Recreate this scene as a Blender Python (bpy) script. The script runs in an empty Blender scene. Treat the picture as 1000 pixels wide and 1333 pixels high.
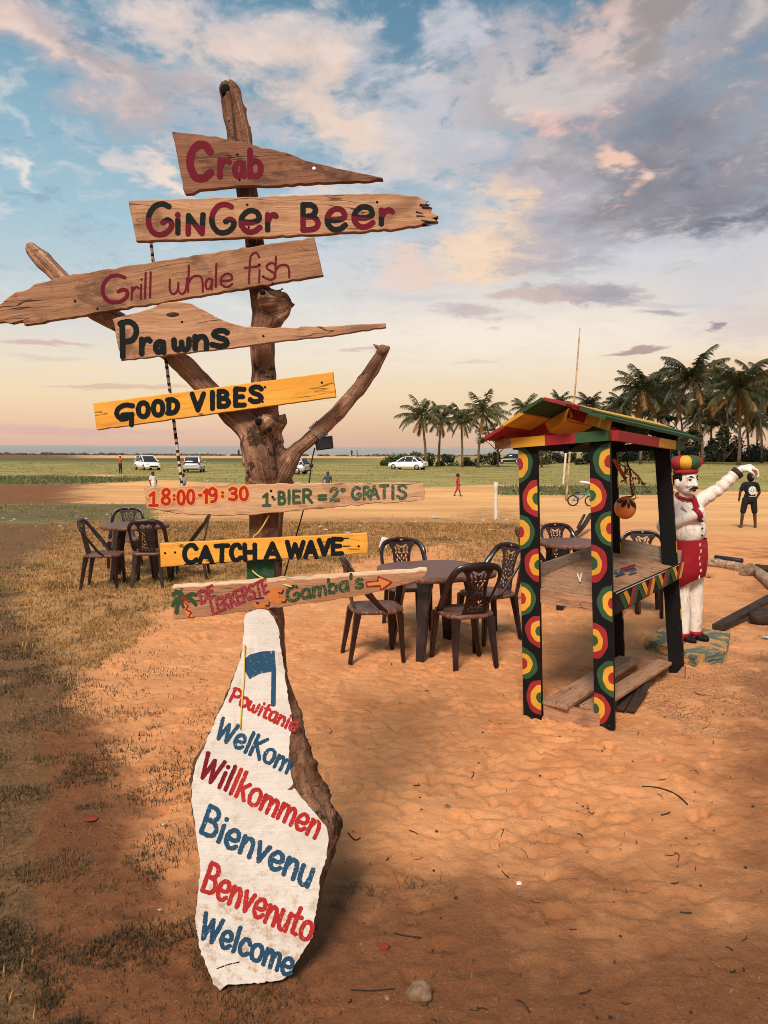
import bpy, bmesh, math, random
import numpy as np
from mathutils import Vector, Matrix, noise as mnoise

random.seed(7); RNG = np.random.default_rng(7)
rad = math.radians
sc = bpy.context.scene

# ------------------------------------------------------------------ camera, sky, sun
F = 962.0; PITCH = rad(5.05); ROLL = rad(0.28); CAMH = 1.75
_r0 = Vector((1, 0, 0)); _u0 = Vector((0, math.sin(PITCH), math.cos(PITCH))); FW = Vector((0, math.cos(PITCH), -math.sin(PITCH)))
RT = (_r0 * math.cos(ROLL) + _u0 * math.sin(ROLL)); UP = (_u0 * math.cos(ROLL) - _r0 * math.sin(ROLL))
CAM = Vector((0, 0, CAMH))
cd = bpy.data.cameras.new('camera'); cam = bpy.data.objects.new('camera', cd); sc.collection.objects.link(cam)
cd.sensor_fit = 'VERTICAL'; cd.sensor_height = 36.0; cd.lens = F / 1333 * 36.0
cd.clip_start = 0.05; cd.clip_end = 20000
cam.matrix_world = Matrix.Translation(CAM) @ Matrix((RT, UP, -FW)).transposed().to_4x4()
sc.camera = cam
sc.view_settings.view_transform = 'Standard'; sc.view_settings.look = 'None'
sc.cycles.filter_width = 1.0
sc.view_settings.gamma = 1.0; sc.view_settings.exposure = 0.0

SUN_AZ, SUN_EL, SUN_STR, SUN_ANG = rad(-163), rad(46), 4.3, rad(17)   # azimuth from +Y towards +X: behind the camera, to its left

def ray(px, py):
    return (FW + RT * ((px - 500) / F) + UP * ((666.5 - py) / F))
def P(px, py, Y):
    d = ray(px, py); return CAM + d * (Y / d.y)
def sm(a, b, x):
    t = np.clip((x - a) / (b - a), 0, 1); return t * t * (3 - 2 * t)
def gbase(x, y):                                          # lie of the land
    x = np.asarray(x, float); y = np.asarray(y, float)
    z = -0.80 * sm(8, 40, y)
    z = z + 0.75 * sm(16, 36, x) * sm(48, 80, y)
    z = z - 0.9 * sm(205, 232, y)
    return z
def gz(x, y): return float(gbase(x, y))
def G(px, py):                                            # ground point seen at a measured direction
    d = ray(px, py); t = 1.5
    while t < 400:
        p = CAM + d * t
        if p.z <= gz(p.x, p.y): break
        t *= 1.004
    lo, hi = t / 1.004, t
    for _ in range(20):
        m = (lo + hi) / 2; p = CAM + d * m
        if p.z <= gz(p.x, p.y): hi = m
        else: lo = m
    p = CAM + d * hi; p.z = gz(p.x, p.y); return p
def hit(px, py, o, n):
    d = ray(px, py); return CAM + d * ((o - CAM).dot(n) / d.dot(n))
def topx(x, y, z):                                        # numpy: world -> photo pixel
    vx, vy, vz = x - CAM.x, y - CAM.y, z - CAM.z
    f = np.maximum(vx * FW.x + vy * FW.y + vz * FW.z, 1e-3)
    return 500 + F * (vx * RT.x + vy * RT.y + vz * RT.z) / f, 666.5 - F * (vx * UP.x + vy * UP.y + vz * UP.z) / f
def lin(c):
    return tuple((v / 255 / 12.92 if v / 255 <= 0.04045 else ((v / 255 + 0.055) / 1.055) ** 2.4) for v in c)

# ------------------------------------------------------------------ node helpers
class NT:
    def __init__(s, tree): s.t = tree; s.n = tree.nodes; s.l = tree.links
    def add(s, typ, **kw):
        n = s.n.new(typ)
        for k, v in kw.items(): setattr(n, k, v)
        return n
    def put(s, sock, v):
        if isinstance(v, bpy.types.NodeSocket): s.l.new(v, sock)
        elif v is not None: sock.default_value = v
    def m(s, op, a, b=None, c=None, clamp=False):
        n = s.add('ShaderNodeMath', operation=op, use_clamp=clamp)
        for i, v in enumerate((a, b, c)): s.put(n.inputs[i], v)
        return n.outputs[0]
    def v(s, op, a, b=None, c=None):
        n = s.add('ShaderNodeVectorMath', operation=op)
        for i, v in enumerate((a, b, c)): s.put(n.inputs[i], v)
        return n.outputs['Value' if op in ('LENGTH', 'DOT_PRODUCT', 'DISTANCE') else 'Vector']
    def ss(s, x, a, b, lo=0., hi=1.):
        n = s.add('ShaderNodeMapRange', interpolation_type='SMOOTHSTEP')
        s.put(n.inputs['Value'], x); s.put(n.inputs['From Min'], a); s.put(n.inputs['From Max'], b); s.put(n.inputs['To Min'], lo); s.put(n.inputs['To Max'], hi)
        return n.outputs[0]
    def mix(s, f, a, b, blend='MIX'):
        n = s.add('ShaderNodeMix', data_type='RGBA', blend_type=blend)
        s.put(n.inputs[0], f)
        for i, v in ((6, a), (7, b)):
            if isinstance(v, (tuple, list)) and len(v) == 3: v = (*v, 1)
            s.put(n.inputs[i], v)
        return n.outputs[2]
    def noise(s, vec, scale, detail=4, rough=.55, dist=0., col=False):
        n = s.add('ShaderNodeTexNoise'); s.put(n.inputs['Vector'], vec)
        n.inputs['Scale'].default_value = scale; n.inputs['Detail'].default_value = detail
        n.inputs['Roughness'].default_value = rough; n.inputs['Distortion'].default_value = dist
        return n.outputs['Color' if col else 'Fac']
    def ramp(s, f, stops):
        n = s.add('ShaderNodeValToRGB'); e = n.color_ramp.elements
        while len(e) < len(stops): e.new(.5)
        for k, (p, c) in zip(e, stops): k.position = p; k.color = (*c, 1) if len(c) == 3 else c
        s.put(n.inputs[0], f); return n.outputs[0]
    def comb(s, x, y, z=0.):
        n = s.add('ShaderNodeCombineXYZ')
        for i, v in enumerate((x, y, z)): s.put(n.inputs[i], v)
        return n.outputs[0]
    def sep(s, v):
        n = s.add('ShaderNodeSeparateXYZ'); s.put(n.inputs[0], v); return n.outputs
# ------------------------------------------------------------------ sky
world = bpy.data.worlds.new('World'); sc.world = world; world.use_nodes = True
W = NT(world.node_tree); W.n.clear()
tc = W.add('ShaderNodeTexCoord'); dirv = W.v('NORMALIZE', tc.outputs['Generated'])
dx, dy, dz = W.sep(dirv)
DEG = 180 / math.pi
az = W.m('MULTIPLY', W.m('ARCTAN2', dx, dy), DEG); el = W.m('MULTIPLY', W.m('ARCSINE', dz), DEG)
pl = W.m('ADD', W.m('MAXIMUM', dz, 0.0), 0.16)
cp = W.comb(W.m('DIVIDE', dx, pl), W.m('DIVIDE', dy, pl), 0.37)          # a cloud layer overhead
nA = W.noise(cp, 1.5, 9, .60, .4)
nB = W.noise(W.v('ADD', cp, (3.1, 7.7, 1.3)), 4.2, 10, .66, .6)
nC = W.noise(W.v('ADD', cp, (9.1, 2.7, 4.3)), 0.8, 6, .6, .3)
nE = W.noise(W.v('ADD', cp, (5.3, 4.1, 8.8)), 11.0, 7, .68, .5)
nM = W.m('ADD', W.m('MULTIPLY', nA, .55), W.m('MULTIPLY', nB, .45)); nD = W.noise(cp, 1.9, 5, .6, .2, col=True)
wv = W.v('SUBTRACT', nD, (.5, .5, .5)); w3 = W.sep(wv)
hf = W.ss(el, 6., 20., .12, 1.)
waz = W.m('ADD', az, W.m('MULTIPLY', W.m('MULTIPLY', w3[0], hf), 26.)); wel = W.m('ADD', el, W.m('MULTIPLY', W.m('MULTIPLY', w3[1], hf), 17.))
q = W.comb(waz, wel, 0.)
edge = W.m('ADD', W.m('MULTIPLY', W.m('SUBTRACT', nB, .5), 1.5), W.m('MULTIPLY', W.m('SUBTRACT', nE, .5), 1.15))
def azel(px, py):
    d = ray(px, py).normalized(); return math.degrees(math.atan2(d.x, d.y)), math.degrees(math.asin(d.z))
# clear sky: pale and warm at the horizon, blue overhead, warmer and duller to the right
els = [azel(500, y)[1] for y in (582, 560, 520, 480, 430, 370, 300, 200, 90, 0)]
cl_l = [(232, 188, 168), (245, 204, 172), (253, 224, 184), (249, 231, 205), (228, 224, 217), (196, 213, 218), (172, 204, 218), (150, 188, 206), (124, 168, 192), (108, 154, 180)]
cl_r = [(226, 186, 160), (236, 196, 162), (250, 220, 182), (252, 230, 200), (250, 235, 216), (228, 222, 216), (198, 206, 214), (156, 182, 198), (116, 154, 178), (96, 140, 166)]
tf = W.m('DIVIDE', el, 60.)
gl = W.ramp(tf, [(max(e, 0) / 60., lin(c)) for e, c in zip(els, cl_l)])
gr = W.ramp(tf, [(max(e, 0) / 60., lin(c)) for e, c in zip(els, cl_r)])
col = W.mix(W.ss(az, -22., 6.), gl, gr)
sky = W.add('ShaderNodeTexSky', sky_type='NISHITA'); sky.sun_disc = False; sky.sun_elevation = SUN_EL; sky.sun_rotation = SUN_AZ; sky.dust_density = 2.0
nis = W.v('SCALE', sky.outputs[0]); nis.node.inputs['Scale'].default_value = 0.09
col = W.mix(.12, col, nis)
def cloud(px, py, rx, ry, c, a=1.0, rot=0., soft=.55, c2=None, e=1.0):
    """a cloud bank: centre and half sizes as degrees of azimuth and elevation, ragged by the cloud noise"""
    global col
    A, E = azel(px, py); s = 18.2
    d = W.v('SUBTRACT', q, (A, E, 0.)); rx, ry = rx / s, ry / s
    if rot:
        x, y, _ = W.sep(d); ca, sa = math.cos(rad(rot)), math.sin(rad(rot))
        u = W.m('ADD', W.m('MULTIPLY', x, ca / rx), W.m('MULTIPLY', y, sa / rx)); v_ = W.m('ADD', W.m('MULTIPLY', x, -sa / ry), W.m('MULTIPLY', y, ca / ry))
        d = W.comb(u, v_, 0.)
    else: d = W.v('MULTIPLY', d, (1 / rx, 1 / ry, 0.))
    k = W.m('SUBTRACT', 1., W.v('LENGTH', d)); k = W.m('ADD', k, W.m('MULTIPLY', edge, e))
    f = W.ss(k, 0., soft, 0., a)
    cc = (*lin(c), 1) if c2 is None else W.mix(W.ss(nM, .38, .62), lin(c), lin(c2))
    col = W.mix(f, col, cc)
CLOUDS = [
 # thin pale veil
 (330, 380, 520, 70, (226, 226, 228), .45, 4, 1.2, None, 1.4), (620, 440, 420, 60, (252, 240, 224), .6, 0, 1.2, None, 1.0),
 # long bank from the upper left corner down to the right
 (90, 30, 300, 52, (206, 196, 202), .75, -8, 1.1, (222, 208, 204), 1.2), (250, 150, 260, 46, (212, 214, 222), .55, -20, 1.2, None, 1.4), (120, 70, 330, 66, (230, 208, 198), .95, -17, .9, (180, 172, 180), 1.1), (60, 45, 190, 26, (242, 214, 200), .8, -14, .8, None, 1.0),
 (190, 92, 210, 26, (176, 168, 172), .65, -16, .9, None, .8), (330, 60, 230, 46, (204, 198, 204), .75, -10, .9, (226, 212, 206), 1.1),
 (420, 160, 260, 50, (246, 218, 196), .9, -28, .9, (226, 204, 196), .8), (560, 190, 230, 62, (206, 204, 212), .8, -30, .9, (222, 212, 208), .9),
 (480, 250, 170, 40, (226, 216, 212), .7, -24, .9, None, 1.0),
 # small white clouds at the left
 (165, 190, 92, 24, (245, 228, 214), .9, -22, .9, (222, 210, 208), 1.2), (215, 222, 60, 22, (245, 224, 206), .85, -30, .9, None, 1.1), (40, 240, 78, 11, (240, 230, 222), .8, -13, 1.0, None, 1.0),
 (20, 175, 50, 14, (220, 220, 222), .5, -8, 1.1, None, 1.0), (10, 278, 40, 10, (224, 222, 220), .5, 0, 1.1, None, .9),
 # the grey mass, upper right
 (640, 130, 150, 74, (208, 200, 202), .9, 0, .7, (182, 178, 186), 1.0), (780, 120, 230, 92, (172, 168, 176), .95, 0, .7, (198, 188, 186), 1.0),
 (900, 190, 280, 130, (128, 130, 144), .97, 0, .9, (164, 158, 164), .9), (760, 240, 200, 90, (160, 158, 168), .95, 0, .8, (184, 176, 178), .9),
 (930, 255, 200, 76, (104, 108, 124), .93, 10, .9, (142, 140, 150), .9), (830, 225, 120, 34, (134, 132, 142), .8, 0, .9, None, .9), (980, 300, 140, 30, (106, 110, 126), .8, 8, .8, None, 1.0),
 (860, 20, 260, 34, (178, 162, 156), .95, 0, .7, (154, 146, 148), .8), (760, 45, 70, 40, (232, 204, 196), .85, 0, .8, None, 1.0), (705, 110, 90, 30, (216, 206, 202), .8, 0, .7, None, 1.0),
 (640, 60, 170, 62, (186, 182, 190), .8, 0, .9, (208, 198, 196), 1.2), (920, 95, 210, 56, (150, 150, 162), .85, 6, .9, (176, 170, 174), 1.1), (600, 240, 120, 40, (196, 194, 202), .6, -10, 1.0, None, 1.2), (735, 152, 66, 34, (240, 198, 186), .85, 0, .8, None, .9), (805, 206, 50, 30, (246, 202, 182), .9, -20, .7, None, .9), (690, 205, 60, 40, (204, 194, 192), .7, 0, .8, None, .9),
 (545, 55, 70, 40, (214, 210, 216), .7, 0, .8, None, 1.1), (520, 130, 70, 26, (214, 208, 210), .6, 0, .8, None, 1.1),
 # warm lit clouds lower down and the lavender ones in front of them
 (650, 315, 95, 58, (249, 220, 190), .95, 0, .7, (242, 206, 184), .8), (570, 352, 90, 20, (240, 208, 192), .8, 0, .9, None, 1.0),
 (740, 290, 130, 40, (170, 168, 180), .85, 0, .7, (192, 188, 194), 1.0), (700, 330, 60, 26, (176, 172, 182), .7, -12, .8, None, 1.0),
 (770, 378, 82, 26, (158, 156, 170), .9, -6, .6, (184, 172, 174), 1.0), (700, 384, 60, 16, (206, 182, 178), .8, 0, .7, None, 1.0), (855, 410, 50, 8, (166, 158, 168), .8, 0, .8, None, .5), (870, 395, 90, 8, (188, 180, 184), .5, 0, 1.0, None, .6),
 (620, 412, 90, 17, (200, 184, 186), .8, -6, .7, None, 1.1), (540, 380, 110, 16, (212, 204, 206), .6, -4, .8, None, 1.2),
 (960, 372, 160, 70, (206, 204, 212), .6, 0, 1.0, None, .7), (850, 330, 130, 36, (216, 216, 224), .7, 0, .9, None, 1.0),
 (990, 420, 120, 40, (214, 198, 196), .7, 0, 1.0, None, .7), (960, 480, 150, 26, (238, 202, 164), .7, 0, 1.0, None, .6),
 # streaks near the horizon
 (832, 456, 48, 5.5, (178, 152, 152), .9, 7, .5, None, .35), (942, 427, 15, 4, (146, 138, 150), .8, 0, .5, None, .3), (55, 447, 62, 5, (214, 182, 172), .8, 2, .6, None, .5),
 (105, 478, 70, 8, (250, 222, 176), .6, 0, 1., None, .4), (60, 465, 70, 4, (216, 192, 180), .5, 0, .9, None, .2), (160, 502, 110, 5, (216, 184, 166), .7, 1, .6, None, .5), (480, 458, 50, 4, (214, 186, 174), .7, 3, .6, None, .5),
 (90, 560, 240, 12, (218, 176, 172), .7, 0, .9, None, .4), (400, 520, 90, 5, (226, 196, 180), .5, 0, .8, None, .5), (620, 470, 40, 4, (226, 204, 190), .6, 0, .6, None, .5),
]
for c_ in CLOUDS:
    px, py, rx, ry, c, a, rot, soft, c2, e = c_
    cloud(px, py, rx, ry, c, a, rot, soft, c2, e)
bil = W.m('ADD', W.m('MULTIPLY', nB, .6), W.m('MULTIPLY', nE, .4)); hi_ = W.ss(el, 5., 20.)
col = W.mix(W.m('MULTIPLY', hi_, W.ss(bil, .52, .64, 0, .32)), col, lin((244, 228, 220))); col = W.mix(W.m('MULTIPLY', hi_, W.ss(bil, .48, .36, 0, .34)), col, lin((112, 124, 144)))
# the rest of the vault, outside the photograph: broken cloud of the same kind
far = W.mix(W.ss(nC, .45, .62), lin((120, 160, 188)), W.mix(W.ss(nB, .35, .65), lin((196, 190, 194)), lin((232, 218, 208))))
col = W.mix(W.ss(el, 46., 62.), col, far)
back = W.mix(W.ss(el, 2., 40.), lin((236, 214, 196)), far)
col = W.mix(W.ss(W.m('ABSOLUTE', az), 48., 75.), col, back)
col = W.mix(W.ss(el, -1.5, -6.), col, lin((120, 92, 70)))
bg = W.add('ShaderNodeBackground'); W.put(bg.inputs[0], col); bg.inputs[1].default_value = 1.0
wo = W.add('ShaderNodeOutputWorld'); W.l.new(bg.outputs[0], wo.inputs[0])
world.cycles.sampling_method = 'MANUAL'; world.cycles.sample_map_resolution = 256
sl = bpy.data.lights.new('sun', 'SUN'); sl.energy = SUN_STR; sl.angle = SUN_ANG; sl.color = (1.0, .90, .78)
so = bpy.data.objects.new('sun', sl); sc.collection.objects.link(so)
sd = Vector((math.sin(SUN_AZ) * math.cos(SUN_EL), math.cos(SUN_AZ) * math.cos(SUN_EL), math.sin(SUN_EL)))
so.rotation_euler = sd.to_track_quat('Z', 'Y').to_euler(); so.location = sd * 30
# ------------------------------------------------------------------ mesh helpers
COL = sc.collection
def tag(o, label=None, cat=None, group=None, kind=None):
    for k, v in (('label', label), ('category', cat), ('group', group), ('kind', kind)):
        if v: o[k] = v
    return o
def thing(name, loc, label, cat, group=None, rz=0.):
    o = bpy.data.objects.new(name, None); COL.objects.link(o); o.location = loc; o.rotation_euler = (0, 0, rz); o.empty_display_size = .1
    return tag(o, label, cat, group)
def obj(name, me, mats=None, parent=None, mw=None, smooth=False):
    """link a mesh; mw = world matrix; vertices of a mesh without mw are in the parent's frame"""
    if isinstance(me, bmesh.types.BMesh):
        b = me; me = bpy.data.meshes.new(name); b.to_mesh(me); b.free()
    me.name = name
    o = bpy.data.objects.new(name, me); COL.objects.link(o)
    for m in (mats if isinstance(mats, (list, tuple)) else [mats] if mats else []): me.materials.append(m)
    if smooth:
        me.polygons.foreach_set('use_smooth', [True] * len(me.polygons))
    if parent is not None:
        o.parent = parent
        if mw is not None: o.matrix_local = wmat(parent).inverted() @ mw
    elif mw is not None: o.matrix_world = mw
    return o
def wmat(o):
    m = Matrix.LocRotScale(o.location, o.rotation_euler, o.scale)
    return wmat(o.parent) @ m if o.parent else m
def copy_tree(o, parent=None):
    c = o.copy(); COL.objects.link(c); c.parent = parent
    for ch in list(o.children): copy_tree(ch, c)
    return c
def np_mesh(name, V, Fq, mat_idx=None):
    """fast mesh from arrays (faces all of one size, or a list)"""
    me = bpy.data.meshes.new(name); V = np.asarray(V, np.float32)
    if isinstance(Fq, np.ndarray):
        k = Fq.shape[1]; n = len(Fq); loops = Fq.ravel(); starts = np.arange(n) * k
    else:
        loops = np.concatenate([np.asarray(f) for f in Fq]); ln = np.array([len(f) for f in Fq]); n = len(Fq); starts = np.concatenate([[0], np.cumsum(ln)[:-1]])
    me.vertices.add(len(V)); me.vertices.foreach_set('co', V.ravel())
    me.loops.add(len(loops)); me.loops.foreach_set('vertex_index', loops.astype(np.int32))
    me.polygons.add(n); me.polygons.foreach_set('loop_start', starts.astype(np.int32))
    if mat_idx is not None: me.polygons.foreach_set('material_index', np.asarray(mat_idx, np.int32))
    me.update(calc_edges=True); me.validate(); return me
def frame(x, y, z, o):
    return Matrix(((x[0], y[0], z[0], o[0]), (x[1], y[1], z[1], o[1]), (x[2], y[2], z[2], o[2]), (0, 0, 0, 1)))
def box(bm, c, s, M=None, mi=0, taper=1.0):
    """box centred at c with full sizes s"""
    vs = []
    for z in (-.5, .5):
        t = taper if z > 0 else 1.
        for x, y in ((-.5, -.5), (.5, -.5), (.5, .5), (-.5, .5)):
            p = Vector((c[0] + x * s[0] * t, c[1] + y * s[1] * t, c[2] + z * s[2])); vs.append(bm.verts.new(M @ p if M else p))
    for f in ((3, 2, 1, 0), (4, 5, 6, 7), (0, 1, 5, 4), (1, 2, 6, 5), (2, 3, 7, 6), (3, 0, 4, 7)):
        bm.faces.new([vs[i] for i in f]).material_index = mi
    return vs
def beam(bm, a, b, w, t, up=(0, 0, 1), mi=0, w2=None, t2=None):
    """plank from a to b, w across (perpendicular to up), t along up"""
    a, b = Vector(a), Vector(b); d = (b - a).normalized(); upv = Vector(up)
    s = d.cross(upv).normalized(); u = s.cross(d).normalized(); vs = []
    for p, ww, tt in ((a, w, t), (b, w2 or w, t2 or t)):
        for i, j in ((-.5, -.5), (.5, -.5), (.5, .5), (-.5, .5)): vs.append(bm.verts.new(p + s * (i * ww) + u * (j * tt)))
    for f in ((3, 2, 1, 0), (4, 5, 6, 7), (0, 1, 5, 4), (1, 2, 6, 5), (2, 3, 7, 6), (3, 0, 4, 7)):
        bm.faces.new([vs[i] for i in f]).material_index = mi
def tube(bm, pts, rs, n=8, mi=0, closed_ends=True, wob=0.):
    pts = [Vector(p) for p in pts]; rings = []
    if not isinstance(rs, (list, tuple)): rs = [rs] * len(pts)
    ref = None
    for i, p in enumerate(pts):
        d = (pts[min(i + 1, len(pts) - 1)] - pts[max(i - 1, 0)]).normalized()
        if ref is None: ref = Vector((0, 0, 1)) if abs(d.z) < .9 else Vector((1, 0, 0))
        s = d.cross(ref).normalized(); ref = s.cross(d).normalized()
        rings.append([bm.verts.new(p + (s * math.cos(k * math.tau / n) + ref * math.sin(k * math.tau / n)) * (rs[i] * (1 + random.uniform(-wob, wob)))) for k in range(n)])
    for i in range(len(rings) - 1):
        for k in range(n):
            f = bm.faces.new((rings[i][k], rings[i + 1][k], rings[i + 1][(k + 1) % n], rings[i][(k + 1) % n])); f.material_index = mi; f.smooth = True
    if closed_ends:
        bm.faces.new(list(reversed(rings[0]))[::-1]).material_index = mi; bm.faces.new(rings[-1][::-1]).material_index = mi
    return rings
def lathe(bm, prof, n=20, M=None, mi=0):
    rings = []
    for r, z in prof:
        rings.append([bm.verts.new((M or Matrix()) @ Vector((r * math.cos(k * math.tau / n), r * math.sin(k * math.tau / n), z))) for k in range(n)])
    for i in range(len(rings) - 1):
        for k in range(n):
            f = bm.faces.new((rings[i][k], rings[i][(k + 1) % n], rings[i + 1][(k + 1) % n], rings[i + 1][k])); f.material_index = mi; f.smooth = True
    bm.faces.new(rings[0][::-1]).material_index = mi; bm.faces.new(rings[-1]).material_index = mi
def ball(bm, c, r, M=None, u=14, v=9, mi=0):
    m = Matrix.Translation(c) @ (M or Matrix()) @ Matrix.Diagonal((r[0], r[1], r[2], 1) if hasattr(r, '__len__') else (r, r, r, 1))
    res = bmesh.ops.create_uvsphere(bm, u_segments=u, v_segments=v, radius=1, matrix=m)
    for x in res['verts']:
        for f in x.link_faces: f.material_index = mi; f.smooth = True
def capsule(bm, a, ra, b, rb, n=12):
    a, b = Vector(a), Vector(b)
    ball(bm, a, ra, u=n, v=8); ball(bm, b, rb, u=n, v=8)
    if (b - a).length > 1e-4: tube(bm, [a, b], [ra, rb], n)
def blob(parts, voxel, smooth=4, fac=.5):
    """one continuous surface from tapered limbs ('c', a, ra, b, rb) and ellipsoids ('e', centre, radii, matrix)"""
    bm = bmesh.new()
    for p in parts:
        if p[0] == 'c': capsule(bm, *p[1:])
        else: ball(bm, Vector(p[1]), p[2], p[3] if len(p) > 3 else None, u=20, v=14)
    bmesh.ops.recalc_face_normals(bm, faces=bm.faces)
    me = bpy.data.meshes.new('tmp'); bm.to_mesh(me); bm.free()
    o = bpy.data.objects.new('tmp', me); COL.objects.link(o)
    r = o.modifiers.new('r', 'REMESH'); r.mode = 'VOXEL'; r.voxel_size = voxel; r.use_smooth_shade = True
    if smooth: s = o.modifiers.new('s', 'SMOOTH'); s.iterations = smooth; s.factor = fac
    dg = bpy.context.evaluated_depsgraph_get(); dg.update()
    out = bpy.data.meshes.new_from_object(o.evaluated_get(dg)); bpy.data.objects.remove(o); bpy.data.meshes.remove(me)
    out.polygons.foreach_set('use_smooth', [True] * len(out.polygons))
    return out
def getV(me):
    a = np.empty(len(me.vertices) * 3, np.float32); me.vertices.foreach_get('co', a); return a.reshape(-1, 3)
def setV(me, a): me.vertices.foreach_set('co', np.ascontiguousarray(a, np.float32).ravel()); me.update()
# numpy value noise
_perm = np.random.default_rng(3).random((256, 256))
def vn(x, y, s=0):
    x = np.asarray(x, float) + s * 17.3; y = np.asarray(y, float) + s * 9.1
    xi = np.floor(x).astype(int); yi = np.floor(y).astype(int); fx = x - xi; fy = y - yi
    fx = fx * fx * (3 - 2 * fx); fy = fy * fy * (3 - 2 * fy); g = lambda a, b: _perm[a & 255, b & 255]
    return (g(xi, yi) * (1 - fx) + g(xi + 1, yi) * fx) * (1 - fy) + (g(xi, yi + 1) * (1 - fx) + g(xi + 1, yi + 1) * fx) * fy
def fbm(x, y, o=4, s=0):
    t = 0; a = .5; n = 0
    for i in range(o): t = t + a * vn(x * 2 ** i, y * 2 ** i, s + i); n += a; a *= .5
    return t / n
def inpoly(x, y, poly):
    c = np.zeros(np.shape(x), bool); n = len(poly)
    for i in range(n):
        x0, y0 = poly[i]; x1, y1 = poly[i - 1]
        with np.errstate(divide='ignore', invalid='ignore'):
            c ^= ((y0 > y) != (y1 > y)) & (x < (x1 - x0) * (y - y0) / (y1 - y0 + 1e-12) + x0)
    return c
def catmull(pts, k=6):
    if len(pts) < 3: return pts
    closed = pts[0] == pts[-1]; p = [np.array(q, float) for q in pts]
    if closed: p = [p[-2]] + p + [p[1]]
    else: p = [2 * p[0] - p[1]] + p + [2 * p[-1] - p[-2]]
    out = []
    for i in range(1, len(p) - 2):
        a, b, c, d = p[i - 1], p[i], p[i + 1], p[i + 2]
        for j in range(k):
            t = j / k; out.append(tuple(.5 * (2 * b + (c - a) * t + (2 * a - 5 * b + 4 * c - d) * t * t + (3 * b - a - 3 * c + d) * t ** 3)))
    out.append(tuple(p[-2])); return out
def iso(field, x0, y0, h):
    """filled region field<0 on a grid -> vertices (x,y), faces (list); used for brushed lettering and pierced panels"""
    ny, nx = field.shape; V = []; key = {}; Fs = []
    ins = field < 0
    def vert(k, p):
        i = key.get(k)
        if i is None: i = key[k] = len(V); V.append(p)
        return i
    s = ins[:-1, :-1].astype(int) + ins[1:, :-1] + ins[:-1, 1:] + ins[1:, 1:]
    for j, i in zip(*np.nonzero(s)):
        cs = ((i, j), (i + 1, j), (i + 1, j + 1), (i, j + 1)); f = []
        for k in range(4):
            a, b = cs[k], cs[(k + 1) % 4]; fa, fb = field[a[1], a[0]], field[b[1], b[0]]
            if fa < 0: f.append(vert(a, (x0 + a[0] * h, y0 + a[1] * h)))
            if (fa < 0) != (fb < 0):
                t = min(max(fa / (fa - fb), .02), .98)
                f.append(vert((min(a, b), max(a, b)), (x0 + (a[0] + (b[0] - a[0]) * t) * h, y0 + (a[1] + (b[1] - a[1]) * t) * h)))
        if len(f) >= 3: Fs.append(f)
    return V, Fs
def sdf_strokes(X, Y, strokes):
    """strokes: list of (points, half width); distance minus width, minimum over all"""
    D = np.full(X.shape, 1e9)
    for pts, hw in strokes:
        for k in range(max(len(pts) - 1, 1)):
            ax, ay = pts[k]; bx, by = pts[min(k + 1, len(pts) - 1)]; m = hw * 3 + 2
            i0 = np.searchsorted(X[0], min(ax, bx) - m); i1 = np.searchsorted(X[0], max(ax, bx) + m)
            j0 = np.searchsorted(Y[:, 0], min(ay, by) - m); j1 = np.searchsorted(Y[:, 0], max(ay, by) + m)
            x, y = X[j0:j1, i0:i1], Y[j0:j1, i0:i1]
            ex, ey = bx - ax, by - ay; L = ex * ex + ey * ey + 1e-9
            t = np.clip(((x - ax) * ex + (y - ay) * ey) / L, 0, 1)
            d = np.hypot(x - ax - t * ex, y - ay - t * ey) - hw
            D[j0:j1, i0:i1] = np.minimum(D[j0:j1, i0:i1], d)
    return D
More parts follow.
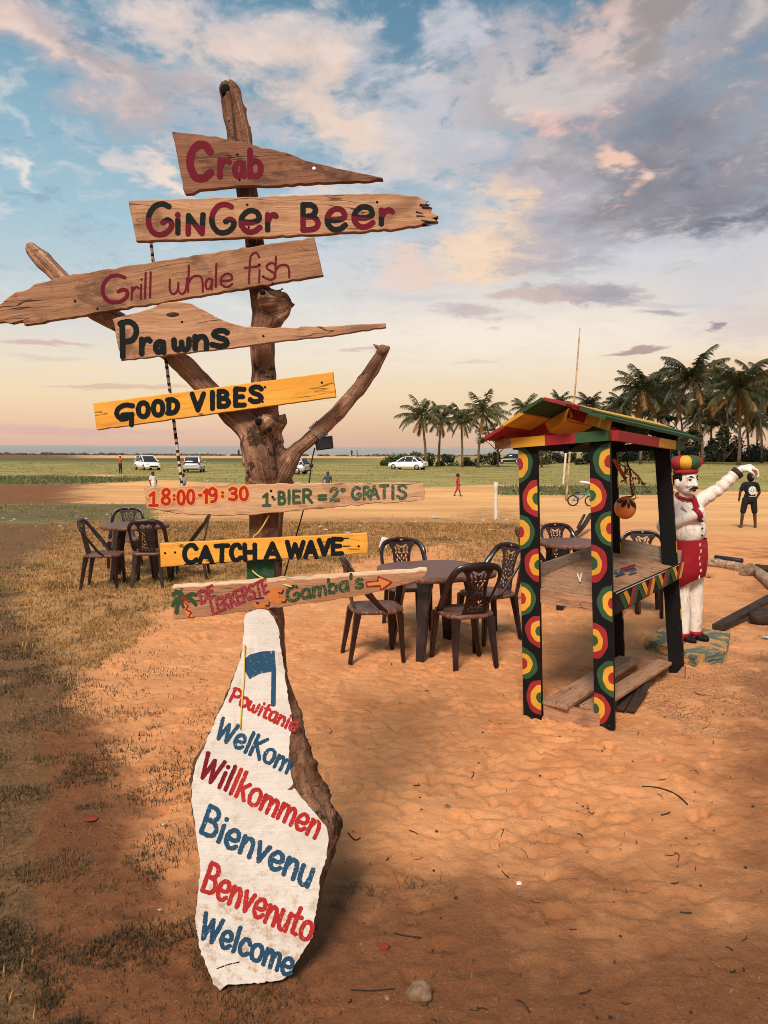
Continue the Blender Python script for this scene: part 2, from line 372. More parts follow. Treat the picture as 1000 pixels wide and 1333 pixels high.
# ------------------------------------------------------------------ materials
def mat(name, base=(.5, .5, .5), rough=.7, metal=0., spec=.5):
    m = bpy.data.materials.new(name); m.use_nodes = True; N = NT(m.node_tree); b = N.n['Principled BSDF']
    N.put(b.inputs['Base Color'], (*base, 1)); b.inputs['Roughness'].default_value = rough; b.inputs['Metallic'].default_value = metal
    b.inputs['Specular IOR Level'].default_value = spec
    return m, N, b
def bump(N, b, h, strength, dist):
    n = N.add('ShaderNodeBump'); n.inputs['Strength'].default_value = strength; n.inputs['Distance'].default_value = dist
    N.put(n.inputs['Height'], h); N.put(b.inputs['Normal'], n.outputs[0])
def ocoord(N): return N.add('ShaderNodeTexCoord').outputs['Object']
def wood(name, c1, c2, dark, grain=(1.2, 26, 26), rough=.75, bmp=.35, stain=.5, seed=0., knots=True):
    """weathered board: grain along the object's X"""
    m, N, b = mat(name, c1, rough, spec=.25); v = N.v('ADD', ocoord(N), (seed, seed * .7, seed * .3))
    w = N.noise(v, 3.0, 3, .5, col=True); vv = N.v('ADD', v, N.v('MULTIPLY', N.v('SUBTRACT', w, (.5, .5, .5)), (.0, .06, .06)))
    g = N.noise(N.v('MULTIPLY', vv, grain), 2.2, 6, .62); g2 = N.noise(N.v('MULTIPLY', vv, (grain[0] * 2, grain[1] * 4, grain[2] * 4)), 2.2, 4, .6)
    c = N.mix(N.ss(g, .34, .66), c1, c2); c = N.mix(N.ss(g2, .5, .75, 0, .55), c, dark)
    st = N.noise(v, 6.0, 5, .62, .6); c = N.mix(N.ss(st, .52, .72, 0, stain), c, dark)
    pale = N.noise(v, 3.3, 4, .6); c = N.mix(N.ss(pale, .55, .75, 0, .35), c, tuple(min(1, x * 1.3 + .02) for x in c2))
    if knots:
        vo = N.add('ShaderNodeTexVoronoi'); N.put(vo.inputs['Vector'], N.v('MULTIPLY', vv, (5., 9., 5.))); vo.inputs['Scale'].default_value = 1.; vo.inputs['Randomness'].default_value = 1.
        c = N.mix(N.ss(vo.outputs['Distance'], .07, .02, 0, .85), c, tuple(x * .25 for x in dark))
    cr = N.noise(N.v('MULTIPLY', vv, (.9, 17., 17.)), 1.3, 3, .5); lo = N.noise(v, 2.3, 3, .5); ck = N.m('MULTIPLY', N.ss(N.m('ABSOLUTE', N.m('SUBTRACT', cr, .5)), .012, .003), N.ss(lo, .46, .54)); c = N.mix(N.m('MULTIPLY', ck, .85), c, tuple(x * .3 for x in dark))
    bl = N.noise(N.v('MULTIPLY', v, (1., 2.2, 2.2)), 4.2, 5, .65, .8); c = N.mix(N.ss(bl, .57, .63, 0, stain * .75), c, dark)
    N.put(b.inputs['Base Color'], c)
    bump(N, b, N.m('SUBTRACT', N.m('ADD', N.m('MULTIPLY', g, .7), N.m('MULTIPLY', g2, .5)), ck), bmp, .006); return m
def paint(name, c, rough=.55, wear=.25, under=(.30, .18, .10), grainy=True, spec=.12, scale=14.):
    """brushed paint on wood, thin and chipped in places"""
    m, N, b = mat(name, c, rough, spec=spec); v = ocoord(N)
    n = N.noise(v, scale, 6, .65); n2 = N.noise(v, 3.0, 4, .6); fine = N.noise(v, 180., 4, .7)
    cc = N.mix(N.ss(n2, .3, .7), tuple(x * .82 for x in c), tuple(min(1, x * 1.12) for x in c))
    chip = N.m('ADD', n, N.m('MULTIPLY', N.m('SUBTRACT', fine, .5), .35))
    cc = N.mix(N.ss(chip, .60, .72, 0, wear), cc, under); N.put(b.inputs['Base Color'], cc)
    bump(N, b, N.m('ADD', N.m('MULTIPLY', fine, .4), n), .25, .004); return m
def dotted(name, c, c2, scale):
    """brush letters covered in small pale dots"""
    m, N, b = mat(name, c, .6); vo = N.add('ShaderNodeTexVoronoi'); N.put(vo.inputs['Vector'], ocoord(N)); vo.inputs['Scale'].default_value = scale
    n = N.noise(ocoord(N), 30, 3)
    f = N.ss(vo.outputs['Distance'], .34, .24, 0, .95)
    N.put(b.inputs['Base Color'], N.mix(f, N.mix(n, tuple(x * .8 for x in c), tuple(x * 1.15 for x in c)), c2)); return m
def plain(name, c, rough=.6, spec=.2, var=.25, scale=8., metal=0.):
    m, N, b = mat(name, c, rough, metal, spec); n = N.noise(ocoord(N), scale, 5, .6)
    N.put(b.inputs['Base Color'], N.mix(N.ss(n, .3, .7), tuple(x * (1 - var) for x in c), tuple(min(1, x * (1 + var)) for x in c))); return m
def leafy(name, c1, c2, c3=None, rough=.6, trans=.25, scale=1.5):
    m, N, b = mat(name, c1, rough, spec=.35); g = N.add('ShaderNodeNewGeometry')
    r = g.outputs['Random Per Island']; c = N.mix(r, c1, c2)
    if c3: c = N.mix(N.ss(N.noise(ocoord(N), scale, 3), .5, .68), c, c3)
    N.put(b.inputs['Base Color'], c)
    t = N.add('ShaderNodeBsdfTranslucent'); N.put(t.inputs[0], c); mx = N.add('ShaderNodeMixShader'); mx.inputs[0].default_value = trans
    out = N.n['Material Output']; N.l.new(b.outputs[0], mx.inputs[1]); N.l.new(t.outputs[0], mx.inputs[2]); N.l.new(mx.outputs[0], out.inputs[0]); return m
def bark(name, c1, c2, dark, scale=14., bmp=.8, dist=.012, branches=False):
    m, N, b = mat(name, c1, .85, spec=.2); at = N.add('ShaderNodeAttribute', attribute_name='grain').outputs['Vector']
    g = N.noise(N.v('MULTIPLY', at, (3., 60., 60.)), 1., 6, .65, .4); n = N.noise(ocoord(N), scale, 6, .65, .3); n2 = N.noise(ocoord(N), 4.5, 4, .6)
    c = N.mix(N.ss(n2, .35, .65), c1, c2); c = N.mix(N.ss(g, .48, .66, 0, .8), c, dark); c = N.mix(N.ss(n, .56, .72, 0, .7), c, tuple(min(1, x * 1.7 + .03) for x in c2))
    pl_ = N.noise(N.v('MULTIPLY', at, (2.2, 24., 24.)), 1., 6, .7, .6); c = N.mix(N.ss(pl_, .50, .62, 0, .65), c, tuple(min(1, x * 1.75 + .02) for x in c2)); c = N.mix(N.ss(N.noise(ocoord(N), 9., 5, .7), .57, .62, 0, .85), c, tuple(x * .5 for x in dark)); c = N.mix(N.ss(N.noise(ocoord(N), 70., 4, .7), .60, .70, 0, .7), c, dark)
    if branches: bl_ = N.v('SCALE', c); bl_.node.inputs['Scale'].default_value = 1.75; c = N.mix(N.m('MULTIPLY', N.ss(N.sep(at)[0], 14.05, 14.5), N.ss(n2, .25, .6, .35, 1.)), c, N.mix(.25, bl_, (.42, .26, .17)))
    N.put(b.inputs['Base Color'], c); bump(N, b, N.m('ADD', N.m('MULTIPLY', g, .8), n), bmp, dist); return m
M = {}
M['brown_wood'] = wood('weathered_brown_board', (.27, .122, .060), (.40, .20, .105), (.07, .03, .017), seed=1., stain=.65, bmp=.6)
M['crab_wood'] = wood('dark_red_brown_board', (.19, .075, .040), (.28, .118, .062), (.05, .02, .013), seed=4., stain=.75, bmp=.6)
M['tan_wood'] = wood('tan_board', (.37, .175, .088), (.52, .28, .15), (.12, .05, .028), seed=7., stain=.55, bmp=.5)
M['pink_wood'] = wood('pinkish_pale_board', (.50, .255, .130), (.62, .36, .20), (.25, .105, .05), seed=9., stain=.6)
M['fresh_wood'] = wood('fresh_sawn_board', (.42, .19, .095), (.56, .29, .16), (.20, .075, .035), seed=12., stain=.45)
M['cream_wood'] = wood('pale_sawn_edge', (.58, .38, .22), (.72, .50, .32), (.36, .20, .10), seed=13., stain=.3, knots=False)
M['orange_paint'] = wood('orange_varnished_board', (.72, .30, .035), (.80, .37, .05), (.40, .14, .02), grain=(1., 9, 9), rough=.5, bmp=.12, stain=.3, seed=15.)
M['grey_wood'] = wood('weathered_grey_plank', (.22, .15, .10), (.31, .22, .155), (.10, .065, .045), seed=20., knots=False)
M['pallet_wood'] = wood('dusty_brown_plank', (.30, .145, .075), (.42, .225, .125), (.11, .05, .027), seed=23., knots=False)
M['dark_wood'] = wood('dark_old_timber', (.030, .017, .011), (.055, .030, .019), (.010, .006, .005), seed=26., knots=False)
M['trunk'] = bark('driftwood_bark', (.165, .072, .040), (.30, .150, .088), (.040, .018, .012), bmp=1., dist=.02, branches=True)
M['log'] = bark('pale_driftwood', (.30, .19, .12), (.38, .25, .16), (.12, .07, .045))
M['slab_bark'] = bark('rough_brown_bark', (.12, .055, .03), (.20, .095, .05), (.035, .018, .012), scale=22., bmp=1., dist=.02)
M['black'] = paint('black_paint', (.0075, .0075, .008), .6, .35, (.07, .04, .026), scale=22.)
M['red'] = paint('red_paint', (.30, .024, .028), .6, .5, (.13, .05, .035), scale=22.)
M['yellow'] = paint('yellow_paint', (.64, .315, .035), .6, .5, (.28, .13, .04), scale=22.)
M['green'] = paint('green_paint', (.034, .082, .034), .6, .5, (.10, .075, .04), scale=22.)
M['let_red'] = paint('dark_red_lettering', (.135, .006, .018), .7, .10, (.22, .09, .055), scale=40.)
M['let_black'] = paint('black_lettering', (.008, .010, .010), .7, .08, (.2, .1, .055), scale=40.)
M['let_bright'] = paint('red_lettering', (.40, .022, .016), .7, .10, (.5, .2, .1), scale=40.)
M['let_halo'] = paint('orange_outline', (.78, .30, .07), .6, .2, (.6, .3, .16))
M['let_green'] = paint('green_lettering', (.045, .085, .035), .55, .1, (.5, .3, .18))
M['dot_green'] = dotted('dotted_green_lettering', (.03, .06, .03), (.30, .34, .10), 210.)
M['dot_red'] = dotted('dotted_red_lettering', (.30, .02, .035), (.55, .24, .20), 210.)
M['shrimp'] = paint('orange_figure', (.72, .22, .06), .6, .2, (.5, .3, .15))
M['slab_red'] = paint('faded_red_lettering', (.40, .026, .024), .75, .55, (.66, .50, .42), scale=85.)
M['slab_dkred'] = paint('faded_dark_red_lettering', (.17, .010, .018), .75, .45, (.5, .32, .27), scale=85.)
M['slab_blue'] = paint('faded_blue_lettering', (.022, .068, .125), .75, .55, (.56, .52, .48), scale=85.)
M['cord_y'] = plain('yellow_cord', (.72, .48, .12), .7)
M['rope'] = plain('grey_rope', (.34, .27, .21), .9, .2, .4, 60)
M['cable'] = plain('black_cable', (.02, .02, .022), .5)
M['hole'] = plain('dark_hole', (.012, .009, .008), .9, .1)
M['plastic'], N_, b_ = mat('brown_moulded_plastic', (.020, .007, .007), .36, spec=.5)
n_ = N_.noise(ocoord(N_), 7, 5, .6); N_.put(b_.inputs['Base Color'], N_.mix(N_.ss(n_, .48, .78, 0, .5), (.016, .0055, .0055), (.06, .026, .022)))
N_.put(b_.inputs['Roughness'], N_.ss(n_, .3, .7, .20, .46))
M['plastic_top'], N_, b_ = mat('brown_plastic_wood_print', (.14, .06, .05), .45, spec=.3)
n_ = N_.noise(N_.v('MULTIPLY', ocoord(N_), (2., 22., 2.)), 3, 5, .6); N_.put(b_.inputs['Base Color'], N_.mix(N_.ss(n_, .4, .65), (.085, .032, .020), (.21, .095, .060)))
N_.put(b_.inputs['Roughness'], N_.ss(n_, .3, .7, .38, .6))
# whitewashed face of the slab: streaks, dirt, bare patches low down
M['white'], N_, b_ = mat('whitewash', (.78, .72, .65), .7, spec=.25)
v_ = ocoord(N_); g_ = N_.noise(N_.v('MULTIPLY', v_, (3., 40., 40.)), 1.6, 6, .6); n1_ = N_.noise(v_, 5., 6, .65); n2_ = N_.noise(v_, 26., 6, .7)
c_ = N_.mix(N_.ss(n1_, .35, .65), (.69, .625, .565), (.60, .535, .47)); c_ = N_.mix(N_.ss(g_, .55, .75, 0, .45), c_, (.55, .46, .36))
y_ = N_.sep(v_)[1]; low_ = N_.ss(y_, .52, .06)                       # scuffed and soiled towards its foot
n3_ = N_.noise(v_, 2.6, 5, .6, .5)
c_ = N_.mix(N_.m('MULTIPLY', N_.ss(n2_, .46, .66), N_.m('ADD', N_.ss(n3_, .44, .64, .08, .6), N_.m('MULTIPLY', low_, .75))), c_, (.40, .235, .115))
c_ = N_.mix(N_.ss(N_.noise(N_.v('MULTIPLY', v_, (2., 30., 1.)), 3., 5, .7, 1.), .62, .68, 0, .55), c_, (.42, .33, .25))
c_ = N_.mix(N_.m('MULTIPLY', N_.ss(n1_, .52, .66), N_.m('MULTIPLY', low_, .65)), c_, (.44, .29, .15))
c_ = N_.mix(N_.ss(N_.noise(v_, 90., 4, .6), .66, .74, 0, .8), c_, (.22, .13, .08))
N_.put(b_.inputs['Base Color'], c_); bump(N_, b_, N_.m('ADD', N_.m('MULTIPLY', g_, .6), n2_), .45, .006)
M['statue_white'], N_, b_ = mat('grimy_white_paint', (.62, .56, .5), .55, spec=.35)
v_ = ocoord(N_); n1_ = N_.noise(N_.v('MULTIPLY', v_, (1, 1, .35)), 16., 6, .68, 1.2); n2_ = N_.noise(v_, 55., 5, .7)
c_ = N_.mix(N_.ss(n1_, .50, .68), (.76, .66, .57), (.50, .37, .29)); c_ = N_.mix(N_.ss(n2_, .58, .70, 0, .55), c_, (.16, .10, .07)); N_.put(b_.inputs['Base Color'], c_)
bump(N_, b_, n1_, .5, .02)
M['statue_red'] = paint('glossy_red_paint', (.26, .012, .02), .4, .15, (.45, .3, .25))
M['plinth'] = paint('worn_green_paint', (.105, .125, .085), .8, .95, (.40, .235, .11), scale=4.5)
M['plinth'], N_, b_ = mat('worn_green_concrete', (.2, .2, .1), .85, spec=.15)
v_ = ocoord(N_); n1_ = N_.noise(v_, 4.2, 6, .68, .5); c_ = N_.mix(N_.ss(n1_, .46, .53), (.11, .13, .085), (.48, .24, .095)); N_.put(b_.inputs['Base Color'], N_.mix(N_.ss(N_.noise(v_, 30., 5, .7), .52, .66, 0, .7), c_, (.09, .075, .05))); bump(N_, b_, n1_, .5, .02)
M['coconut'] = plain('orange_coconut', (.62, .17, .035), .45, .5, .25, 6)
M['dried'] = leafy('dried_flower_stalk', (.34, .11, .03), (.20, .05, .02), rough=.7, trans=.1)
M['stone'] = plain('stone', (.21, .125, .075), .9, .2, .35, 14)
M['brick'] = plain('red_brick_chip', (.22, .035, .022), .9, .2, .2, 20)
M['twig'] = plain('dark_twig', (.035, .022, .015), .9, .2)
M['paper'] = plain('white_litter', (.72, .70, .66), .6)
M['carwhite'], _, b_ = mat('white_car_paint', (.78, .77, .75), .28); b_.inputs['Coat Weight'].default_value = .5
M['carsilver'], _, b_ = mat('silver_car_paint', (.50, .50, .50), .3, .3)
M['cardark'], _, b_ = mat('dark_car_paint', (.02, .022, .025), .28)
M['glass'], _, b_ = mat('dark_car_glass', (.02, .025, .028), .08)
M['tyre'] = plain('tyre_rubber', (.015, .015, .015), .8)
M['rim'] = plain('wheel_metal', (.35, .35, .35), .35, metal=.6)
M['lampred'] = plain('tail_lamp_red', (.45, .02, .02), .25)
M['lampclear'] = plain('clear_lamp', (.6, .6, .58), .15)
M['plate'] = plain('number_plate', (.6, .42, .1), .5)
M['skin'] = plain('dark_skin', (.075, .035, .022), .5)
M['hair'] = plain('black_hair', (.008, .007, .007), .6)
M['tee_black'] = plain('black_cotton', (.012, .012, .013), .85)
M['tee_white'] = plain('white_cotton', (.62, .60, .56), .85)
M['tee_red'] = plain('red_cotton', (.45, .06, .06), .85)
M['tee_orange'] = plain('orange_red_cotton', (.38, .09, .045), .85)
M['tee_blue'] = plain('grey_blue_cotton', (.22, .27, .33), .85)
M['tee_dark'] = plain('dark_patterned_cotton', (.05, .07, .08), .85, var=.7, scale=30)
M['trousers'] = plain('dark_trousers', (.02, .02, .025), .85)
M['bike_green'] = plain('green_bike_paint', (.06, .32, .08), .3); M['bike_blue'] = plain('blue_bike_paint', (.06, .14, .30), .3)
M['pole_wood'] = plain('pale_pole', (.42, .28, .17), .8, .2, .35, 5)
M['post_white'] = paint('flaking_white_post', (.62, .54, .44), .8, .7, (.25, .15, .08), scale=9.)
M['palm_trunk'] = plain('palm_bark', (.13, .085, .055), .9, .2, .45, 2.5)
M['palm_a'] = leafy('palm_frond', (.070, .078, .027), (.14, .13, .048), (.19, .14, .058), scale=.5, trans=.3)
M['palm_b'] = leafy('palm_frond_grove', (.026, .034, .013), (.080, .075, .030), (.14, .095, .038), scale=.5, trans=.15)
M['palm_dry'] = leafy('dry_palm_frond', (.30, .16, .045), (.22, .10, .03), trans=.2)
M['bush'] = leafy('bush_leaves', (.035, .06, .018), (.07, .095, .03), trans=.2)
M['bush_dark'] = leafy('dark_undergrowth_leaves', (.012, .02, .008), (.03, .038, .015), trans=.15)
M['dry_grass'] = leafy('dry_grass_blades', (.50, .265, .088), (.29, .15, .050), (.19, .12, .04), trans=.3, scale=.8)
M['dark_grass'] = leafy('brown_green_grass_blades', (.075, .055, .022), (.035, .032, .014), (.20, .115, .05), trans=.2, scale=.8)
M['green_grass'] = leafy('green_grass_blades', (.20, .18, .055), (.30, .25, .085), trans=.3)
M['creeper'] = leafy('creeper_leaves', (.12, .135, .05), (.21, .20, .085), trans=.25)
M['debris'] = leafy('leaf_litter', (.07, .04, .022), (.24, .16, .10), trans=.05)
# ------------------------------------------------------------------ ground
def zones(x, y):
    """where grass, dry grass and vignette-darkened or littered soil lie (masks 0..1)"""
    px, py = topx(x, y, gbase(x, y)); big = fbm(x * .9, y * .9, 4, 1) - .5; med = fbm(x * 3.1, y * 3.1, 4, 5) - .5; fine = fbm(x * 14, y * 14, 3, 9) - .5
    far = fbm(x * .16, y * .10, 4, 12) - .5
    jx = big * 60 + med * 50; jy = big * 18 + med * 8
    # far green field
    yb = np.interp(px, [-200, 150, 235, 330, 520, 650, 700, 860, 1000, 1300], [619, 619, 627, 632, 637, 632, 632, 636, 640, 640]); yt = np.interp(px, [0, 540, 600, 1000], [596.5, 596.5, 592, 588])
    g = sm(yt - 1, yt + 1, py) * sm(yb + 2, yb - 2, py + far * 9)
    # creeper patches
    cr = sm(0, 2.5, py - np.interp(px, [0, 200], [617, 622])) * sm(0, 3, np.interp(px, [0, 100, 200, 215], [632, 632, 627, 610]) - py) * sm(215, 190, px)
    cr2 = sm(634, 636, py) * sm(646, 643, py) * sm(640, 660, px) * sm(880, 850, px)
    g = np.maximum(g, np.maximum(cr, cr2))
    band = sm(654, 658, py + far * 6) * sm(688, 676, py + far * 10) * sm(235, 170, px)
    # dry lawn in the middle distance
    d = sm(670, 680, py + far * 14) * sm(716, 700, py + jy * .8) * sm(735, 670, px + jx * .5)
    d = np.maximum(d, sm(672, 690, py + far * 10) * sm(0, 50, np.interp(py, [680, 740, 770, 800, 830, 880, 1000, 1333], [680, 480, 310, 240, 180, 115, 80, 50]) - px - jx * 1.1) * .95)
    d = np.maximum(d, sm(30, 0, np.hypot((px - 640) * .6, (py - 700)) - 25) * .6)
    # soil tone with vignette shading painted in: left, foot and right of frame
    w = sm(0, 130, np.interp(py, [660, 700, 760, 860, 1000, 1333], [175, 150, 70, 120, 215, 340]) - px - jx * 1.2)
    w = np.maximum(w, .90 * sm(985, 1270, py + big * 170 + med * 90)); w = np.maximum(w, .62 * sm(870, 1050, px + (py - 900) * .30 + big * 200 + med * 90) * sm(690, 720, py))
    gr = np.exp(-(((px - 905) / 115) ** 2 + ((py - 925 - (px - 905) * .02) / 42) ** 2)) + .7 * np.exp(-(((px - 960) / 110) ** 2 + ((py - 850) / 70) ** 2))
    gr = gr * sm(.40, .62, fbm(x * 5, y * 5, 4, 31) + .16 * gr) * 1.2
    return [np.clip(a, 0, 1) for a in (np.maximum(g, band * .95), d * (1 - band), w, gr, cr + cr2, band)]
def axis(lo, a, b, hi, h, k):
    c = list(np.arange(a, b, h)); s = h; v = c[-1]
    while v < hi: s *= k; v += s; c.append(v)
    s = h; v = c[0]; o = []
    while v > lo: s *= k; v -= s; o.append(v)
    return np.array(o[::-1] + c)
gx = axis(-330, -2.6, 3.6, 330, .017, 1.035); gy = axis(-8, 1.35, 7.6, 260, .017, 1.022)
GX, GY = np.meshgrid(gx, gy); GZ = gbase(GX, GY)
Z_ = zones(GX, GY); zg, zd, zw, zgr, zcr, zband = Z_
near = sm(26, 6, np.hypot(GX, GY)); rdg = lambda s, k: 1 - np.abs(2 * fbm(GX * s, GY * s * 1.25, 2, k) - 1) * 2
lump = (fbm(GX * 1.3, GY * 1.3, 4, 40) - .5) * .035 + (fbm(GX * 6, GY * 6, 4, 44) - .5) * .011 + (fbm(GX * 22, GY * 22, 3, 47) - .5) * .010 + (rdg(7.5, 51) - .4) * .004 * sm(.35, .6, fbm(GX * .9, GY * .9, 2, 53)) + (rdg(19, 55) - .4) * .003 + (fbm(GX * 38, GY * 38, 2, 58) - .5) * .006
foot = np.zeros_like(GZ)
def dent(cx, cy, a, b, th, dep, rim=.45):
    R = 2.6 * max(a, b); i0, i1 = np.searchsorted(gx, (cx - R, cx + R)); j0, j1 = np.searchsorted(gy, (cy - R, cy + R))
    if i1 - i0 < 3 or j1 - j0 < 3: return
    X = GX[j0:j1, i0:i1] - cx; Y = GY[j0:j1, i0:i1] - cy; c, s = math.cos(th), math.sin(th)
    r2 = ((X * c + Y * s) / a) ** 2 + ((-X * s + Y * c) / b) ** 2
    foot[j0:j1, i0:i1] += -dep * np.exp(-r2 ** 1.5) + dep * rim * np.exp(-((np.sqrt(r2) - 1.35) / .32) ** 2)
R2 = np.random.default_rng(11)
for k in range(2300):                                       # footprints in the loose sand
    y = 2.3 + 7.2 * R2.random() ** 1.25; x = R2.uniform(-.42, .52) * y * 1.05 + .15
    sx, sy = topx(x, y, 0.)
    wgt = 1. if (sy < 1090 and 230 < sx < 800) else .35
    if R2.random() > wgt: continue
    dent(x, y, R2.uniform(.018, .042), R2.uniform(.03, .105), R2.uniform(-.5, .9) + 1.57 * (R2.random() < .75), R2.uniform(.005, .019), R2.uniform(.1, .9))
for k in range(26):                                         # crisp shoe soles
    y = 2.6 + 4.4 * R2.random(); x = R2.uniform(-.1, .42) * y; th = R2.uniform(.6, 2.4); c_, s_ = math.cos(th), math.sin(th)
    dent(x, y, .115, .045, th, .008, .7)
    for j in range(7): dent(x + c_ * (-.09 + .03 * j), y + s_ * (-.09 + .03 * j), .007, .034, th, .006, .8)
for k in range(2600):                                        # small pocks
    y = 1.5 + 6 * R2.random() ** 1.4; x = R2.uniform(-.55, .55) * y
    r = R2.uniform(.012, .028); dent(x, y, r, r * R2.uniform(.8, 2), R2.uniform(0, 3.14), R2.uniform(.003, .010), R2.uniform(.1, .8))
GZ = GZ + near * (lump + foot * (1 - .6 * zd) * (1 - .35 * zw))
def gsurf(x, y):                                            # height of the built ground
    i = int(np.clip(np.searchsorted(gx, x) - 1, 0, len(gx) - 2)); j = int(np.clip(np.searchsorted(gy, y) - 1, 0, len(gy) - 2))
    fx = (x - gx[i]) / (gx[i + 1] - gx[i]); fy = (y - gy[j]) / (gy[j + 1] - gy[j])
    return float((GZ[j, i] * (1 - fx) + GZ[j, i + 1] * fx) * (1 - fy) + (GZ[j + 1, i] * (1 - fx) + GZ[j + 1, i + 1] * fx) * fy)
nx_, ny_ = len(gx), len(gy); idx = np.arange(nx_ * ny_).reshape(ny_, nx_)
quads = np.stack([idx[:-1, :-1], idx[:-1, 1:], idx[1:, 1:], idx[1:, :-1]], -1).reshape(-1, 4)
me = np_mesh('ground', np.stack([GX, GY, GZ], -1).reshape(-1, 3), quads)
def attr(me, name, arrs):
    a = me.attributes.new(name, 'FLOAT_COLOR', 'POINT'); arrs = list(arrs) + [np.ones(len(me.vertices))] * (4 - len(arrs))
    a.data.foreach_set('color', np.stack([np.ravel(q) for q in arrs], -1).astype(np.float32).ravel())
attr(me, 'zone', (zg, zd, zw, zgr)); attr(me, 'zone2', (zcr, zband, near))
gm, N, b = mat('sand_and_grass', (.5, .3, .15), .95, spec=.15)
geo = N.add('ShaderNodeNewGeometry').outputs['Position']
A1 = N.add('ShaderNodeAttribute', attribute_name='zone'); r1 = N.add('ShaderNodeSeparateColor'); N.l.new(A1.outputs['Color'], r1.inputs[0])
A2 = N.add('ShaderNodeAttribute', attribute_name='zone2'); r2 = N.add('ShaderNodeSeparateColor'); N.l.new(A2.outputs['Color'], r2.inputs[0])
zg_, zd_, zw_, zgr_ = r1.outputs[0], r1.outputs[1], r1.outputs[2], A1.outputs['Alpha']; zcr_, zb_ = r2.outputs[0], r2.outputs[1]
nbig = N.noise(geo, .45, 5, .6); nmed = N.noise(geo, 3.2, 6, .62); nfin = N.noise(geo, 42., 5, .7); ngr = N.noise(geo, 420., 3, .7); nfar = N.noise(N.v('MULTIPLY', geo, (.10, .30, 0.)), 1., 8, .68); nfar2 = N.noise(N.v('MULTIPLY', geo, (.5, 1.5, 0.)), 1., 6, .7)
nearf = r2.outputs[2]
sand = N.mix(N.ss(nmed, .35, .66), (.74, .315, .125), (.60, .230, .084)); sand = N.mix(N.ss(nbig, .4, .62, 0, .5), sand, (.76, .345, .145))
sand = N.mix(N.ss(nearf, .6, .0), sand, N.mix(N.ss(nfar, .38, .62), (.80, .43, .165), (.62, .30, .115)))
vig_soil = N.mix(N.ss(nmed, .35, .65), (.115, .038, .015), (.190, .068, .026)); vig_soil = N.mix(N.ss(nfin, .52, .68, 0, .6), vig_soil, (.065, .026, .014))  # dark soil colour that also carries the painted vignette
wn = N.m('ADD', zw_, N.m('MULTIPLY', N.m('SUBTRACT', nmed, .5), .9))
c = N.mix(N.ss(N.m('MULTIPLY', wn, N.ss(zw_, 0., .15)), .05, .95, 0, .92), sand, vig_soil)
dry = N.mix(N.ss(nfin, .35, .65), (.38, .185, .066), (.56, .295, .112)); dry = N.mix(N.ss(nmed, .48, .64, 0, .75), dry, (.19, .115, .042)); dry = N.mix(N.ss(nbig, .5, .64, 0, .45), dry, (.44, .21, .09))
dry = N.mix(N.m('MULTIPLY', N.ss(zw_, .1, .8), .8), dry, N.mix(N.ss(nfin, .38, .62), (.06, .036, .018), (.15, .068, .03)))  # dry grass takes the same painted edge darkening
dn = N.m('ADD', zd_, N.m('MULTIPLY', N.m('SUBTRACT', N.m('ADD', nfin, nmed), 1.), 1.1))
c = N.mix(N.ss(N.m('MULTIPLY', dn, N.ss(zd_, 0., .2)), .2, .7, 0, .95), c, dry)
grs = N.mix(N.ss(nfar, .35, .65), (.24, .195, .058), (.38, .30, .10)); grs = N.mix(N.ss(nfar2, .5, .72, 0, .7), grs, (.125, .11, .036)); grs = N.mix(N.ss(nmed, .6, .75, 0, .4), grs, (.40, .27, .11))
grs = N.mix(zb_, grs, N.mix(N.ss(nmed, .4, .65), (.105, .085, .035), (.19, .13, .055)))
grs = N.mix(zcr_, grs, N.mix(N.ss(nmed, .4, .62), (.15, .15, .06), (.30, .25, .12)))
Yw = N.sep(geo)[1]; Xw = N.sep(geo)[0]
grs = N.mix(N.m('MULTIPLY', N.ss(Yw, 95., 130.), N.ss(Xw, 8., -20.)), grs, N.mix(N.ss(nfar2, .4, .65), (.075, .085, .025), (.125, .12, .04)))
gn = N.m('ADD', zg_, N.m('MULTIPLY', N.m('SUBTRACT', N.m('ADD', nfar2, nmed), 1.), .9))
c = N.mix(N.ss(N.m('MULTIPLY', gn, N.ss(zg_, 0., .2)), .3, .6), c, grs)
vo = N.add('ShaderNodeTexVoronoi'); N.put(vo.inputs['Vector'], geo); vo.inputs['Scale'].default_value = 110.
peb = N.mix(N.ss(N.sep(vo.outputs['Color'])[0], .3, .9), (.045, .03, .02), (.33, .24, .17))
c = N.mix(N.m('MULTIPLY', N.m('MULTIPLY', zgr_, N.ss(nfin, .40, .56)), N.ss(vo.outputs['Distance'], .55, .35, 0., .85)), c, peb)
sp = N.noise(geo, 150., 4, .75); c = N.mix(N.ss(ngr, .60, .72, 0, .4), c, (.78, .55, .36)); c = N.mix(N.ss(ngr, .40, .28, 0, .45), c, (.10, .05, .028))
c = N.mix(N.ss(sp, .57, .70, 0, .42), c, (.12, .055, .028)); c = N.mix(N.ss(sp, .42, .30, 0, .35), c, (.85, .50, .27))
N.put(b.inputs['Base Color'], c)
h = N.m('ADD', N.m('MULTIPLY', nfin, .75), N.m('MULTIPLY', ngr, .20)); h = N.m('ADD', h, N.m('MULTIPLY', N.m('MULTIPLY', zgr_, N.ss(vo.outputs['Distance'], .5, .0)), .8))
bump(N, b, N.m('ADD', h, N.m('MULTIPLY', nmed, .8)), .9, .02)
ground = tag(obj('ground', me, gm, smooth=True), 'orange sand and patchy grass', kind='structure')
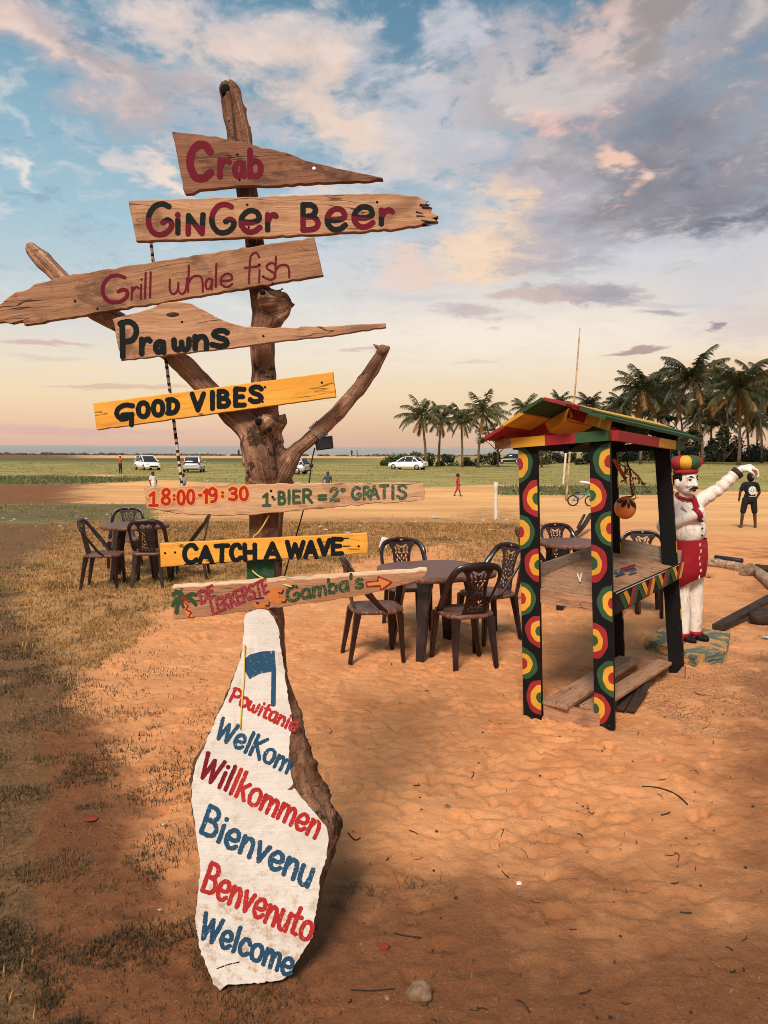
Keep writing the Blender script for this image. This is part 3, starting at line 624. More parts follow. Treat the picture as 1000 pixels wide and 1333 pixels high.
# ------------------------------------------------------------------ sea
me = np_mesh('sea', [(-9000, 225, -1.62), (9000, 225, -1.62), (9000, 12000, -1.62), (-9000, 12000, -1.62)], np.array([[0, 1, 2, 3]]))
wm_, N, b = mat('sea_water', (.16, .165, .16), .22, spec=.5); geo = N.add('ShaderNodeNewGeometry').outputs['Position']
w1 = N.noise(N.v('MULTIPLY', geo, (.05, .22, 0)), 1., 8, .7); w2 = N.noise(N.v('MULTIPLY', geo, (.02, .11, 0)), 1., 6, .6); w4 = N.noise(N.v('MULTIPLY', geo, (.008, .03, 0)), 1., 4, .6)
bump(N, b, N.m('ADD', w1, w2), .9, 1.2); cc = N.mix(N.ss(w4, .4, .62), (.19, .175, .155), (.12, .135, .14)); N.put(b.inputs['Base Color'], N.mix(N.ss(w1, .60, .70, 0, .65), cc, (.55, .50, .46)))
tag(obj('sea', me, wm_), 'choppy grey sea out to the horizon', kind='structure')
# ------------------------------------------------------------------ rocks along the shore (one uncounted mass)
bm = bmesh.new(); r3 = random.Random(5)
for k in range(620):
    x = r3.uniform(-150, 40) if k % 4 else r3.uniform(-150, -20); y = 196 + r3.uniform(-3, 5) + 4 * math.sin(x * .03); s = r3.uniform(.25, .8)
    m = Matrix.Translation((x, y, -.95 + s * .25)) @ Matrix.Rotation(r3.uniform(0, 3), 4, 'Z') @ Matrix.Diagonal((s * 1.4, s, s * .75, 1))
    res = bmesh.ops.create_icosphere(bm, subdivisions=1, radius=1, matrix=m)
    for v in res['verts']: v.co += Vector((r3.uniform(-.2, .2), r3.uniform(-.2, .2), r3.uniform(-.2, .2))) * s
tag(obj('shore_rocks', bm, plain('wet_dark_rock', (.075, .055, .045), .85, .3, .5, .8)), 'dark boulders along the shoreline', kind='stuff')
# ------------------------------------------------------------------ grass, creepers, litter
def blades(n, x, y, z, h, w, mat_, name, label, lean=.6, seed=1):
    r = np.random.default_rng(seed); n = len(x); th = r.uniform(0, 2 * np.pi, n); ln = r.uniform(.15, lean, n); ld = r.uniform(0, 2 * np.pi, n)
    hx, hy = np.cos(th) * w / 2, np.sin(th) * w / 2; tx, ty = np.cos(ld) * ln * h, np.sin(ld) * ln * h; hz = h * np.sqrt(np.clip(1 - ln ** 2, .05, 1))
    V = np.empty((n, 5, 3)); V[:, 0] = np.stack([x - hx, y - hy, z - .004], -1); V[:, 1] = np.stack([x + hx, y + hy, z - .004], -1)
    V[:, 2] = np.stack([x + hx * .7 + tx * .4, y + hy * .7 + ty * .4, z + hz * .62], -1); V[:, 3] = np.stack([x - hx * .7 + tx * .4, y - hy * .7 + ty * .4, z + hz * .62], -1)
    V[:, 4] = np.stack([x + tx, y + ty, z + hz], -1)
    i = np.arange(n) * 5; L = np.empty((n, 7), np.int64)
    for k, o_ in enumerate((0, 1, 2, 3, 3, 2, 4)): L[:, k] = i + o_
    me = bpy.data.meshes.new(name); me.vertices.add(5 * n); me.vertices.foreach_set('co', V.astype(np.float32).ravel())
    me.loops.add(7 * n); me.loops.foreach_set('vertex_index', L.astype(np.int32).ravel()); me.polygons.add(2 * n)
    st = np.empty((n, 2), np.int32); st[:, 0] = np.arange(n) * 7; st[:, 1] = st[:, 0] + 4; me.polygons.foreach_set('loop_start', st.ravel()); me.update(calc_edges=True)
    return tag(obj(name, me, mat_), label, kind='stuff')
def gsurf_v(x, y):
    i = np.clip(np.searchsorted(gx, x) - 1, 0, nx_ - 2); j = np.clip(np.searchsorted(gy, y) - 1, 0, ny_ - 2)
    fx = (x - gx[i]) / (gx[i + 1] - gx[i]); fy = (y - gy[j]) / (gy[j + 1] - gy[j])
    return (GZ[j, i] * (1 - fx) + GZ[j, i + 1] * fx) * (1 - fy) + (GZ[j + 1, i] * (1 - fx) + GZ[j + 1, i + 1] * fx) * fy
R4 = np.random.default_rng(21)
def scatter(n, y0, y1, wfun, spread=.60, p=1.7):
    y = y0 + (y1 - y0) * R4.random(n) ** p; x = R4.uniform(-spread, spread, n) * (y + .3); z = zones(x, y); k = R4.random(n) < wfun(x, y, z); return x[k], y[k]
clump = lambda x, y, s, a, b: sm(a, b, fbm(x * s, y * s, 3, 60))
x, y = scatter(330000, 2.0, 19, lambda x, y, z: z[1] * (1 - np.clip(1.1 * z[2], 0, .97)) * (.25 + .75 * clump(x, y, 5, .38, .6)))
blades(0, x, y, gsurf_v(x, y), R4.uniform(.012, .045, len(x)) * (1 + y * .05), .0035 + y * .0011, M['dry_grass'], 'dry_grass', 'dry yellow grass on the sand', .97, 2)
x, y = scatter(380000, 1.4, 10, lambda x, y, z: np.clip(np.maximum(z[2] * 1.2, .5 * sm(.0, -.7, x + .18 * (y - 2)) * sm(6.5, 5., y)), 0, 1) * sm(.0, -.9, x + .28 * (y - 2)) * (.05 + .95 * clump(x, y, 4.5, .44, .62)))
blades(0, x, y, gsurf_v(x, y), R4.uniform(.008, .036, len(x)) * (1 + .6 * (R4.random(len(x)) > .93)), .0024 + y * .0005, M['dark_grass'], 'dark_grass', 'brown green grass on the soil at the left', .99, 3)
x, y = scatter(26000, 9, 24, lambda x, y, z: z[1] * clump(x, y, 1.2, .52, .66))
blades(0, x, y, gsurf_v(x, y), R4.uniform(.02, .085, len(x)), .012, M['green_grass'], 'green_grass_tufts', 'taller green tufts in the dry grass', .8, 4)
y = 20 + 90 * R4.random(45000) ** 1.1; x = R4.uniform(-.6, .62, len(y)) * y; z = zones(x, y); k = R4.random(len(x)) < z[0] * (1 - z[4]) * clump(x, y, .35, .35, .6); x, y = x[k], y[k]
blades(0, x, y, gsurf_v(x, y), R4.uniform(.02, .09, len(x)), .02 + y * .0012, M['green_grass'], 'field_grass', 'green grass of the field behind', .8, 5)
y = 18 + 40 * R4.random(120000); x = R4.uniform(-.6, .6, len(y)) * y; z = zones(x, y); k = R4.random(len(x)) < z[4]; x, y = x[k], y[k]
blades(0, x, y, gsurf_v(x, y) + .03, R4.uniform(.08, .24, len(x)), .11, M['creeper'], 'beach_creeper', 'low leafy creeper beside the sand track', .95, 6)
x, y = scatter(26000, 1.4, 12, lambda x, y, z: .03 + .45 * z[3] + .10 * z[2], p=1.5)
blades(0, x, y, gsurf_v(x, y) + .003, R4.uniform(.004, .022, len(x)), R4.uniform(.002, .011, len(x)) * R4.uniform(.4, 1.3, len(x)), M['debris'], 'leaf_litter', 'bits of leaf and bark on the sand', .995, 7)
# ------------------------------------------------------------------ hand lettering: one-stroke letters, height 1 = capital
GL = {
 'A': (.72, [[0, (.02, 0), (.36, 1), (.70, 0)], [0, (.15, .36), (.58, .36)]]),
 'B': (.64, [[0, (.06, 0), (.06, 1)], [1, (.06, 1), (.38, .98), (.52, .80), (.40, .58), (.08, .53)], [1, (.08, .53), (.46, .50), (.62, .28), (.48, .05), (.06, 0)]]),
 'C': (.72, [[1, (.66, .80), (.52, .98), (.26, .97), (.07, .70), (.05, .36), (.20, .05), (.46, .0), (.68, .16)]]),
 'c': (.52, [[1, (.48, .50), (.36, .64), (.16, .58), (.04, .32), (.12, .05), (.32, .0), (.48, .12)]]),
 'D': (.68, [[0, (.08, 0), (.08, 1)], [1, (.0, .99), (.36, .99), (.60, .78), (.64, .46), (.50, .12), (.24, .0), (.0, .0)]]),
 'E': (.58, [[0, (.06, 0), (.06, 1)], [0, (.06, 1), (.54, .98)], [0, (.06, .52), (.46, .53)], [0, (.06, 0), (.56, .03)]]),
 'G': (.78, [[1, (.66, .92), (.46, 1.), (.22, .92), (.05, .62), (.06, .28), (.24, .03), (.50, .02), (.70, .18), (.74, .38), (.62, .48), (.48, .40)]]),
 'g': (.74, [[1, (.70, .96), (.40, 1.), (.12, .78), (.06, .46), (.24, .20), (.46, .22)], [0, (.30, .42), (.68, .46)], [0, (.66, .46), (.66, -.16)]]),
 'H': (.70, [[0, (.08, 0), (.06, 1)], [0, (.62, 0), (.62, 1)], [0, (.07, .50), (.62, .52)]]),
 'I': (.26, [[0, (.12, 0), (.12, 1)]]), 'K': (.66, [[0, (.07, 0), (.07, 1)], [0, (.60, 1), (.08, .45)], [0, (.20, .55), (.64, 0)]]),
 'L': (.54, [[0, (.07, 1), (.07, 0)], [0, (.07, 0), (.5, .03)]]), 'N': (.72, [[0, (.06, 0), (.08, .95)], [0, (.08, .95), (.60, .05)], [0, (.62, .02), (.66, 1)]]),
 'O': (.78, [[1, (.40, 1), (.14, .88), (.04, .50), (.14, .12), (.40, 0), (.64, .12), (.74, .50), (.64, .88), (.40, 1)]]),
 'P': (.66, [[0, (.10, 0), (.08, .98)], [1, (.0, .94), (.32, 1.), (.58, .88), (.62, .68), (.48, .48), (.12, .42)]]),
 'R': (.66, [[0, (.06, 0), (.06, 1)], [1, (.06, 1), (.40, .99), (.56, .78), (.42, .56), (.08, .50)], [0, (.26, .50), (.64, 0)]]),
 'S': (.60, [[1, (.54, .86), (.40, .99), (.18, .97), (.07, .78), (.20, .58), (.42, .46), (.54, .26), (.42, .04), (.18, .0), (.03, .14)]]),
 'T': (.66, [[0, (.02, .97), (.64, 1)], [0, (.34, 1), (.32, 0)]]), 'V': (.70, [[0, (.03, 1), (.35, 0), (.68, 1)]]),
 'W': (.98, [[0, (.03, 1), (.25, 0), (.48, .85), (.70, 0), (.95, 1)]]),
 'a': (.58, [[1, (.50, .52), (.34, .64), (.12, .54), (.04, .28), (.14, .04), (.32, .03), (.48, .22), (.50, .46)], [0, (.51, .60), (.54, .0)]]),
 'b': (.56, [[0, (.07, 1), (.07, .02)], [1, (.08, .46), (.28, .60), (.48, .46), (.50, .20), (.34, .0), (.10, .06)]]),
 'e': (.56, [[1, (.08, .30), (.34, .30), (.50, .40), (.44, .60), (.24, .64), (.07, .46), (.05, .20), (.20, .01), (.38, .02), (.52, .14)]]),
 'f': (.46, [[1, (.46, .92), (.36, 1.08), (.20, .96), (.17, .60), (.16, .0)], [0, (.02, .54), (.44, .60)]]),
 'h': (.54, [[0, (.07, 1), (.07, 0)], [1, (.08, .36), (.20, .58), (.40, .60), (.48, .40), (.50, .0)]]),
 'i': (.20, [[0, (.10, 0), (.10, .62)], [0, (.10, .86), (.10, .88)]]), 'k': (.54, [[0, (.07, 1), (.07, 0)], [0, (.48, .64), (.10, .28)], [0, (.20, .38), (.50, 0)]]),
 'l': (.20, [[0, (.10, 0), (.10, 1)]]), 'm': (.84, [[0, (.06, 0), (.06, .62)], [1, (.07, .36), (.20, .60), (.36, .58), (.42, .36), (.42, 0)], [1, (.43, .36), (.56, .60), (.72, .58), (.78, .36), (.78, 0)]]),
 'n': (.54, [[0, (.06, 0), (.06, .62)], [1, (.07, .34), (.22, .60), (.40, .58), (.48, .36), (.48, 0)]]),
 'o': (.58, [[1, (.30, .64), (.10, .54), (.04, .30), (.12, .06), (.30, .0), (.48, .08), (.54, .34), (.48, .56), (.30, .64)]]),
 'r': (.42, [[0, (.07, 0), (.07, .62)], [1, (.08, .34), (.18, .56), (.32, .62), (.40, .56)]]),
 's': (.48, [[1, (.44, .56), (.32, .64), (.14, .60), (.08, .46), (.22, .35), (.40, .25), (.42, .08), (.26, .0), (.04, .07)]]),
 't': (.40, [[1, (.18, .95), (.16, .40), (.18, .08), (.36, .04)], [0, (.02, .62), (.38, .66)]]),
 'u': (.54, [[1, (.06, .62), (.06, .20), (.18, .0), (.36, .03), (.47, .24)], [0, (.48, .62), (.48, .0)]]),
 'v': (.52, [[0, (.05, .64), (.25, .0), (.48, .64)]]), 'w': (.76, [[1, (.04, .58), (.06, .16), (.20, .0), (.36, .14), (.38, .44)], [1, (.38, .44), (.40, .14), (.54, .0), (.68, .16), (.71, .62)]]),
 'W2': (.86, [[0, (.03, 1), (.20, 0), (.44, .80), (.58, 0), (.84, .95)]]),
 '0': (.62, [[1, (.32, 1), (.12, .86), (.04, .5), (.12, .12), (.32, 0), (.50, .12), (.58, .5), (.50, .86), (.32, 1)]]),
 '1': (.50, [[0, (.06, .76), (.30, 1), (.28, .02)], [0, (.04, .0), (.50, .03)]]), '1b': (.36, [[0, (.06, .78), (.24, 1), (.22, 0)]]),
 '2': (.60, [[1, (.06, .76), (.20, .98), (.44, .94), (.50, .70), (.30, .36), (.05, .04)], [0, (.05, .03), (.58, .05)]]),
 '3': (.58, [[1, (.08, .86), (.28, 1), (.50, .88), (.44, .62), (.24, .54)], [1, (.24, .54), (.48, .48), (.54, .22), (.36, .01), (.06, .08)]]),
 '8': (.60, [[1, (.32, 1), (.12, .88), (.14, .64), (.34, .52), (.54, .30), (.48, .06), (.28, .0), (.08, .12), (.08, .34), (.28, .52), (.50, .70), (.50, .92), (.32, 1)]]),
 '9': (.58, [[1, (.50, .84), (.30, 1), (.08, .84), (.10, .56), (.30, .46), (.50, .64), (.52, .84)], [1, (.52, .86), (.54, .40), (.44, .08), (.22, .0)]]),
 ':': (.22, [[0, (.11, .68), (.11, .70)], [0, (.11, .20), (.11, .22)]]), '-': (.46, [[0, (.06, .46), (.40, .48)]]), '=': (.66, [[0, (.05, .60), (.60, .64)], [0, (.05, .30), (.60, .33)]]),
 'º': (.34, [[1, (.17, .95), (.05, .80), (.14, .62), (.28, .72), (.27, .90), (.17, .95)]]), '.': (.2, [[0, (.1, .45), (.1, .47)]]), "'": (.18, [[0, (.10, 1.02), (.06, .74)]]), ' ': (.36, []),
}
class Sheet:
    """a plane that carries paint: frame with x along the board, y up it, z out of it; photo pixels are cast on to it once and kept as metres"""
    def __init__(s, o, x, n):
        n = Vector(n).normalized(); x = Vector(x); x = (x - n * x.dot(n)).normalized(); s.n = n; s.o = Vector(o); s.M = frame(x, n.cross(x), n, o); s.I = s.M.inverted()
    def uv(s, px, py): q = s.I @ hit(px, py, s.o, s.n); return (q.x, q.y)
def words(items):
    """items: (letters, baseline start px, baseline end px, cap vector px, stroke px) -> strokes in photo pixels"""
    out = []
    for text, a, b, up, w in items:
        toks = text if isinstance(text, list) else list(text); sp = .12
        tot = sum(GL[t][0] for t in toks) + sp * (len(toks) - 1); bx, by = b[0] - a[0], b[1] - a[1]; k = 1 / tot; x = 0.
        for t in toks:
            jy = random.uniform(-.025, .025); js = random.uniform(.96, 1.04)
            for st in GL[t][1]:
                pts = catmull(list(st[1:]), 7) if st[0] else list(st[1:])
                out.append(([(a[0] + (x + u) * k * bx + (v * js + jy) * up[0], a[1] + (x + u) * k * by + (v * js + jy) * up[1]) for u, v in pts], w / 2))
            x += GL[t][0] + sp
    return out
def letters(seq, w, lean=0.):
    """letters one by one: (glyph, x0, x1, y top, y base) in photo pixels"""
    out = []
    for t, x0, x1, yt, yb in seq:
        adv, sts = GL[t]
        top = max(p[1] for st in sts for p in st[1:]); lft = min(p[0] for st in sts for p in st[1:]); rgt = max(p[0] for st in sts for p in st[1:])
        ww = w
        for st in sts:
            pts = catmull(list(st[1:]), 7) if st[0] else list(st[1:]); f = lambda u: (u - lft) / max(rgt - lft, .05)
            out.append(([(x0 + ww / 2 + f(u) * (x1 - x0 - ww) + lean * v / top, yb - ww / 2 - v / top * (yb - yt - ww)) for u, v in pts], ww / 2))
    return out
def brush(name, sheet, strokes, mats, parent, h=.42, off=.0012, rough=.35, split=None, label=None):
    pts = np.array([p for s in strokes for p in s[0]]); w = max(s[1] for s in strokes) + 2
    x0, y0 = pts.min(0) - w; x1, y1 = pts.max(0) + w
    xs = np.arange(x0, x1 + h, h); ys = np.arange(y0, y1 + h, h); X, Y = np.meshgrid(xs, ys)
    wx = (fbm(X * .16, Y * .16, 2, 70) - .5) * 1.3; wy = (fbm(X * .16, Y * .16, 2, 75) - .5) * 1.3
    D = sdf_strokes(X, Y, strokes) + rough * ((fbm(X * .5, Y * .5, 3, 80) - .5) * 2.2)
    V, Fs = iso(D, x0, y0, h); q = [sheet.uv(*p) for p in V]
    mi = None
    if split: mi = [split(np.mean([V[i][0] for i in f]), np.mean([V[i][1] for i in f])) for f in Fs]
    Fs = [f[::-1] for f in Fs]
    me = np_mesh(name, [(u, v, off) for u, v in q], Fs, mi)
    o = obj(name, me, mats, parent, sheet.M)
    return tag(o, label) if label else o
def patch(name, sheet, polys, mats, parent, off=.0014, label=None):
    """flat painted shapes: list of (pixel polygon, material index)"""
    bm = bmesh.new()
    for k, (pl, mi) in enumerate(polys):
        vs = [bm.verts.new((*sheet.uv(*p), off + k * .00025)) for p in pl]
        f = bm.faces.new(vs); f.material_index = mi; f.normal_update()
        if f.normal.z < 0: f.normal_flip()
    bmesh.ops.triangulate(bm, faces=bm.faces)
    o = obj(name, bm, mats, parent, sheet.M)
    return tag(o, label) if label else o
def plank_board(name, sheet, outline, thick, mats, parent, rough=.0012, step=.02, label=None, bulge=0., holes=()):
    """board from its outline in photo pixels, with slightly uneven sawn edges"""
    pts = [sheet.uv(*p[:2]) for p in outline]; rg = [p[2] if len(p) > 2 else 1. for p in outline]; n = len(pts); ring = []
    for i in range(n):
        a = np.array(pts[i]); b = np.array(pts[(i + 1) % n]); L = np.linalg.norm(b - a); k = max(1, int(L / step)); nn = np.array([-(b - a)[1], (b - a)[0]]) / (L + 1e-9)
        for j in range(k):
            t = j / k; e = 0. if j == 0 else random.gauss(0, rough) * rg[i]
            ring.append(a + (b - a) * t + nn * e)
    bm = bmesh.new(); c = np.mean(ring, 0); bev = .0025
    def loop(z, inset):
        o = []
        m = len(ring)
        for i in range(m):
            d = np.array(ring[(i + 1) % m]) - np.array(ring[i - 1]); d = d / (np.linalg.norm(d) + 1e-9); nn = np.array([-d[1], d[0]]) * sgn
            p = ring[i] + nn * inset; o.append(bm.verts.new((p[0], p[1], z)))
        return o
    area = sum(ring[i - 1][0] * ring[i][1] - ring[i][0] * ring[i - 1][1] for i in range(len(ring))); sgn = 1 if area > 0 else -1
    A = loop(0, bev); B = loop(-bev, 0); Cc = loop(-thick + bev, 0); D = loop(-thick, bev); m = len(ring)
    for L0, L1 in ((A, B), (B, Cc), (Cc, D)):
        for i in range(m):
            j = (i + 1) % m; f = bm.faces.new((L0[i], L0[j], L1[j], L1[i])); f.material_index = 1 if (len(mats) > 1 and L0 is B) else 0
    bm.faces.new(A); bm.faces.new(D[::-1]); bmesh.ops.triangulate(bm, faces=[f for f in bm.faces if len(f.verts) > 4])
    bmesh.ops.recalc_face_normals(bm, faces=bm.faces)
    o = obj(name, bm, mats, parent, sheet.M)
    return tag(o, label) if label else o
# ------------------------------------------------------------------ the signpost: driftwood trunk and nine boards nailed to it
TY = 2.66
base = P(352, 690, TY); base = Vector((base.x + .02, TY, gz(base.x, TY)))
post = thing('signpost', base, 'tall forked driftwood signpost carrying nine painted wooden boards', 'signpost')
def T(px, py, Y=TY): return P(px, py, Y)
pxm = TY * 1.0 / F                                          # metres per photo pixel at the trunk
lm = []
def limb(pts, jit=.0):
    q = [(T(x, y, TY + (dy if len(e) else 0)), r * pxm) for (x, y, r, *e) in pts for dy in [e[0] if e else 0]]
    for (a, ra), (b, rb) in zip(q, q[1:]): lm.append(('c', a, ra, b, rb, 18))
    return [p for p, _ in q]
axes = []
axes.append(limb([(352, 1010, 26), (350, 880, 24), (347, 760, 22), (346, 690, 21), (347, 640, 25), (350, 600, 27)]))
axes.append(limb([(350, 600, 25), (348, 560, 17), (345, 520, 16), (341, 470, 15.5), (340, 440, 15.5), (345, 408, 17), (336, 372, 13.5), (331, 310, 12.5), (322, 250, 13.5), (313, 190, 15), (305, 140, 14.5), (300, 120, 14)]))
axes.append(limb([(345, 610, 22, -.03), (338, 575, 21, -.03), (322, 552, 18, -.02), (300, 536, 15), (272, 508, 14), (240, 476, 13), (205, 445, 13), (165, 425, 12), (120, 402, 11.5), (85, 368, 11.5), (58, 340, 11.5), (41, 323, 8)]))
axes.append(limb([(368, 615, 15), (384, 588, 11, .02), (410, 565, 10.5, .02), (440, 537, 10, .02), (465, 508, 9.5, .02), (485, 480, 9, .02), (499, 456, 7.5, .02)]))
axes.append(limb([(357, 560, 8), (366, 549, 9, -.02)])); axes.append(limb([(366, 549, 9, -.02), (370, 541, 4, -.02)]))
axes.append(limb([(350, 396, 20, -.01), (367, 394, 14, -.01)])); limb([(352, 414, 16, -.005), (366, 404, 13, -.01)]); limb([(348, 392, 13, -.05), (344, 383, 9, -.075)])
limb([(344, 552, 14, -.055), (345, 551, 12, -.085)]); limb([(341, 575, 15, -.045), (344, 552, 14, -.055)])
limb([(331, 625, 7), (328, 640, 5)]); limb([(318, 575, 6, .03), (324, 600, 8, .02)]); limb([(372, 632, 12, .03), (384, 640, 6, .03)]); limb([(372, 612, 7), (380, 603, 3)])
limb([(318, 150, 3), (322, 141, 2)]); limb([(318, 170, 3), (325, 166, 1.6)]); limb([(378, 399, 3), (386, 396, 1)]); limb([(352, 379, 3), (370, 375, 1.6)])
limb([(496, 455, 3), (485, 447, 1.3)]); limb([(499, 456, 7), (506, 452, 4)])
tm = blob(lm, .0065, 5, .5)
V = getV(tm); nrm = np.empty(len(V) * 3, np.float32); tm.vertices.foreach_get('normal', nrm); nrm = nrm.reshape(-1, 3)
grain = np.zeros((len(V), 4), np.float32); grain[:, 3] = 1; best = np.full(len(V), 1e9); ln0 = 0.
for ax in axes:
    acc = ln0
    for a, b in zip(ax, ax[1:]):
        a_, b_ = np.array(a), np.array(b); e = b_ - a_; L = np.linalg.norm(e); t = np.clip(((V - a_) @ e) / L ** 2, 0, 1); q = V - a_ - t[:, None] * e; d = np.linalg.norm(q, axis=1)
        k = d < best; best[k] = d[k]; eu = e / L; s = np.cross(eu, (0, 1, 0)); s /= np.linalg.norm(s)
        ang = np.arctan2(q @ np.array((0, 1, 0)), q @ s)
        grain[k, 0] = (acc + t * L)[k]; grain[k, 1] = (np.cos(ang) * .06)[k]; grain[k, 2] = (np.sin(ang) * .06)[k]; acc += L
    ln0 += 7.
def g3(p, s): return np.array([mnoise.noise((float(a) * s[0], float(b) * s[1], float(c) * s[2])) for a, b, c in p])
gr_ = g3(grain[:, :3], (5., 55., 55.)); lo_ = g3(V, (9., 9., 9.)); md_ = g3(V, (26., 26., 26.)); cr_ = g3(grain[:, :3], (2.5, 28., 28.))
disp = .0045 * gr_ + .008 * lo_ + .0035 * md_ - .010 * np.clip(cr_ - .28, 0, 1) * 2
setV(tm, V + nrm * disp[:, None])
ga = tm.attributes.new('grain', 'FLOAT_VECTOR', 'POINT'); ga.data.foreach_set('vector', grain[:, :3].ravel())
tmi = Matrix.Translation(base)
tm.transform(tmi.inverted()); obj('driftwood_trunk', tm, M['trunk'], post, smooth=True)
def hollow(px, py, rx, ry, Y, tilt=0.):
    c = T(px, py, Y); n = 16; mm = Matrix.Translation(c) @ Matrix.Rotation(rad(tilt), 4, 'Y') @ Matrix.Rotation(rad(90), 4, 'X')
    bm = bmesh.new(); ball(bm, (0, 0, 0), (rx * pxm, ry * pxm, .010), mm, 14, 8); bm.transform(tmi.inverted()); obj('knot_hole', bm, M['hole'], post)
hollow(293, 117, 6, 7.5, TY - .028, 10); hollow(337, 549, 5, 4.5, TY - .112); hollow(342, 381, 4, 3, TY - .094); hollow(351, 559, 3, 3, TY - .108)
BY = 2.555
def board_plane(px, py, Y, x=(1, 0, 0), n=(0, -1, 0)): return Sheet(P(px, py, Y), x, n)
def slope(x0, y0, x1, y1): return Vector(((x1 - x0), 0, -(y1 - y0))).normalized()
def nails(sh, pts, par, r=.0044):
    for p in pts:
        bm = bmesh.new(); u, v = sh.uv(*p); ball(bm, (u, v, .0005), (r, r, .0016), None, 8, 5); obj('nail', bm, M['hole'], par, sh.M)
def sign(sh, outline, th, mats, label, **k): return plank_board('sign_board', sh, outline, th, mats, post, label=label, **k)
# crab
s = board_plane(330, 215, BY, slope(241, 250, 499, 233))
b1 = sign(s, [(223.8, 171), (262, 175), (300, 182), (324.5, 188), (365, 197), (410, 212), (455, 222), (498, 231), (499, 234.5), (440, 237), (372, 240.5), (304, 243), (269, 246.5), (241, 253)], .022, [M['crab_wood']], 'dark red brown pointed board reading Crab, topmost on the post', rough=.0016)
brush('lettering', s, letters([('C', 243, 279, 184, 237)], 10.) + letters([('r', 283, 302, 205, 233.5), ('a', 302, 321, 208, 233), ('b', 322, 343, 192, 233)], 7.2), [M['let_red']], b1)
nails(s, [(309, 201), (312, 234)], b1)
bm = bmesh.new(); u, v = s.uv(409, 219.5); lathe(bm, [(.0001, 0), (.006, .0004), (.006, .0012), (.0001, .0013)], 12, Matrix.Translation((u, v, .0005))); obj('peg_hole', bm, plain('pale_hole', (.75, .72, .72), .8), b1, s.M)
# ginger beer
s = board_plane(370, 283, BY - .004, slope(167, 261, 500, 253))
b2 = sign(s, [(167, 261), (300, 257), (400, 253.5), (500, 251.5), (526, 253.5, 3), (543, 255, 3), (556, 262, 3), (553, 268, 4), (563, 270, 4), (560, 275, 4), (571, 281, 4), (563, 284, 4), (571, 289, 4), (556, 288, 4), (548, 293, 3), (524, 297, 2), (460, 302), (400, 306), (300, 310), (177, 314)], .026, [M['tan_wood'], M['brown_wood']], 'long tan board with a torn right end reading Ginger Beer', rough=.0012)
L1 = [('G', 190.5, 227, 262, 309), ('i', 228, 237.5, 276, 306.6), ('N', 241.5, 268, 276, 308), ('G', 273, 308, 262.5, 306.6), ('e', 311, 342, 271, 305.5), ('r', 345, 363, 276, 302.5), ('B', 391, 418, 263, 303), ('e', 423, 453, 268.6, 302.5), ('e', 458, 489, 266, 299), ('r', 493, 514, 270, 295)]
def two(x, y):
    for (t, x0, x1, yt, yb), up in zip(L1, (1, 0, 1, 0, 1, 0, 1, 0, 1, 0)):
        if x < x1 + 2: break
    return (y < yt + (yb - yt) * (.30 if t == 'i' else .52) + .14 * (x - (x0 + x1) / 2)) ^ (up == 0)
brush('lettering', s, letters(L1, 7.2), [M['let_red'], M['let_black']], b2, split=lambda x, y: int(two(x, y)))
nails(s, [(322, 266.5), (324, 296), (491, 263)], b2)
bm = bmesh.new()                                             # the charred splinters of the torn end
for k in range(26):
    y = 257 + 34 * k / 25; a = s.uv(546 + random.uniform(-8, 6) - abs(y - 276) * .25, y); e = s.uv(566 - abs(y - 283) * .55 + random.uniform(-6, 8), y + random.uniform(-1, 4)); z = random.uniform(-.022, .001)
    tube(bm, [(a[0], a[1], z), ((a[0] + e[0]) / 2, (a[1] + e[1]) / 2, z + random.uniform(-.002, .003)), (e[0], e[1], z)], [.0045, .004, .0008], 5)
obj('splintered_end', bm, M['dark_wood'], b2, s.M)
# grill whale fish
s = board_plane(230, 365, BY - .001, slope(31, 423, 421, 358))
b3 = sign(s, [(-7, 398, 3), (8, 389, 3), (20, 380, 3), (45, 369.5, 2), (87, 359), (180, 344), (300, 325), (409, 308.6), (414, 330), (421, 358.4), (300, 379), (180, 398.5), (100, 412), (31.5, 423.5, 3), (30, 419, 3), (14, 421.5, 3), (-4, 420, 3), (-9, 410, 3)], .026, [M['brown_wood']], 'long brown board with a ragged left end reading Grill whale fish', rough=.0014)
brush('lettering', s, letters([('G', 132, 168.5, 356, 396)], 4.8), [M['let_red']], b3)
brush('lettering', s, letters([('r', 170, 181, 372, 391), ('i', 182, 188, 362, 390.5), ('l', 187.5, 194, 354, 389), ('l', 194, 200, 353, 388.5), ('w', 219, 244, 361, 384), ('h', 243.6, 265.5, 344.6, 381), ('a', 266, 277, 361, 378), ('l', 279.5, 284.5, 342, 375), ('e', 286, 303.5, 355, 374.6), ('f', 317, 338, 327.5, 370), ('i', 336, 341.5, 343, 369), ('s', 344, 359, 341, 365.5), ('h', 357, 378, 333, 362.5)], 2.7, 1.), [M['let_red']], b3, h=.34, rough=.2)
nails(s, [(337, 345), (343, 360), (127, 402), (98, 392), (355, 369)], b3)
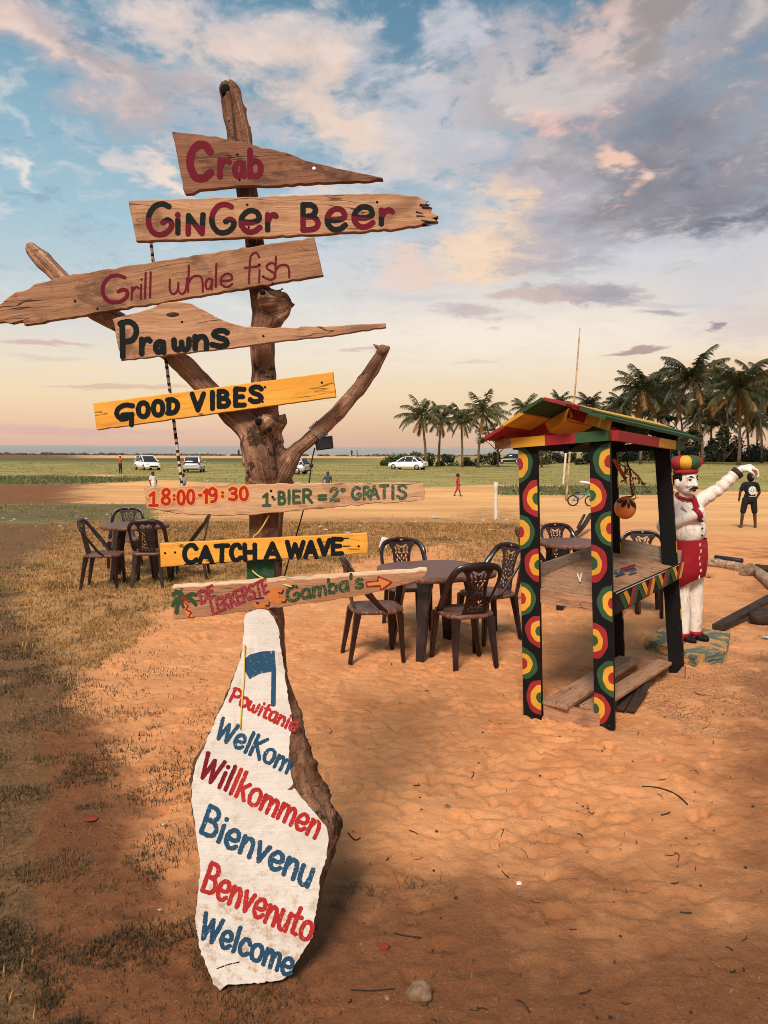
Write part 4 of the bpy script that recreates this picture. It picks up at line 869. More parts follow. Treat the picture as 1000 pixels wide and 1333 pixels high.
# prawns
s = board_plane(330, 440, BY - .020, slope(150, 442, 503, 424))
b4 = sign(s, [(146.4, 415.4), (172, 408), (198, 401), (210, 395), (222, 393), (236, 393), (249, 395), (264, 403), (280, 412), (300, 420.5), (318, 425), (349, 426.5), (388, 427), (391, 425), (440, 424), (502, 420.5), (503, 426.5), (440, 436), (376, 443), (310, 452), (250, 459), (157.5, 469.4)], .02, [M['tan_wood']], 'pale board with a hump and a long thin tail reading Prawns', rough=.0012)
brush('lettering', s, letters([('P', 153, 181, 415, 468), ('r', 181, 199, 438, 464), ('a', 199, 217, 441, 462), ('w', 223, 250, 438, 459), ('n', 250.5, 272.5, 434.5, 457.5), ('s', 273, 299.5, 426.5, 454.5)], 7.4), [M['let_black']], b4)
nails(s, [(343, 437.5), (237, 419), (208, 451)], b4)
bm = bmesh.new(); u, v = s.uv(225, 409.5); ball(bm, (u, v, 0), (.022, .008, .002), None, 14, 6); obj('wood_knot', bm, M['dark_wood'], b4, s.M)
# good vibes
s = board_plane(335, 520, BY - .002, slope(121, 525, 433.6, 484.5))
b5 = sign(s, [(121, 525), (230, 511), (340, 496.5), (433.6, 484), (435, 498), (437.5, 517), (340, 530.5), (230, 545.5), (125.7, 560)], .026, [M['orange_paint'], M['dark_wood']], 'bright orange board reading GOOD VIBES', rough=.0006)
brush('lettering', s, letters([('g', 149, 176, 524, 553), ('O', 177, 196.5, 521, 545.5), ('O', 196.5, 215.5, 519, 543.5), ('D', 215, 234.5, 517, 541), ('V', 247, 268.5, 509.5, 537), ('I', 273.5, 280.5, 507.5, 535), ('B', 282, 301, 506, 532.5), ('E', 303.5, 321.5, 503, 531), ('S', 322.5, 343.5, 500.5, 526)], 6.6), [M['let_black']], b5)
nails(s, [(345, 504), (342, 523), (419, 498), (178, 532)], b5)
# happy hour
s = board_plane(340, 650, BY - .012, slope(187, 635, 551, 629))
b6 = sign(s, [(187.6, 635), (260, 632), (340, 630), (450, 629), (551.7, 628), (553, 640), (552.5, 651), (500, 655.5), (440, 660), (380, 665.5), (326, 671), (280, 672), (230, 669), (205, 664), (192, 661)], .024, [M['pink_wood']], 'pale pinkish board reading 18:00-19:30 1 BIER = 2º GRATIS', rough=.002)
hl = [('1', 193, 207, 639, 660), ('8', 210, 222.6, 635, 658), (':', 225, 229, 643, 654), ('0', 230, 242, 637, 658), ('0', 242.5, 254.5, 636, 657), ('-', 258, 264, 642.5, 647), ('1b', 264, 271, 635.5, 656), ('9', 271, 283.5, 633.5, 655), (':', 288, 292, 639, 650), ('3', 297, 310, 633.5, 652.5), ('0', 311, 324, 632.4, 652.4)]
brush('lettering_outline', s, letters(hl, 4.)[:0] + [(p, w + 1.7) for p, w in letters(hl, 3.8)], [M['let_halo']], b6, h=.36, off=.0008)
brush('lettering', s, letters(hl, 3.8), [M['let_bright']], b6, h=.34, off=.0016, rough=.2)
brush('lettering', s, letters([('1', 341, 353.5, 641, 660), ('.', 355, 359, 648, 652), ('B', 361.5, 373, 638.5, 658), ('I', 374.5, 378.5, 637, 657), ('E', 380.5, 392.5, 637, 656.5), ('R', 393.5, 408, 635.5, 656), ('=', 413.5, 426, 643, 656.5)], 3.8), [M['let_green']], b6, h=.34, rough=.2)
brush('lettering', s, letters([('2', 428.5, 442.5, 634, 654), ('º', 443, 450, 635, 645), ('G', 457, 471.5, 632.5, 651.5), ('R', 472, 484, 632, 651.5), ('A', 480, 494.5, 631, 650.5), ('T', 493.5, 507, 630, 650), ('I', 509.5, 515, 630.5, 651), ('S', 516, 530.5, 630, 650.5)], 4.), [M['dot_green']], b6, h=.34, rough=.2)
nails(s, [(353, 639), (355, 647)], b6, .005)
# catch a wave
s = board_plane(345, 715, BY - .022, slope(209, 738, 478.7, 720))
b7 = sign(s, [(208, 707.6), (340, 701), (478, 694), (479.5, 708), (478.7, 720.4), (340, 729), (209, 738.5)], .024, [M['orange_paint']], 'orange board reading CATCH A WAVE', rough=.0006)
brush('lettering', s, letters([('C', 237.5, 259, 707, 735), ('A', 257, 279, 709, 734.5), ('T', 278, 300, 707, 733), ('C', 298.5, 316.5, 706.5, 732), ('H', 315.5, 335, 706, 731.5), ('A', 343, 366.5, 704.5, 730.5), ('W', 371, 398, 702.5, 728.5), ('A', 394.5, 415, 702.5, 728), ('V', 412.5, 432, 700, 725), ('E', 430.5, 448, 698.5, 724)], 6.2), [M['let_black']], b7)
sg = []
for x0, x1, y in ((240, 252, 734.5), (255, 264, 734.5), (270, 282, 734), (283, 294, 732.5), (320, 327, 731.5), (340, 350, 730.5), (360, 369, 729.5), (392, 402, 728), (410, 418, 727), (446, 454, 701), (447, 456, 711)): sg.append(([(x0, y), (x1, y - (x1 - x0) * .05)], .6))
for g1 in sg: brush('brush_stroke', s, [g1], [M['let_black']], b7, rough=.3)
nails(s, [(215, 720), (228, 719), (467, 711)], b7)
# gamba's: a thicker plank hung tilted, so that its top edge shows
n8 = Vector((0, -math.cos(rad(13)), -math.sin(rad(13))))
s = Sheet(P(380, 782, BY - .028), slope(224, 766, 556, 744), n8)
b8 = sign(s, [(223.6, 765.5), (340, 757.5), (450, 750.5), (556, 743.5), (555, 748), (549, 755), (520, 763), (474, 775), (420, 783.5), (340, 794), (280, 801), (226, 807)], .036, [M['fresh_wood'], M['cream_wood']], "thick fresh plank tapering to the right with palm, arrow and De Lekkerste Gamba's", rough=.0012)
brush('lettering', s, words([('DE', (262, 786), (280, 776), (-3.5, -15), 3.4), ('LEKKERSTE', (277, 800), (350, 770), (-4, -17), 3.5)]), [M['dot_red']], b8, h=.36)
brush('lettering', s, words([("Gamba's", (374, 783), (473, 764), (-1.5, -18), 4.2)]), [M['dot_green']], b8, h=.36)
brush('palm_drawing', s, [(catmull([(239, 778), (231, 772), (226, 774)]), 2.2), (catmull([(239, 778), (230, 780), (225, 788)]), 2.4), (catmull([(239, 779), (232, 786), (230, 797)]), 2.6), (catmull([(240, 779), (237, 784), (239, 790)]), 2.), (catmull([(240, 778), (249, 773), (255, 774)]), 2.4), (catmull([(240, 779), (248, 779), (255, 787)]), 2.4), (catmull([(239, 778), (236, 771), (229, 769)]), 2.)], [M['let_green']], b8)
brush('palm_stem', s, [([(240, 783), (246, 800), (251, 806)], 2.6)], [M['let_halo']], b8, off=.0008)
brush('palm_stem_lines', s, [([(240, 783), (245, 789), (242, 793), (249, 797), (245, 804), (254, 803)], .8), ([(238, 778), (242, 780)], 2.)], [M['let_bright']], b8, off=.0016)
brush('prawn_drawing', s, [(catmull([(354, 768), (352, 778), (360, 782), (368, 781)]), 3.5), ([(356, 769), (364, 768)], 3.6), (catmull([(332, 787), (336, 789), (346, 787)]), 3.2), (catmull([(352, 773), (360, 775)]), 4.)], [M['shrimp']], b8)
for g1 in [(catmull([(363, 771), (367, 772), (369, 768)]), .7), (catmull([(367, 783), (371, 783.5), (373, 780)]), .8), (catmull([(346, 788), (350, 788), (351, 784)]), .8), ([(333, 779), (343, 778)], 1.), ([(335, 784.5), (336, 785)], 1.4)]: brush('prawn_face_line', s, [g1], [M['let_red']], b8, off=.0018)
arrow = [(477, 757.5), (492, 756), (492.5, 750.5), (510, 757.5), (496, 768), (495, 762), (478, 763)]
patch('arrow', s, [(arrow, 0)], [M['let_halo']], b8)
brush('arrow_outline', s, [(arrow + arrow[:1], .9)], [M['let_bright']], b8, off=.002)
# the green foot board of the trunk, between the lowest two boards
bm = bmesh.new(); a = P(321, 734, BY + .012); c = P(357, 756, BY + .012)
box(bm, ((a.x + c.x) / 2, BY + .028, (a.z + c.z) / 2 - .02), (c.x - a.x, .03, a.z - c.z + .06)); bm.transform(tmi.inverted())
tag(obj('backing_board', bm, paint('dark_green_paint', (.022, .07, .035), .5, .2), post), 'dark green board on the trunk below CATCH A WAVE')
# ------------------------------------------------------------------ the whitewashed slab leaning on the post
g0 = G(296, 1287); t0 = P(340, 795, 2.47)
nn = Vector((.07, -1, 0)); ax = Vector((1, .07, 0)).normalized(); upv = (t0 - g0); upv = (upv - ax * upv.dot(ax)).normalized(); n9 = ax.cross(upv); n9 = n9 if n9.y < 0 else -n9
sh = Sheet(g0, ax, n9)
face = [(317.4, 808), (320, 799), (326.6, 796), (338, 793), (349.6, 795), (356.5, 803), (363.4, 821), (368, 856), (375, 909), (379.5, 927), (380.5, 945), (377, 964), (376, 987), (379.5, 1012), (383, 1025), (391, 1036), (407, 1054.5), (425.5, 1077.5), (428, 1093.6), (425.5, 1116.6), (416, 1142), (415, 1167), (409, 1199), (407, 1220), (391, 1243), (379.5, 1264), (368, 1275), (340, 1279), (310.5, 1281), (297, 1281), (287.5, 1289), (278, 1281), (271, 1262), (260, 1234), (254, 1195), (257.6, 1167), (261, 1133), (259, 1110), (253, 1066), (249.5, 1038), (249.5, 1020), (255, 994), (267, 969), (285, 927), (297, 904), (306, 877), (314, 854), (317.4, 826)]
def sh_uv(p, out, i, n, k):                                # widen towards the bark on the right-hand side
    return (p[0] + out, p[1])
ring = []
for i in range(len(face)):
    a = np.array(face[i]); b_ = np.array(face[(i + 1) % len(face)]); k = max(1, int(np.linalg.norm(b_ - a) / 4))
    for j in range(k): ring.append(a + (b_ - a) * j / k + (RNG.normal(0, .45, 2) if j else 0))
cx = lambda y: np.interp(y, [795, 900, 1000, 1100, 1280], [338, 338, 322, 340, 320])
band = lambda y: np.interp(y, [795, 800, 840, 880, 913, 940, 1000, 1030, 1056, 1084, 1105, 1130, 1170, 1210, 1280], [1, 3, 2.5, 2.5, 8, 14, 34, 40, 27, 18, 13, 12, 5, 0, 0])
def body_ring(fr, depth, shrink=0.):
    out = []
    for p in ring:
        x, y = p; right = x > cx(y); b_ = band(y) * (1 if right and y < 1215 else .12)
        q = np.array(sh.uv(x + b_ * fr * (1 if right else -1), y)); c = np.array(sh.uv(cx(y), np.clip(y, 830, 1250))); q = q + (c - q) * shrink
        out.append((q[0], max(q[1], -.02), depth))
    return out
bm = bmesh.new(); loops = []
for fr, d, s_ in ((0., -.0015, 0.), (.25, -.012, 0.), (.7, -.035, 0.), (1., -.06, 0.), (.8, -.085, .06), (.3, -.11, .25), (0, -.12, .6)):
    loops.append([bm.verts.new((q[0] + random.gauss(0, .0016) + .012 * mnoise.noise((q[0] * 30, q[1] * 22, d * 40)), q[1] + random.gauss(0, .0012), q[2] + random.gauss(0, .001) + .010 * mnoise.noise((q[1] * 26, 7, d * 30)))) if d < -.01 else bm.verts.new(q) for q in body_ring(fr, d, s_)])
nr = len(ring)
for L0, L1 in zip(loops, loops[1:]):
    for i in range(nr): bm.faces.new((L0[i], L0[(i + 1) % nr], L1[(i + 1) % nr], L1[i])).smooth = True
bm.faces.new(loops[-1]); bm.faces.new(loops[0][::-1]); bmesh.ops.triangulate(bm, faces=[f for f in bm.faces if len(f.verts) > 4]); bmesh.ops.recalc_face_normals(bm, faces=bm.faces)
me = bpy.data.meshes.new('welcome_slab'); bm.to_mesh(me); bm.free()
Vv = getV(me); gq = np.stack([Vv[:, 1], Vv[:, 0] * .5, Vv[:, 2]], -1); ga = me.attributes.new('grain', 'FLOAT_VECTOR', 'POINT'); ga.data.foreach_set('vector', gq.astype(np.float32).ravel())
slab = tag(obj('welcome_slab', me, M['slab_bark'], None, sh.M), 'whitewashed upright tree slab covered in painted words of welcome, leaning on the signpost', 'welcome sign')
bm = bmesh.new(); f = bm.faces.new([bm.verts.new((*sh.uv(*(p + RNG.normal(0, .3, 2))), .0012)) for p in ring]); f.normal_update()
if f.normal.z < 0: f.normal_flip()
bmesh.ops.triangulate(bm, faces=bm.faces); obj('painted_face', bm, M['white'], slab, sh.M)
bm = bmesh.new(); f = bm.faces.new([bm.verts.new((*sh.uv(*p), .0018)) for p in [(384, 1016), (380, 1023), (374, 1028), (380, 1028), (385, 1024)]])
if f.normal.z < 0: f.normal_flip()
obj('bark_notch', bm, M['slab_bark'], slab, sh.M)
bm = bmesh.new()
for p0, p1 in (((282, 1261), (292, 1257)), ((293, 1256.5), (302, 1254)), ((303, 1254), (312, 1252))):
    a, c = sh.uv(*p0), sh.uv(*p1); tube(bm, [(a[0], a[1], .0012), (c[0], c[1], .0012)], [.0016, .0024], 5)
obj('split', bm, M['hole'], slab, sh.M)
for w_, mt in ((('Powitanie', (298, 912), (384, 952.5), (8, -17), 4.), 'slab_red'), ((['W', 'e', 'l', 'K', 'o', 'm'], (279, 959), (374, 1006), (11, -25), 4.9), 'slab_blue'), (('Bienvenu', (260, 1083), (402, 1154), (12, -34), 6.2), 'slab_blue'), (('Benvenuto', (262, 1159), (402, 1226), (12, -35), 6.), 'slab_red'), (('Welcome', (259, 1218), (378, 1270), (9, -31), 6.), 'slab_blue')):
    brush('lettering', sh, words([w_]), [M[mt]], slab, off=.0022, rough=.8)
brush('lettering', sh, words([('Willkommen', (258, 1009), (411, 1091), (13, -30), 5.5)]), [M['slab_dkred'], M['slab_red']], slab, off=.0022, rough=.55, split=lambda x, y: int(x > 303 - (y - 1020) * .2))
patch('flag_drawing', sh, [([(318.5, 858), (325, 852), (340, 848), (357.6, 846.7), (359.5, 872), (359, 918), (356, 920), (352.6, 918.5), (353.5, 874), (338, 877), (325, 884), (319, 873)], 0)], [M['slab_blue']], slab, off=.0022)
# yellow cord hanging in front of the slab, and tied round the trunk
bm = bmesh.new(); tube(bm, [sh.M @ Vector((*sh.uv(318.5, 838), .012)), sh.M @ Vector((*sh.uv(318, 880), .006)), sh.M @ Vector((*sh.uv(314, 930), .006)), sh.M @ Vector((*sh.uv(313.4, 949), .004))], .0028, 6)
bm.transform(sh.M.inverted()); tag(obj('yellow_string', bm, M['cord_y'], None, sh.M), 'thin yellow cord hanging down the top of the white slab', 'cord')
bm = bmesh.new(); tube(bm, catmull([tuple(P(*q)) for q in ((350, 671, 2.565), (343, 684, 2.572), (335, 695, 2.575), (330, 701, 2.575), (328, 737, 2.575), (332, 746, 2.555), (343, 753, 2.545), (358, 757, 2.525), (370, 761, 2.515), (380, 764, 2.508))], 5), .0027, 6)
tag(obj('yellow_string', bm, M['cord_y']), 'yellow cord looped behind the two lowest boards of the signpost', 'cord')
bm = bmesh.new()                                            # striped stay rope behind the boards
A, Bq = P(196, 312, 2.66), P(238, 640, 2.62); n = 90; tube(bm, [A.lerp(Bq, i / n) for i in range(n + 1)], [.0052 + .0012 * (i % 2) for i in range(n + 1)], 7, wob=.1)
for i, f in enumerate(bm.faces): f.material_index = int((f.calc_center_median().z * 38) % 1 > .52)
tag(obj('stay_rope', bm, [plain('pale_twisted_rope', (.55, .45, .36), .9), M['twig']]), 'long black and white twisted rope hanging behind the left ends of the boards', 'rope')
# flood lamp tied below the right-hand branch, with its lead
c = P(422, 577, 2.685); lamp = thing('flood_lamp', c, 'small black flood lamp tied under the right branch of the signpost', 'lamp')
bm = bmesh.new(); R = Matrix.Rotation(rad(-8), 4, 'Y') @ Matrix.Rotation(rad(20), 4, 'Z'); box(bm, (0, 0, 0), (.056, .03, .046), R, taper=1.08); box(bm, (0, -.017, 0), (.048, .006, .038), R); obj('housing', bm, M['cable'], lamp)
bm = bmesh.new(); tube(bm, [R @ Vector((-.026, 0, .01)), R @ Vector((-.045, 0, .035)), R @ Vector((-.02, 0, .05))], .004, 6); obj('bracket', bm, M['cable'], lamp)
bm = bmesh.new(); tube(bm, catmull([tuple(P(*q)) for q in ((410, 583, 2.68), (406, 600, 2.68), (403, 625, 2.68), (396, 660, 2.69), (385, 700, 2.70), (371, 748, 2.71), (368, 772, 2.72))], 5), .0028, 6); ball(bm, P(405.5, 606, 2.68), .008)
tag(obj('lamp_cable', bm, M['cable']), 'black cable dropping from the flood lamp past the boards', 'cable')
bm = bmesh.new(); ctr = P(417, 559, 2.68); axd = (P(440, 537, 2.68) - P(410, 565, 2.68)).normalized(); s1 = axd.cross(Vector((0, 1, 0))).normalized(); s2 = axd.cross(s1); pts = []
for i in range(90):
    t = i / 89; a = t * math.tau * 5; pts.append(ctr + axd * (-.025 + .035 * t) + (s1 * math.cos(a) + s2 * math.sin(a)) * .0305)
tube(bm, pts, .0028, 6); tag(obj('lashing_rope', bm, M['rope']), 'thin grey rope wound round the right branch above the lamp', 'rope')
# ------------------------------------------------------------------ the painted stall
def atz(px, py, z):
    d = ray(px, py); return CAM + d * ((z - CAM.z) / d.z)
A0, B0, D0 = G(694.5, 932), G(788, 949), G(881, 882); C0 = A0 + (D0 - B0) + Vector((.03, .02, 0))
A1, B1, C1, D1 = P(688, 580, A0.y + .0), P(781.5, 573, B0.y), P(793.5, 585, C0.y), P(862, 580, D0.y)
stall = thing('market_stall', (A0 + D0) / 2, 'small roofed wooden stall painted black, red, yellow and green, with a display tray', 'stall')
SI = Matrix.Translation(stall.location).inverted()
e1 = (B0 - A0); e1.z = 0; e1.normalize(); e2 = (D0 - B0); e2.z = 0; e2.normalize()
nF = Vector((-e1.y, e1.x, 0)); nF = nF if nF.y < 0 else -nF          # out of the front (A-B) side
nR = Vector((-e2.y, e2.x, 0)); nR = nR if nR.x > 0 else -nR          # out of the right (B-D) side
PW, PT = .122, .042
def semi(bm, side, v, ru, rv, cols):
    ph = random.uniform(0, 6); wb_ = lambda f, a: f * (1 + .030 * math.sin(3 * a + ph + f * 5) + .022 * math.sin(7 * a + ph * 2 + f * 9)); r1_, r2_ = random.uniform(.65, .72), random.uniform(.30, .38)
    for k, f in enumerate((1., r1_, r2_)):
        g = (r1_, r2_, 0.)[k]; n = 20; o, i_ = [], []
        for j in range(n + 1):
            a = -math.pi / 2 + math.pi * j / n
            o.append((side * (PW / 2 - .001 - ru * wb_(f, a) * math.cos(a)), v + rv * wb_(f, a) * math.sin(a))); i_.append((side * (PW / 2 - .001 - ru * wb_(g, a) * math.cos(a)), v + rv * wb_(g, a) * math.sin(a)))
        for j in range(n):
            q = [o[j], o[j + 1], i_[j + 1], i_[j]] if g else [o[j], o[j + 1], (side * (PW / 2 - .001), v)]
            fc = bm.faces.new([bm.verts.new((x, y, .0012)) for x, y in q]); fc.material_index = cols[k]; fc.normal_update()
            if fc.normal.z < 0: fc.normal_flip()
RYG = [M['red'], M['yellow'], M['green']]
pats = {'A': [(604, -1, 'g'), (649, 1, 'r'), (693, -1, 'g'), (735, 1, 'r'), (780, -1, 'g'), (821, 1, 'r'), (865, -1, 'g'), (907, 1, 'r')],
        'B': [(601, 1, 'g'), (645, -1, 'r'), (688, 1, 'g'), (734, -1, 'r'), (785, 1, 'g'), (835, -1, 'r'), (882, 1, 'g'), (924, -1, 'r')]}
for key, b0, b1, hh in (('A', A0, A1, 0), ('B', B0, B1, 0), ('C', C0, C1, 0), ('D', D0 + Vector((0, 0, .06)), D1, .0)):
    bm = bmesh.new(); beam(bm, b0 - Vector((0, 0, .02)), b1, PW if key in 'AB' else .108, PT, nF); bmesh.ops.bevel(bm, geom=bm.edges[:], offset=.003, segments=1, affect='EDGES'); bm.transform(SI)
    po = obj('post', bm, M['black'], stall)
    if key in pats:
        up = (b1 - b0).normalized(); n = (nF - up * nF.dot(up)).normalized(); sh_ = Sheet((b0 + b1) / 2 + n * PT / 2, up.cross(n), n)
        for y, side, c in pats[key]:
            v = sh_.uv(694 if key == 'A' else 787, y)[1]; bm = bmesh.new()
            semi(bm, side, v, .094 + random.uniform(-.007, .006), .112 + random.uniform(-.008, .006), (0, 1, 2) if c == 'r' else (2, 1, 0))
            bmesh.ops.remove_doubles(bm, verts=bm.verts, dist=.0001); obj('painted_half_circle', bm, RYG, po, sh_.M)
        if key == 'B':
            for k in range(4): bm = bmesh.new(); u = -.035 + k * .021; ball(bm, (u, sh_.uv(786, 943)[1] + random.uniform(-.004, .004), .0006), (.004, .006, .0012), None, 8, 5); obj('paint_dab', bm, M['green'], po, sh_.M)
    else:                                                     # painted edge of the back posts
        bm = bmesh.new(); up = (b1 - b0).normalized(); s_ = (e1 - up * e1.dot(up)).normalized()
        for k in range(18):
            a = b0.lerp(b1, .08 + k * .05) + s_ * (.054 + .0012); b_ = b0.lerp(b1, .13 + k * .05) + s_ * (.054 + .0012); beam(bm, a, b_, .032, .002, s_, mi=(k // 2) % 3 if k % 2 else 3)
        bmesh.ops.remove_doubles(bm, verts=bm.verts, dist=.0002)
        bm.transform(SI); obj('painted_edge', bm, RYG + [M['black']], po)
# beams under the roof
def painted_beam(name, a, b, segs, w, h, out):
    bm = bmesh.new()
    for t0, t1, mi in segs: beam(bm, a.lerp(b, t0), a.lerp(b, t1), w, h, (0, 0, 1), mi)
    bm.transform(SI); return obj(name, bm, [M['red'], M['yellow'], M['green'], M['brown_wood'], M['black']], stall)
a = A1 + nF * .045 - e1 * .20 + Vector((0, 0, .006)); b = B1 + nF * .045 + e1 * .06 + Vector((0, 0, .028))
painted_beam('front_beam', a, b, [(0, .15, 3), (.15, .46, 1), (.46, .72, 0), (.72, 1., 2)], .04, .062, nF)
a = B1 + nR * .092 + e2 * .0 + Vector((0, 0, .028)); b = D1 + nR * .092 + e2 * .16 + Vector((0, 0, -.006))
painted_beam('side_beam', a, b, [(0, .56, 0), (.56, .84, 1), (.84, 1., 2)], .04, .062, nR)
a = C1 - nF * .045 - e1 * .1; b = D1 - nF * .045 + e1 * .1; painted_beam('rear_beam', a, b, [(0, 1, 4)], .04, .055, nF)
a = A1 - nR * .092; b = C1 - nR * .092 + e2 * .1; painted_beam('side_beam', a, b, [(0, .5, 4), (.5, 1, 2)], .04, .055, nR)
# roof: boards along the ridge on rafters
Rf, Rb, Lf, Ef, Eb = P(707, 523, 4.38), P(853, 554, 5.76), P(632, 570, 4.66), P(767, 540, 4.22), P(899, 570, 5.56)
Lb = Rb + (Lf - Rf) * 1.0
roof = bpy.data.objects.new('roof', None); COL.objects.link(roof); roof.parent = stall
def slope_board(f0, f1, b0, b1, t0, t1, mats_, lift, n, name='roof_board', segs=((0, 1, 0),), th=.02):
    bm = bmesh.new()
    for s0, s1, mi in segs:
        q = []
        for s_, (lo, hi) in ((s0, (f0, f1)), (s1, (f0, f1))):
            pass
        c = [f0.lerp(f1, t0).lerp(b0.lerp(b1, t0), s0), f0.lerp(f1, t1).lerp(b0.lerp(b1, t1), s0), f0.lerp(f1, t1).lerp(b0.lerp(b1, t1), s1), f0.lerp(f1, t0).lerp(b0.lerp(b1, t0), s1)]
        vs = [bm.verts.new(p + n * lift) for p in c] + [bm.verts.new(p + n * (lift + th)) for p in c]
        for f in ((3, 2, 1, 0), (4, 5, 6, 7), (0, 1, 5, 4), (1, 2, 6, 5), (2, 3, 7, 6), (3, 0, 4, 7)): bm.faces.new([vs[i] for i in f]).material_index = mi
    bmesh.ops.recalc_face_normals(bm, faces=bm.faces); bm.transform(SI); obj(name, bm, mats_, roof)
nL = (Rb - Rf).cross(Lf - Rf).normalized(); nL = nL if nL.z > 0 else -nL
nE = (Rb - Rf).cross(Ef - Rf).normalized(); nE = nE if nE.z > 0 else -nE
R_, Y_, G_ = M['red'], M['yellow'], M['green']
slope_board(Rf, Lf, Rb, Lb, .0, .36, [G_, Y_, R_], .010, nL, segs=((0, .22, 0), (.22, .6, 1), (.6, 1, 2)))
slope_board(Rf, Lf, Rb, Lb, .33, .70, [Y_], .0, nL)
slope_board(Rf, Lf, Rb, Lb, .67, 1.02, [R_], -.010, nL)
slope_board(Rf, Ef, Rb, Eb, .0, .48, [R_, Y_], .012, nE, segs=((0, .22, 0), (.22, 1, 1)), th=.016)
slope_board(Rf, Ef, Rb, Eb, .45, .75, [G_], .004, nE, segs=((.10, 1.1, 0),)); slope_board(Rf, Ef, Rb, Eb, .76, 1.12, [G_], -.004, nE, segs=((.08, 1.1, 0),))
for s_, ml, mr in ((.20, (R_, Y_), (Y_, R_)), (.55, (M['black'], M['green']), (M['green'], M['black'])), (.88, (M['black'], M['black']), (M['black'], M['black']))):
    for (f1, b1, n, mm) in ((Lf, Lb, nL, ml), (Ef, Eb, nE, mr)):
        top = Rf.lerp(Rb, s_) - n * .034; bot = f1.lerp(b1, s_) - n * .036; bm = bmesh.new(); mid = top.lerp(bot, .42)
        beam(bm, bot.lerp(top, .06), mid, .04, .062, n, 0); beam(bm, mid, top, .04, .062, n, 1); bm.transform(SI); obj('rafter', bm, list(mm), roof)
# the tray
def z_(p, z): return Vector((p.x, p.y, z))
tA, tB, tD, tC = z_(A0.lerp(A1, .5), .872), z_(B0.lerp(B1, .46), .815), z_(D0.lerp(D1, .48), .862), z_(C0.lerp(C1, .52), .945)
tray = bpy.data.objects.new('tray', None); COL.objects.link(tray); tray.parent = stall
bm = bmesh.new(); off = [-e1 * .05 - nF * .024, e1 * .065 - nF * .024, e1 * .065 - nF * .03, -e1 * .05 - nF * .03]
q = [p + o_ for p, o_ in zip((tA, tB, tD, tC), off)]
for k in range(4):                                            # four floor boards running back from the front edge
    t0, t1 = k / 4 + .003, (k + 1) / 4 - .003
    c = [q[0].lerp(q[3], t0), q[1].lerp(q[2], t0), q[1].lerp(q[2], t1), q[0].lerp(q[3], t1)]; dz = Vector((0, 0, random.uniform(-.002, .003)))
    vs = [bm.verts.new(p + dz) for p in c] + [bm.verts.new(p + dz - Vector((0, 0, .02))) for p in c]
    for f in ((0, 1, 2, 3), (7, 6, 5, 4), (0, 4, 5, 1), (1, 5, 6, 2), (2, 6, 7, 3), (3, 7, 4, 0)): bm.faces.new([vs[i] for i in f])
bmesh.ops.recalc_face_normals(bm, faces=bm.faces); Mt = frame(e1, Vector((0, 0, 1)).cross(e1), (0, 0, 1), tA); bm.transform(Mt.inverted()); obj('tray_floor', bm, M['pallet_wood'], tray, Mt)
def tray_wall(name, p, r, h0, h1, drop, n, mt, th=.02):
    bm = bmesh.new(); a = p; b_ = r; x = (b_ - a); Mx = frame(x.normalized(), Vector((0, 0, 1)).cross(x.normalized()), (0, 0, 1), a); L = x.length
    vs = []
    for yy in (-th / 2, th / 2):
        for xx, zz in ((0, -drop), (L, -drop), (L, h1), (0, h0)): vs.append(bm.verts.new((xx, yy, zz)))
    for f in ((0, 1, 2, 3), (7, 6, 5, 4), (0, 4, 5, 1), (1, 5, 6, 2), (2, 6, 7, 3), (3, 7, 4, 0)): bm.faces.new([vs[i] for i in f])
    bmesh.ops.recalc_face_normals(bm, faces=bm.faces); bmesh.ops.bevel(bm, geom=bm.edges[:], offset=.002, segments=1, affect='EDGES'); return obj(name, bm, mt, tray, Mx), Mx, L
tray_wall('tray_side', q[0] - e1 * .013 - nF * .02, q[3] - e1 * .013, .085, .100, .03, None, M['grey_wood'])
tray_wall('tray_side', q[3] - nF * .013, q[2] - nF * .013, .105, .075, .03, None, M['grey_wood'])
tray_wall('tray_front', q[0] + nF * .012 - Vector((0, 0, .022)), q[1] + nF * .012 - Vector((0, 0, .022)), .0, .0, .085, None, M['pallet_wood'])
wb, Mx, L = tray_wall('zigzag_board', q[1] + nR * .014 + nF * .075 - Vector((0, 0, .02)), q[2] + nR * .014 - nF * .01 - Vector((0, 0, .0)), .085, .06, .048, None, M['black'], .022)
wb['label'] = 'black side board of the tray painted with a red, yellow and green zigzag'
bm = bmesh.new(); H0, H1 = -.042, .068; kk = 0
def stripe(x0, x1, w, mi):
    global kk
    kk += 1; vs = [bm.verts.new((x, -.0122 - .00012 * kk, z)) for x, z in ((x0, H1), (x0 + w, H1), (x1 + w, H0), (x1, H0))]
    f = bm.faces.new(vs); f.material_index = mi; f.normal_update()
    if f.normal.y > 0: f.normal_flip()
nz = 4; pz = (L - .06) / nz
for k in range(nz):
    x = .05 + k * pz; w = pz * .20
    stripe(x - w * .2, x + pz * .30, w, 2); stripe(x + w, x + pz * .30 + w * 1.2, w, 1); stripe(x + pz * .93 - w * 1.2, x + pz * .5, w, 0); stripe(x + pz * .93 - w * .2, x + pz * .5 + w, w, 1) if k % 2 else stripe(x + pz * .93 - w * .2, x + pz * .5 + w, w, 2)
obj('zigzag', bm, RYG, wb, Mx)
bm = bmesh.new(); box(bm, (L / 2, 0, .082), (L, .0225, .004), None); obj('pale_rim', bm, M['post_white'], wb, Mx @ Matrix.Rotation(math.atan2(.025, L), 4, 'Y'))
fl = (q[1] - q[0]).cross(q[3] - q[0]).normalized(); fl = fl if fl.z > 0 else -fl
shf = Sheet(tA + fl * .003, e1, fl)
